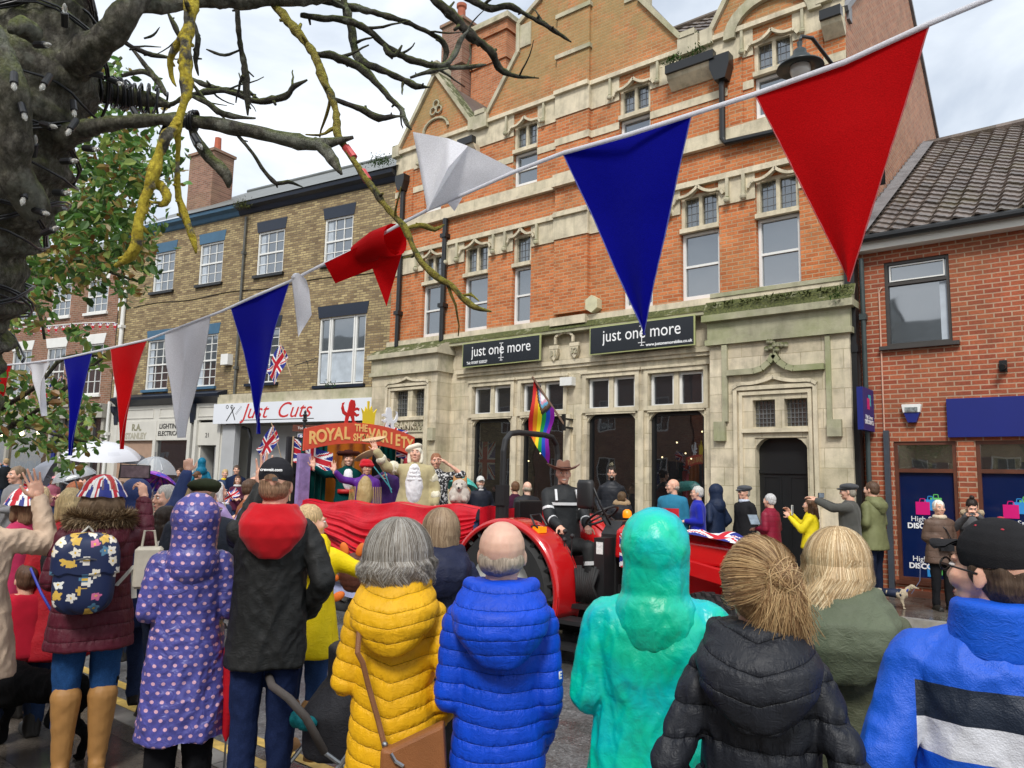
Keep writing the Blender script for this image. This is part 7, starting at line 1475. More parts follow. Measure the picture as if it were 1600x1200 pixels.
far('child in a navy coat by the left edge shop',60,748,10.5,b=1.,coat=dict(k='shell',c=(.02,.03,.08)),arms=('front','front'),hair=dict(k='bob',c=(.3,.2,.1)))
# umbrellas
def umbrella(label,px,py,d,Rr,cfn,tilt=(0,0),mat=None,deep=.38,ribs=8,clear=False):
    p=P3(px,py,d); t=thing('umbrella',label,'umbrella',p,AZ); t.rotation_euler=(R(tilt[0]),R(tilt[1]),AZ)
    k=MB(); 
    def fn(u,v):
        a=u*2*PI; th=v*1.15; r=Rr*math.sin(th)/math.sin(1.15); sc_=1-.06*v*abs(math.sin(a*ribs/2)); return (r*sc_*math.cos(a),r*sc_*math.sin(a),-Rr*deep*(1-math.cos(th))/(1-math.cos(1.15)))
    k.grid(fn,64,14,cfn); link('canopy',k.mesh(),mat or attr_mat(.4,'umbrella nylon'),t,smooth=True)
    for i in range(ribs):
        a=i*2*PI/ribs; r=MB(); r.tube([(lambda q:(q[0],q[1],q[2]-.008))(fn(i/ribs,v/5)) for v in range(6)],.004,5); r.build('rib',ALU,t)
    k=MB(); k.tube([(0,0,.05),(0,0,-.75)],.007,8); k.build('shaft',ALU,t); k=MB(); k.tube([(0,0,-.75),(0,0,-.86)],.014,8); k.build('handle',BLK,t); return t
wb=umbrella('large white umbrella with small black emblems above the crowd at left',160,690,8.4,.42,lambda u,v:(.60,.61,.65) if not (.66<v<.82 and (.66<u<.72 or .86<u<.92)) else (.55,.56,.6),(8,4),deep=.42)
umbrella('dark grey umbrella half hidden behind the white one',192,704,9.0,.32,lambda u,v:(.08,.085,.10),(4,6))
cl=NT('clear vinyl'); cl.set(cl.b,'Base Color',(.7,.75,.8,1)); cl.set(cl.b,'Roughness',.15); tr=cl.n('ShaderNodeBsdfTransparent'); mx=cl.n('ShaderNodeMixShader',i0=.62,i1=cl.b.outputs[0],i2=tr.outputs[0]); cl.t.links.new(mx.outputs[0],cl.out.inputs[0]); CLV=cl.m
umbrella('clear plastic domed umbrella beside the raised navy arm',243,713,9.0,.27,None,(0,0),CLV,.8)
umbrella('purple and blue checked umbrella tilted towards the camera',250,742,6.9,.20,lambda u,v:(.22,.02,.42) if (int(u*24)+int(v*6))%2 else ((.02,.03,.5) if int(u*24)%3 else (.45,.10,.6)),(-28,8),deep=.45)
umbrella('clear umbrella with pale pink edge above the union flag hats',112,728,7.2,.20,None,(10,-14),CLV,.6)
umbrella('folded back grey umbrella near the left edge',50,738,8.6,.22,lambda u,v:(.22,.23,.27),(20,-70),deep=.8)
umbrella('small turquoise zigzag umbrella beyond the float',714,742,12.6,.38,lambda u,v:(.03,.42,.36) if int(v*9+.8*abs(((u*16)%1)-.5)*2)%2 else (.10,.55,.48),(-12,6),deep=.5)
k=MB(); p=P3(357,1010,3.85); 
ru=thing('furled_umbrella','furled bright red umbrella hanging between polka dot coat and jeans','umbrella',P3(357,1095,3.9)); k.lathe([(.004,-.2),(.02,-.16),(.034,.1),(.04,.25),(.02,.42),(.008,.45)],(0,0,0),16); k.build('canopy',cloth('shell',(.5,.005,.015)),ru,smooth=True); k=MB(); k.tube([(0,0,-.33),(0,0,-.18)],.005,6); k.build('ferrule',ALU,ru); k=MB(); k.tube([(0,0,.44),(0,0,.55)],.012,8); k.build('handle',BLK,ru)
# ---------- dogs ----------
def dog(name,label,loc,rz,L,Hh,col,fur,coat=None,tail=1,headup=.0,belly=None):
    t=thing(name,label,'dog',loc,rz); s=Hh; m=MB()
    m.ell((.0,.30*L,s*.68),(.14*s*1.5,.24*L,.19*s*1.3)); m.cone((0,.25*L,s*.70),.15*s*1.25,(0,-.3*L,s*.72),.12*s*1.2,14); m.ell((0,-.34*L,s*.70),(.13*s*1.1,.15*L,.16*s*1.1))
    m.cone((0,.42*L,s*.78),.12*s,(0,.62*L,s*(1.0+headup)),.09*s,12); m.ell((0,.66*L,s*(1.06+headup)),(.105*s,.13*s,.10*s)); m.cone((0,.72*L,s*(1.02+headup)),.06*s,(0,.72*L+.17*s,s*(.98+headup)),.042*s,10)
    for sx in (-1,1):
        m.chain([(sx*.10*s,.38*L,s*.6),(sx*.10*s,.34*L,s*.36),(sx*.10*s,.38*L,s*.2),(sx*.10*s,.38*L,.035)],[.085*s,.055*s,.042*s,.04*s],10); m.ell((sx*.10*s,.38*L+.03*s,.028*s),(.045*s,.07*s,.03*s))
        m.chain([(sx*.10*s,-.34*L,s*.62),(sx*.11*s,-.25*L,s*.42),(sx*.10*s,-.42*L,s*.24),(sx*.10*s,-.38*L,.035)],[.11*s,.07*s,.042*s,.04*s],10); m.ell((sx*.10*s,-.36*L,.028*s),(.045*s,.07*s,.03*s))
    m.chain([(0,-.46*L,s*.74),(0,-.6*L,s*.7*(1 if tail>0 else .8)),(0,-.72*L,s*(.9 if tail>0 else .5))],[.05*s,.04*s,.028*s],8)
    link('body',remesh(m,.012,2,d_fold(.006*fur,60,2,.003*fur)),cloth('fur',col),t)
    for sx in (-1,1):
        e=MB(); e.ell((sx*.1*s,.64*L,s*(1.02+headup)),(.025*s,.06*s,.09*s)); e.build('ear',cloth('fur',tuple(c*.8 for c in col)),t,smooth=True)
    e=MB(); e.ell((0,.72*L+.21*s,s*(1.0+headup)),.028*s,n=8,m_=6); e.build('nose',BLK,t,smooth=True)
    for sx in (-1,1): e=MB(); e.ell((sx*.045*s,.72*L+.08*s,s*(1.1+headup)),.016*s,n=8,m_=6); e.build('eye',EYED,t,smooth=True)
    e=MB(); e.tube([(.1*s*math.cos(a),.50*L+.05*s*math.sin(a),s*.86+.08*s*math.sin(a)) for a in [i*PI/8 for i in range(16)]],.012,6,closed=True); e.build('collar',cloth('wool',(.03,.05,.25)),t,smooth=True)
    if coat: e=MB(); e.tube([(0,.34*L,s*.70),(0,.1*L,s*.70),(0,-.26*L,s*.71)],[.215*s,.205*s,.17*s],20); e.build('dog_coat',cloth('shell',coat),t,smooth=True)
    return t
q=onZ(1392,950); q2=P3(1392,950,1)
sd_=dog('small_dog','small shaggy cream dog in a navy coat on a lead',(q.x,q.y,0),R(-75),.42,.30,(.52,.43,.30),1.4,(.01,.018,.045))
k=MB(); a=P3(1424,928,dY(1424,928,12.15)); b_=P3(1438,877,dY(1438,877,12.1)); k.tube([a,a.lerp(b_,.5)+Vector((.05,0,-.04)),b_],.005,5); tag(k.build('dog_lead',pm((.15,.18,.3),.6,name='grey blue lead')),'thin blue grey lead from the old woman to the small cream dog','dog lead')
q=P3(58,1085,4.55); dg_=dog('black_dog','large black dog standing on the pavement at the far left',(q.x,q.y,0),AZ+R(70),.85,.56,(.008,.008,.009),1.6)
k=MB(); a=P3(48,888,4.8); b_=P3(92,975,4.6); k.tube([a,a.lerp(b_,.4)+Vector((0,0,-.02)),b_],.008,6); tag(k.build('dog_lead',pm((.02,.04,.4),.5,name='blue webbing')),'bright blue lead held above the large black dog','dog lead')
# pushchair handle
pc=thing('pushchair','grey pushchair with foam padded handle between jeans and yellow puffer jacket','pushchair',P3(520,1110,3.7)*1.0); o0=pc.location; pc.location=(o0.x,o0.y,0); pc.rotation_euler=(0,0,AZ+R(-60)); hz=P3(505,1065,3.7).z
k=MB(); k.tube([(-.22,-.1,hz-.25),(-.24,-.2,hz-.08),(-.2,-.27,hz),(0,-.3,hz+.01),(.2,-.27,hz),(.24,-.2,hz-.08),(.22,-.1,hz-.25)],.019,10); k.build('handle',pm((.10,.085,.075),.7,name='grey foam grip'),pc,smooth=True)
k=MB(); 
for s in (-1,1): k.tube([(s*.22,-.1,hz-.25),(s*.24,.2,.2)],.012,8); k.tube([(s*.22,.3,.75),(s*.24,-.25,.12)],.012,8)
k.build('chassis',ALU,pc)
for x,y in ((-.25,-.25),(.25,-.25),(-.25,.35),(.25,.35)): w_=MB(); w_.tube([(x+.09*math.cos(a)*0,y+.09*math.cos(a),.0+.09*math.sin(a)+.0) for a in [i*PI/8 for i in range(16)]],.018,8,closed=True); w_.build('wheel',pm((.02,.02,.02),.7,name='black rubber'),pc,smooth=True)
k=MB(); k.loft([(0,.12,.35,.17,.25),(0,.14,.55,.19,.28),(0,.18,.7,.19,.2),(0,.1,.85,.17,.12)],20); link('seat_hood',remesh(k,.015,2,d_fold(.006,30,1)),cloth('shell',(.03,.03,.035)),pc)
k=MB(); k.ell((.05,-.18,hz-.14),(.05,.04,.035)); k.ell((.09,-.15,hz-.15),(.05,.04,.03)); link('folded_cloth',remesh(k,.008,1,d_fold(.012,70,1)),cloth('shell',(.0,.16,.18)),pc)
# more spectators packed behind the near row at the left
CR=[('grey haired man in a dark green jacket between the union hat and the crowned child',262,757,6.4,'short',(.42,.4,.37),(.03,.06,.04),False,180),('dark haired woman in a mustard coat further back by the left shopfront',135,742,9.8,'long',(.04,.02,.015),(.5,.3,.03),True,200),
('balding man in a stone coloured coat by the peach blind',222,737,10.2,'fringe',(.3,.25,.2),(.35,.3,.22),False,190),('woman with red hair in a denim jacket near the white umbrella',120,752,7.6,'bob',(.30,.09,.03),(.05,.09,.18),True,20),
('boy with sandy hair in a bright green top by the red coat',92,805,6.2,'short',(.35,.22,.1),(.04,.3,.04),False,10),('woman with white hair in a lilac raincoat behind the olive flat cap',340,752,8.4,'bob',(.65,.63,.6),(.3,.22,.42),True,0),
('man with brown hair in a rust jacket left of the red hood',392,748,8.8,'short',(.09,.05,.03),(.28,.08,.02),False,350),('dark haired girl in a white cardigan beside the polka dot hood',262,790,5.4,'long',(.03,.02,.015),(.6,.58,.55),True,0),
('tall man with black hair in a navy fleece near the electrical shop',255,728,10.8,'short',(.015,.012,.01),(.012,.02,.06),False,180),('woman in a scarlet anorak with brown bun near the white umbrella',205,762,7.0,'bun',(.12,.07,.04),(.42,.02,.02),True,20),
('man in a grey hoodie by the left edge shop lights',28,728,10.6,'short',(.2,.14,.09),(.2,.2,.21),False,190),('blonde woman in a black padded gilet near the folded umbrella',66,760,7.2,'bob',(.5,.38,.22),(.02,.02,.025),True,15),
('man with a grey beard in a brown coat before the salon wall',402,738,10.8,'short',(.3,.28,.26),(.09,.05,.03),False,190)]
for i,(lab,px,ty,d,hk,hc_,cc,fm,fc) in enumerate(CR):
    person(lab,px,ty,d,face=fc,fem=fm,b=1.0+.03*(i%4),coat=dict(k='wool' if i%3 else 'shell',c=cc,v=.024),legs=dict(k='denim',c=(.02,.03,.06)),arms=('front','phone') if i%4==1 else ('front','front'),hair=dict(k=hk,c=hc_,bp=(0,-.12,.02)),smile=i%2==0)
for i,(lab,px,py,d) in enumerate((('small union flag waved beside the grey bearded man',402,770,10.0),('small union flag above the crowned child',290,800,6.2),('small union flag near the left edge crowd',28,772,8.2))): handflag(lab,px,py,d,.24,(-.4,.5,.3)[i],.2)
# ---------- carnival float ----------
RED=pm((.50,.008,.01),.22,.05,3,.03,20,coat=.6,name='glossy red tractor paint'); RUB=pm((.014,.014,.014),.75,.2,8,.3,30,name='tyre rubber'); BLKP=pm((.014,.014,.015),.5,.15,6,.1,40,name='black plastic'); YRIM=pm((.55,.55,.52),.4,.1,name='pale rim paint'); STK=pm((.7,.7,.68),.5,.2,40,0,name='white sticker')
SATR=cloth('silk',(.55,.008,.02)); 
tr_=thing('carnival_trailer','flatbed carnival trailer draped in red satin with blue cloth below','trailer',(-7.6,7.5,0))
k=MB(); k.box(-3.3,1.75,-.95,1.0,.36,.48); k.box(-3.3,1.8,-.98,-.95,.3,.5); k.build('deck',pm((.12,.09,.06),.8,.2,name='plank deck'),tr_)
for x in (-1.5,-.6): 
    for y in (-.8,.85):
        w_=MB(); w_.tube([(x+.24*math.cos(a),y,.17+.24*math.sin(a)) for a in [i*PI/12 for i in range(24)]],.075,10,closed=True); wo=w_.build('wheel',RUB,tr_,smooth=True); w_=MB(); w_.ell((x,y,.17),(.15,.06,.15)); w_.build('hub',YRIM,wo,smooth=True)
k=MB(); k.bar((1.75,0,.42),(2.9,-.3,.35),.1,.08); k.build('drawbar',BLKP,tr_)
for x in (-1.4,-.1,1.2,1.72): k=MB(); k.box(x-.025,x+.025,-.94,-.9,.48,1.28); k.build('rail_post',BLKP,tr_)
k=MB(); k.box(-1.45,1.75,-.94,-.9,1.22,1.27); k.build('rail',BLKP,tr_)
def drape(u,v):
    x=-1.55+3.45*u; bot=.92-.42*math.sin(PI*min(1,max(0,(1-u)*1.15)))**.8*(1 if u<.97 else 1); bot=max(.45,bot)-(.0 if u>.1 else (.1-u)*1.5)
    z=1.31+.02*math.sin(u*23)+(.05*u)-v*(1.31+.05*u-bot); sw=math.sin(PI*min(1,u*1.0)); vf=v-.42*sw*(1-.35*u); am=max(0.,min(1.,(v-.12)*1.8)); n1=mn.noise(Vector((u*2.2,vf*9,1))); n2=mn.noise(Vector((u*5,vf*24,4))); y=-.99-.075*am*(1-abs(n1)*2.2)-.022*am*(1-2*abs(n2))-.008*mn.noise(Vector((u*22,v*3,0)))-.02*mn.noise(Vector((x*3,v*5,0)))-.06*math.sin(v*PI)*1
    return (x,y,z)
k=MB(); k.grid(drape,160,90); k.grid(lambda u,v:(-1.55+3.45*u,-.965+.12*v,1.31+.05*u+.02*math.sin(u*23)+.02*math.sin(v*PI)),60,4); link('red_drape',k.mesh(),SATR,tr_,smooth=True)
k=MB(); k.grid(lambda u,v:(1.9+.02*math.sin(u*30),-.965+1.6*u,1.36-v*.4+.02*math.sin(u*14)),40,10); link('end_drape',k.mesh(),SATR,tr_,smooth=True)
k=MB(); k.grid(lambda u,v:(-1.75+2.9*u,-.955-.03*math.sin(u*26+v*3)*(v+.2),1.1-v*(.78-.45*u)),60,20); link('blue_drape',k.mesh(),cloth('silk',(.01,.13,.5)),tr_,smooth=True)
k=MB(); k.grid(lambda u,v:(-1.8+3.6*u,-.94-.03*math.sin(u*30+v),.62-v*.5),70,12); link('lilac_drape',k.mesh(),cloth('silk',(.42,.45,.68)),tr_,smooth=True)
# stage booth, facing forward along the trailer
SIGNR=pm((.66,.075,.035),.6,.1,4,.05,name='orange red board'); SIGNY=pm((.88,.52,.18),.6,0,bump=0,name='yellow paint')
st=thing('puppet_stage_booth','painted show booth with arched orange red banner on the trailer','booth',(-9.0,7.55,.48))
def arch(y): return 1.84+.16*(1-(y/1.1)**2)
k=MB(); n=16; ys=[-1.07+2.14*i/n for i in range(n+1)]
poly=[(y,arch(y)-.31) for y in ys]+[(y,arch(y)) for y in ys[::-1]]; k.prismx(poly,.0,.03); bn=k.build('banner',SIGNR,st)
def btxt(s,y0,dz,size,sy=1,bold=.008,tilt=True):
    w_=size*.64*sy; 
    for i,ch in enumerate(s):
        y=y0+w_*i; o=link('letter',text(ch,size,.002,bold),SIGNY,bn); o.matrix_local=Matrix.Translation((.034,y,arch(y)-.155+dz))@Matrix.Rotation(PI/2,4,'Z')@Matrix.Rotation(PI/2,4,'X')@Matrix.Rotation(-.30*y/1.1 if False else 0,4,'Z')@Matrix.Scale(sy,4,(1,0,0))
btxt('ROYAL',-.93,-.01,.25,.95); btxt('VARIETY',.16,-.01,.25,.84); btxt('THE',-.14,.075,.15,.9,.005); btxt('SHOW',-.17,-.07,.15,.85,.005)
k=MB(); k.box(-.5,-.45,-1.0,1.0,0,1.75); k.build('back_panel',pm((.02,.02,.025),.8,name='black backing'),st)
def curt(y0,y1,x,col,nm):
    k=MB(); k.grid(lambda u,v:(x+.025*math.sin(u*26),y0+(y1-y0)*u,v*1.72),40,4); link(nm,k.mesh(),cloth('wool',col),st,smooth=True)
curt(-.95,-.5,-.2,(.0,.06,.05),'green_curtain'); curt(.55,.98,-.2,(.0,.05,.045),'green_curtain'); curt(-.55,.5,-.35,(.40,.12,.01),'orange_curtain')
for y,m_ in ((-1.02,pm((.28,.2,.42),.5,.3,9,name='lilac poster')),(1.02,pm((.4,.03,.04),.6,name='red post'))): k=MB(); k.box(-.05,.03,y-.1,y+.08,.55 if y<0 else 0,1.5); k.build('side_post',m_,st)
k=MB(); k.grid(lambda u,v:(.035,-1.15+.26*u,.0+v*.5),20,20,lambda u,v:jack(.25+u*.5,v)); k.build('flag_panel',FAB,st)
RLION=pm((.55,.01,.01),.6,0,name='red cut out'); YC=pm((.75,.55,.02),.6,0,name='yellow cut out'); WC=pm((.75,.75,.78),.6,0,name='white cut out')
def cut(pts,cy,cz,s,m_,nm,fl=1):
    k=MB(); k.prismx([(cy+fl*y*s,cz+z*s) for y,z in pts],.0,.02); k.build(nm,m_,st)
beast=[(-.3,0),(-.15,0),(-.1,.28),(.0,.3),(.12,.05),(.28,.0),(.3,.06),(.2,.12),(.16,.38),(.3,.3),(.42,.36),(.42,.44),(.3,.42),(.16,.52),(.34,.6),(.42,.56),(.44,.66),(.3,.7),(.2,.66),(.22,.8),(.16,.98),(-.02,1.0),(-.1,.86),(-.14,.6),(-.2,.42),(-.34,.5),(-.42,.72),(-.36,.86),(-.46,.82),(-.5,.6),(-.42,.38),(-.26,.3)]
cut(beast,-.25,1.98,.36,RLION,'lion_cut_out'); cut([(-.3,0),(.3,0),(.34,.5),(.42,.75),(.22,.55),(.12,.85),(0,.6),(0,1.05),(-.1,1.05),(-.08,.6),(-.2,.8),(-.26,.55),(-.42,.72),(-.34,.5)],.1,1.97,.36,YC,'crown_cut_out'); cut(beast+[],.52,1.93,.36,WC,'unicorn_cut_out',-1)
# performers
def onfl(label,px,ty,Y,**k):
    d=dY(px,ty,Y); k.setdefault('turn',180); return person(label,px,ty,d,base=.48,**k)
iv=onfl('performer in a cream wig cap, gold brocade coat and white frilled shirt, one arm raised',650,691,7.15,fem=False,b=1.2,fat=.12,turn=178,head=(-4,8,0),coat=dict(k='wool',c=(.42,.36,.20),hem=.46,hw=.23,ar=1.1),legs=dict(k='wool',c=(.5,.45,.3)),arms=(((.10,.0,-.26),(.10,.12,-.46)),((.20,.12,.02),(.32,.22,.22))),hands=(dict(p='relax'),dict(p='flat',n=(0,1,0),f=(.4,.1,1))),hair=None,hat=dict(k='wig',c=(.72,.68,.55)))
k=MB(); k.ell((0,.09,iv['wl']+.02),(.125,.12,.30)); link('white_shirt',remesh(k,.012,2,d_fold(.008,40,2)),cloth('wool',(.75,.74,.76)),iv['T'])
k=MB(); 
for i in range(4): k.ell((0,.16-.0*i,iv['nb']-.03-.05*i),(.05+.014*i,.045,.035))
link('frill',remesh(k,.008,1,d_fold(.01,90,1)),cloth('wool',(.78,.78,.8)),iv['T'])
for (q,e,w_) in iv['AR']:
    k=MB(); k.ell(q.lerp(e,.5),(.078,.078,.09)); k.ell(e.lerp(w_,.5),(.07,.07,.07)); link('puffed_sleeve',remesh(k,.01,1,d_fold(.012,70,3)),cloth('wool',(.66,.62,.48)),iv['T'])
pu=onfl('performer in a red turban and purple and gold gown, waving',574,715,6.85,b=1.08,turn=170,head=(18,0,0),coat=dict(k='silk',c=(.10,.02,.25),hem=.30,hw=.24),legs=dict(k='wool',c=(.1,.02,.25)),arms=('down',((.20,.14,.02),(.30,.24,.14))),hands=(None,dict(p='flat',n=(0,1,0),f=(.1,0,1))),hair=None,hat=dict(k='turban',c=(.48,.01,.02)),glasses=True)
k=MB(); k.ell((0,.085,pu['wl']+.04),(.11,.09,.25)); link('gold_bodice',remesh(k,.01,2,d_fold(.008,60,2)),cloth('silk',(.42,.31,.14)),pu['T'])
k=MB()
for i in range(5):
    for s in (-1,1): k.tube([(s*(.12+.022*i),.12-.022*i,pu['chest']+.02),(s*(.14+.022*i),.15-.025*i,pu['hip']-.2)],.005,5)
k.build('gold_braid',cloth('silk',(.5,.36,.12)),pu['T'])
tw=onfl('performer in a dark brown tricorn hat, dark green coat and white blouse, waving',545,702,7.05,b=1.05,turn=185,coat=dict(k='wool',c=(.0,.045,.045),hem=.45),legs=dict(k='wool',c=(.02,.02,.02)),arms=('down',((.20,.14,-.04),(.36,.26,.06))),hands=(None,dict(p='flat',n=(0,1,0),f=(.2,0,1))),hair=dict(k='long',c=(.32,.2,.1),L=.14),hat=dict(k='tricorn',c=(.05,.015,.012)),smile='teeth')
k=MB(); k.ell((0,.07,tw['chest']-.02),(.09,.08,.17)); link('white_blouse',remesh(k,.01,1,d_fold(.008,60,1)),cloth('wool',(.7,.7,.72)),tw['T'])
k=MB(); k.loft([(0,.02,tw['wl']-.06,.15,.14),(0,.02,tw['wl']+.0,.145,.135)],24); k.build('red_sash',cloth('silk',(.45,.02,.02)),tw['T'],smooth=True)
pl=onfl('performer in purple spinning a plate on tall sticks behind the others',604,716,7.75,fem=False,b=1.05,coat=dict(k='silk',c=(.05,.015,.12)),legs=dict(k='wool',c=(.02,.02,.02)),arms=('down','phone'),hands=(None,dict(p='grip')),hair=dict(k='short',c=BRH))
ps=thing('spinning_plates','two wooden plates on slender turquoise sticks held above the stage','juggling prop',(0,0,0)); d_=dY(600,720,7.3)
for (x0,y0,x1,y1,nm) in ((612,770,585,690,0),(612,765,573,715,1)):
    a,b_=P3(x0,y0,d_),P3(x1,y1,d_); k=MB(); k.tube([a,b_],.009,6); k.build('stick',pm((.06,.3,.35),.5,name='turquoise stick'),ps)
    k=MB(); k.lathe([(0,.0),(.10,.0),(.17,.035),(.175,.04),(.17,.045),(.1,.01),(0,.01)],(0,0,0),24); o=k.build('plate',pm((.62,.42,.24),.5,.1,name='wooden plate'),ps,smooth=True); o.location=b_; o.rotation_euler=(.25,.0,0) if nm==0 else (.2,-.5,0)
bw=onfl('woman in a black and white floral blouse with one hand on her forehead',682,708,7.6,b=1.12,turn=165,head=(20,0,0),coat=dict(k='silk',c=(.02,.02,.02),m=(lambda t:(t.set(t.b,'Base Color',t.ramp(t.noise(t.obj(),38,2),(.52,(.012,.012,.014)),(.58,(.6,.6,.6)))),t.set(t.b,'Roughness',.8),t.m)[2])(NT('floral blouse cloth')),hem=.5,sl=(.0,1)),legs=dict(k='denim',c=(.02,.02,.03)),arms=(((.26,.05,.03),(.02,.13,.2)),((.06,.1,-.26),(.0,.3,-.26))),hair=dict(k='short',c=(.28,.12,.06)))
cg=thing('plush_corgi','plush orange and white corgi sitting on the edge of the float','soft toy',P3(718,772,dY(718,772,6.75)),AZ+PI)
k=MB(); k.ell((0,0,-.02),(.13,.15,.13)); k.ell((0,.02,.10),(.09,.09,.08)); k.cone((0,.08,.08),.05,(0,.15,.07),.03,10); k.ell((-.07,.14,-.06),.035); k.ell((.07,.14,-.06),.035); link('body',remesh(k,.01,2,d_fold(.004,60,1)),cloth('fur',(.62,.55,.48)),cg)
k=MB(); k.ell((0,-.01,.13),(.092,.085,.06)); k.cone((-.06,0,.16),.03,(-.075,0,.22),.008,8); k.cone((.06,0,.16),.03,(.075,0,.22),.008,8); k.ell((0,-.05,.02),(.135,.12,.1)); link('orange_patch',remesh(k,.01,2),cloth('fur',(.50,.25,.09)),cg)
k=MB(); k.ell((0,.18,.075),.015,n=8,m_=6); k.ell((-.03,.1,.12),.01,n=8,m_=6); k.ell((.03,.1,.12),.01,n=8,m_=6); k.build('eyes_and_nose',BLK,cg,smooth=True)
# pheasant-like plush on the near side
tk=thing('plush_turkey','brown and orange feathered plush bird hanging on the float side','soft toy',P3(552,895,5.6),AZ+PI)
k=MB(); k.ell((0,0,0),(.11,.09,.15)); link('body',remesh(k,.01,1,d_puff(.05,.006)),cloth('leather',(.09,.03,.02)),tk)
for (x,z,a) in ((.07,.17,.3),(-.05,.17,-.4),(.15,-.03,1.3),(.1,-.17,2.1),(-.1,-.16,-2.1),(-.13,.06,-1.2)): k=MB(); k.ell((x,.02,z),(.032,.02,.055),Matrix.Rotation(a,3,'Y')); k.build('feather',pm((.65,.14,.01),.7,.2,name='orange felt'),tk,smooth=True)
handflag('union flag on a pole left of the show booth',452,712,11.2,.42,-.5,.62,'union_flag',.05,-1,.9); handflag('large union flag hanging on the booth corner',455,742,10.9,.62,.0,.62,'union_flag',.03,1,.35); handflag('union flag standing behind the right end of the banner',592,690,12.3,.4,.25,.35,'union_flag',.04,1); handflag('union flag at the right end of the booth under the banner',618,718,12.2,.4,0,.3,'union_flag',.03,1,.3)
handflag('union flag on a bracket on the yellow brick wall above the salon',456,565,15.6,.62,-.55,.5,'union_flag',.06,-1,1.3); handflag('union flag hanging from the brown brick house',90,612,17.2,.7,.1,.4,'union_flag',.06,-1,1.2)
p=P3(757,720,0+dY(757,720,13.75)); handflag('union flag hanging inside the first bank shop window',757,690,dY(757,690,13.8),.9,PI/2,.2,'union_flag',.03,1,0.)
# pride flag on the bank
pf=thing('pride_flag','progress pride flag on a slanted pole fixed to the stone front','flag',P3(886,655,dY(886,655,13.2)),0)
k=MB(); k.bar((.02,-.1,-.15),(-.38,-.75,.85),.035); k.build('pole',pm((.2,.12,.08),.6,name='brown pole'),pf); k=MB(); k.box(-.03,.03,-.12,.19,-.02,.02); k.box(-.03,.03,-.12,.19,-.2,-.16); k.box(-.04,.04,-.14,-.1,-.25,.1); k.build('bracket',BLK,pf)
RB=[(.5,.01,.01),(.65,.2,.0),(.7,.55,.0),(.0,.25,.05),(.0,.05,.45),(.2,.0,.3)]
def pr(u,v):
    w_=abs(v-.5)*2*.45+u
    if w_<.16+.0: return (.72,.72,.75)
    if w_<.22: return (.6,.25,.35)
    if w_<.28: return (.1,.35,.55)
    if w_<.34: return (.12,.06,.03)
    if w_<.40: return (.01,.01,.01)
    return RB[min(5,int(v*6))]
k=MB(); k.grid(lambda u,v:Vector((-.36,-.72,.8)).lerp(Vector((-.12,-.34,.2)),v)+Vector((-.12*u-.03*math.sin(u*9+v*4),.0+.05*math.sin(u*8+v*6),-1.15*u)),50,24,pr); link('flag_cloth',k.mesh(),FAB,pf,smooth=True)
# ---------- tractor ----------
TX,TY=-5.12,7.05
tc2=thing('red_tractor','compact red tractor with black roll bar pulling the float','tractor',(TX,TY,-.1))
def wheel(x,y,r,w,rim,name):
    z=r; k=MB(); prof=[(r*.62,-w/2),(r*.9,-w/2),(r*.97,-w*.38),(r*.98,0),(r*.97,w*.38),(r*.9,w/2),(r*.62,w/2)]
    n=36; b=MB()
    for i in range(n+0):
        pass
    k.lathe(prof,(0,0,0),40); k.v=[(x+a,y+c,z+b_) for a,b_,c in k.v]
    for i in range(26):
        a=i*2*PI/26
        for s in (-1,1):
            a2=a+(PI/26 if s>0 else 0); c1=Vector((x+math.cos(a2)*r*.985,y+s*w*.22,z+math.sin(a2)*r*.985)); t_=Vector((-math.sin(a2),0,math.cos(a2))); rad=Vector((math.cos(a2),0,math.sin(a2))); dr=(Vector((0,s,0))*.8-t_*.55).normalized(); k.obox(c1,dr*w*.27,rad*.028,dr.cross(rad)*.02)
    wo=k.build(name,RUB,tc2); k=MB(); k.lathe([(r*.62,-w/2),(r*.6,-w*.3),(r*.5,-w*.1),(r*.2,-w*.15),(.0,-w*.2)],(0,0,0),30); k.lathe([(r*.62,w/2),(r*.6,w*.3),(r*.5,w*.1),(r*.2,w*.15),(.0,w*.2)],(0,0,0),30); k.v=[(x+a,y+c,z+b_) for a,b_,c in k.v]; k.build('rim',rim,wo,smooth=True)
for s in (-1,1): wheel(0,s*.66,.64,.34,YRIM,'rear_wheel'); wheel(2.15,s*.56,.40,.24,YRIM,'front_wheel')
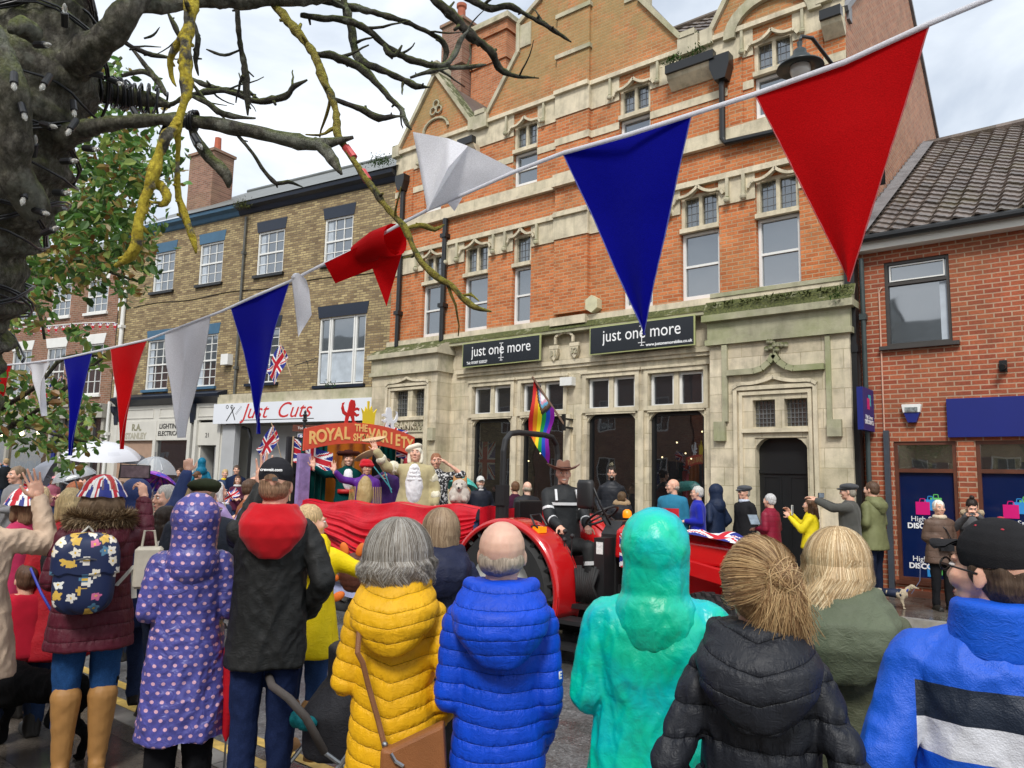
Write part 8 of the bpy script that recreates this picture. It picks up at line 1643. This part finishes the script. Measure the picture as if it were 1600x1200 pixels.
for s in (-1,1):
    k=MB(); R1=.72
    def fd_(u,v,R1=R1):
        a=R(-18)+R(190)*u; return (R1*math.cos(a)*(1 if True else 1)+.02,s*(.44+.40*v),.64+R1*math.sin(a)+(.02 if .1<v<.9 else 0))
    k.grid(fd_,40,8); k.grid(lambda u,v:(lambda a:((R1-.05*v)*math.cos(a)+.02,s*.845,.64+(R1-.05*v)*math.sin(a)))(R(-18)+R(190)*u),40,1)
    k.grid(lambda u,v:(lambda a:((R1-.4*v)*math.cos(a)+.02,s*.445,.64+(R1-.4*v)*math.sin(a)))(R(-18)+R(190)*u),40,1)
    fo=k.build('mudguard',RED,tc2,smooth=True); so=fo.modifiers.new('s','SOLIDIFY'); so.thickness=.018
    k=MB(); k.tube([(.30,s*.72,1.42),(.33,s*.6,1.43),(.42,s*.6,1.32),(.44,s*.74,1.28),(.40,s*.78,1.33)],.012,6,closed=True); k.build('grab_handle',BLKP,tc2)
    k=MB(); k.box(.36,.45,s*.70-.06,s*.70+.06,1.25,1.31); lo=k.build('indicator_lamp',pm((.8,.22,.005),.3,0,bump=0,emit=.45,name='lit amber lens'),tc2); k=MB(); k.box(.34,.36,s*.70-.07,s*.70+.07,1.24,1.32); k.build('housing',BLKP,lo)
k=MB(); k.box(-.4,.35,-.42,.42,.45,.95); k.box(.2,2.2,-.2,.2,.4,.75); k.box(1.9,2.4,-.25,.25,.45,.8); k.bar((2.15,-.5,.4),(2.15,.5,.4),.09); k.bar((0,-.6,.64),(0,.6,.64),.16); k.build('chassis',BLKP,tc2)
k=MB(); k.box(.35,1.1,-.58,.58,.52,.56); k.box(.5,1.0,-.8,-.56,.4,.44); k.box(.52,.98,-.82,-.6,.16,.2); k.bar((.55,-.6,.42),(.55,-.8,.2),.03); k.bar((.95,-.6,.42),(.95,-.8,.2),.03); k.build('footstep',BLKP,tc2)
k=MB(); k.box(.35,.75,-.5,-.3,.56,.8); k.build('side_panel',RED,tc2)
k=MB(); k.loft([(-.05,0,.95,.22,.23),(-.05,0,1.05,.25,.25),(-.05,0,1.08,.2,.2)],20); k.box(-.32,-.24,-.22,.22,1.05,1.55); so=link('seat',remesh(k,.02,4),cloth('leather',(.012,.012,.013)),tc2)
k=MB(); k.tube([(-.25,-.52,.75),(-.25,-.52,1.4),(-.25,-.52,2.1),(-.25,-.49,2.22),(-.25,-.40,2.30),(-.25,-.25,2.32),(-.25,.25,2.32),(-.25,.40,2.30),(-.25,.49,2.22),(-.25,.52,2.1),(-.25,.52,.75)],.034,12)
for s in (-1,1): k.box(-.31,-.19,s*.52-.05,s*.52+.05,1.5,1.72); k.box(-.32,-.18,s*.52-.03,s*.52+.03,1.3,1.5)
k.build('roll_bar',BLKP,tc2,smooth=False)
k=MB(); k.prismx([(-.3,1.02),(.3,1.02),(.27,1.3),(.15,1.35),(-.15,1.35),(-.27,1.3)],1.05,2.35); k.v=[(x,y*(1-.12*(x-1.05)/1.3),z-.10*((x-1.05)/1.3)**2*(1 if z>1.1 else 0)) for x,y,z in k.v]; k.prismx([(-.31,.72),(.31,.72),(.3,1.02),(-.3,1.02)],1.15,2.3); bo=k.build('bonnet',RED,tc2); bo.modifiers.new('b','BEVEL').width=.03; bo.modifiers['b'].segments=3
k=MB(); k.box(2.345,2.37,-.24,.24,.78,1.12); k.build('grille',BLKP,tc2); 
for s in (-1,1): k=MB(); k.bar((1.4,s*.45,.6),(2.5,s*.45,.55),.1,.14); k.bar((1.4,s*.45,.6),(1.5,s*.45,1.15),.1,.12); k.bar((1.5,s*.45,1.1),(2.6,s*.45,.9),.09,.12); k.build('loader_arm',RED,tc2)
k=MB(); k.prismx([(-.24,.6),(.24,.6),(.24,1.25),(.1,1.38),(-.1,1.38),(-.24,1.25)],.86,1.04); k.box(.9,1.02,-.44,-.24,.56,1.22); dbo=k.build('dashboard',BLKP,tc2); MB().quad((.93,-.445,1.06),(1.01,-.445,1.06),(1.01,-.445,1.18),(.93,-.445,1.18)).build('sticker',STK,dbo); MB().quad((1.2,-.315,.9),(1.5,-.315,.9),(1.5,-.315,1.0),(1.2,-.315,1.0)).build('side_decal',STK,tc2)
k=MB(); C_=Vector((.72,0,1.42)); ax=Vector((-.55,0,.83)).normalized(); ex=Vector((0,1,0)); ey=ax.cross(ex)
k.tube([C_+(ex*math.cos(a)+ey*math.sin(a))*.19 for a in [i*PI/14 for i in range(28)]],.014,8,closed=True); k.tube([C_,C_-ax*.28],.02,8)
for a in (0,2.1,4.2): k.tube([C_,C_+(ex*math.cos(a)+ey*math.sin(a))*.19],.01,6)
k.build('steering_wheel',BLKP,tc2,smooth=True)
k=MB(); 
for i,(x,y) in enumerate(((.45,-.5),(.55,-.5),(.62,-.46),(.5,-.42))): k.tube([(x,y,.8),(x+.03,y,1.12+.04*i)],.009,6); k.ell((x+.03,y,1.14+.04*i),.026,n=8,m_=6)
k.build('control_lever',BLKP,tc2)
k=MB(); 
for i in range(10): k.tube([(.72+.03*i,-.5,.9+.04*math.sin(i)),(.78+.02*i,-.56,.75),(.74+.03*i,-.5,.58)],.018,6)
k.build('hydraulic_hose',RUB,tc2,smooth=True)
k=MB(); k.loft([(.74,-.36,1.5,.085,.04),(.74,-.36,1.54,.1,.05),(.74,-.36,1.76,.1,.05),(.74,-.36,1.8,.08,.04)],16); k.tube([(.84,-.36,1.72),(.88,-.3,1.55),(.95,-.2,1.34)],.012,6); k.build('mirror',BLKP,tc2,smooth=True)
k=MB(); k.lathe([(.045,0),(.05,.03),(.045,.07),(.02,.09),(0,.09)],(.9,.22,1.4),14); k.build('amber_beacon',pm((.8,.22,.005),.3,0,bump=0,emit=.45,name='lit amber lens'),tc2,smooth=True)
# driver
dp=P3(880,716,dY(880,716,7.05)); 
dr=person('smiling tractor driver in a wide brimmed brown hat and black reflective waterproofs',880,716,dY(880,716,7.05),fem=False,b=1.12,fat=.05,face=-125,head=(-14,0,0),base=.24,coat=dict(k='shell',c=(.018,.02,.022),ar=1.05),legs=dict(k='shell',c=(.022,.023,.024),r=1.1),arms=(((.02,.16,-.26),(-.03,.36,-.34)),((.02,.14,-.26),(-.02,.34,-.34))),hands=(dict(p='grip'),dict(p='grip')),hair=dict(k='short',c=(.3,.2,.12)),hat=dict(k='cowboy',c=(.20,.10,.07)),smile='teeth',legpts=(((-.09,0,.72),(-.16,.42,.74),(-.16,.46,.34)),((.09,0,.72),(.16,.42,.74),(.18,.46,.34))))
REF=pm((.62,.63,.64),.35,.05,20,.1,60,name='reflective tape'); k=MB()
for i,(q,e,w_) in enumerate(dr['AR']): dv=(e-q); k.tube([q+dv*.62,q+dv*.72],.068,16); dv2=(w_-e); k.tube([e+dv2*.35,e+dv2*.45],.06,16)
for s in (-1,1): k.bar((s*.13,.165,dr['chest']+.01),(s*.12,.10,dr['ZS']+.04),.025,.02)
k.loft([(0,.0,dr['chest']-.04,.222,.172),(0,.0,dr['chest']-.01,.221,.172)],28)
for s in (-1,1): k.tube([(s*.165,.44,.60),(s*.166,.445,.56)],.078,16)
k.build('reflective_band',REF,dr['T'])
# union flags on the bonnet
fb=thing('union_flag','faded union flag cloth spread over the tractor bonnet','flag',(TX,TY,-.1)); k=MB(); k.grid(lambda u,v:(1.75+.62*u,-.34+.6*v,1.335-.10*((.7+.62*u)/1.3)**2+.03*math.sin(u*9)*math.sin(v*5)+.02),40,24,lambda u,v:jack(u,v)); link('flag_cloth',k.mesh(),FAB,fb,smooth=True)
fb=thing('union_flag','union flag hanging from the near side of the tractor bonnet','flag',(TX,TY,-.1)); k=MB(); k.grid(lambda u,v:(1.15+.6*u,-.36-.03*math.sin(u*8),1.28-v*.33-.08*u),40,24,lambda u,v:jack(u,1-v)); link('flag_cloth',k.mesh(),FAB,fb,smooth=True)
# ---------- street furniture ----------
p=P3(474,700,dY(474,700,11.9)); sp=thing('fingerpost','black fingerpost with brown tourist sign and blue parking sign','signpost',(p.x,p.y,0),AZ)
k=MB(); k.tube([(0,0,0),(0,0,3.1)],.045,12); k.lathe([(.06,0),(.07,.03),(.045,.06),(.05,.14),(.07,.16),(.03,.2),(.04,.24),(0,.3)],(0,0,3.05),14); k.build('post',BLK,sp)
BSG=pm((.10,.025,.012),.5,0,name='brown sign'); k=MB(); k.prism([(-.3,2.78),(.28,2.78),(.36,2.86),(.28,2.95),(-.3,2.95)],-.03,.0); bs=k.build('brown_arm',BSG,sp); sign_text('lettering','Toilets i',.09,(-.02,-.032,2.865),SW,bs,ext=.001)
k=MB(); k.box(-.16,.28,-.03,.0,2.52,2.72); b2=k.build('parking_arm',pm((.55,.56,.58),.4,0,name='pale sign'),sp); MB().box(-.14,.0,-.034,-.03,2.54,2.70).build('blue_panel',NAVY,b2); sign_text('lettering','P',.15,(-.07,-.037,2.62),SW,b2,ext=.001,bold=.003)
k=MB(); k.box(.04,.24,-.034,-.031,2.58,2.62); k.box(.08,.2,-.034,-.031,2.62,2.66); k.build('car_symbol',BLK,b2)
# heritage lamp behind the red pennant
p=P3(1250,92,11.); la=thing('street_lamp','black heritage lamp with glass bowl on a wall bracket partly behind the big red pennant','street lamp',(p.x,p.y,0),0); zt=p.z
k=MB(); k.lathe([(.0,.28),(.04,.26),(.03,.18),(.09,.13),(.10,.05),(.15,.02),(.17,-.04),(.32,-.12),(.33,-.15),(.14,-.12)],(0,0,zt),30); k.build('lamp_hood',pm((.02,.028,.03),.35,.1,name='dark green black enamel'),la,smooth=True)
k=MB(); k.lathe([(.14,-.12),(.145,-.19),(.11,-.29),(.0,-.32)],(0,0,zt),20); k.build('glass_bowl',pm((.6,.58,.55),.2,.05,bump=0,name='opal glass'),la,smooth=True)
wy=13.4-p.y; k=MB(); k.tube([(0,0,zt+.25),(.02,.03,zt+.36),(.12,.2,zt+.38),(.3,wy*.5,zt+.1),(.42,wy-.02,zt-.35)],[.025,.025,.03,.03,.035],10); k.tube([(.3,wy*.5,zt+.1),(.42,wy-.02,zt-1.0)],.02,8); k.box(.36,.48,wy-.03,wy-.001,zt-1.1,zt-.25); k.build('wall_bracket',BLK,la,smooth=True)
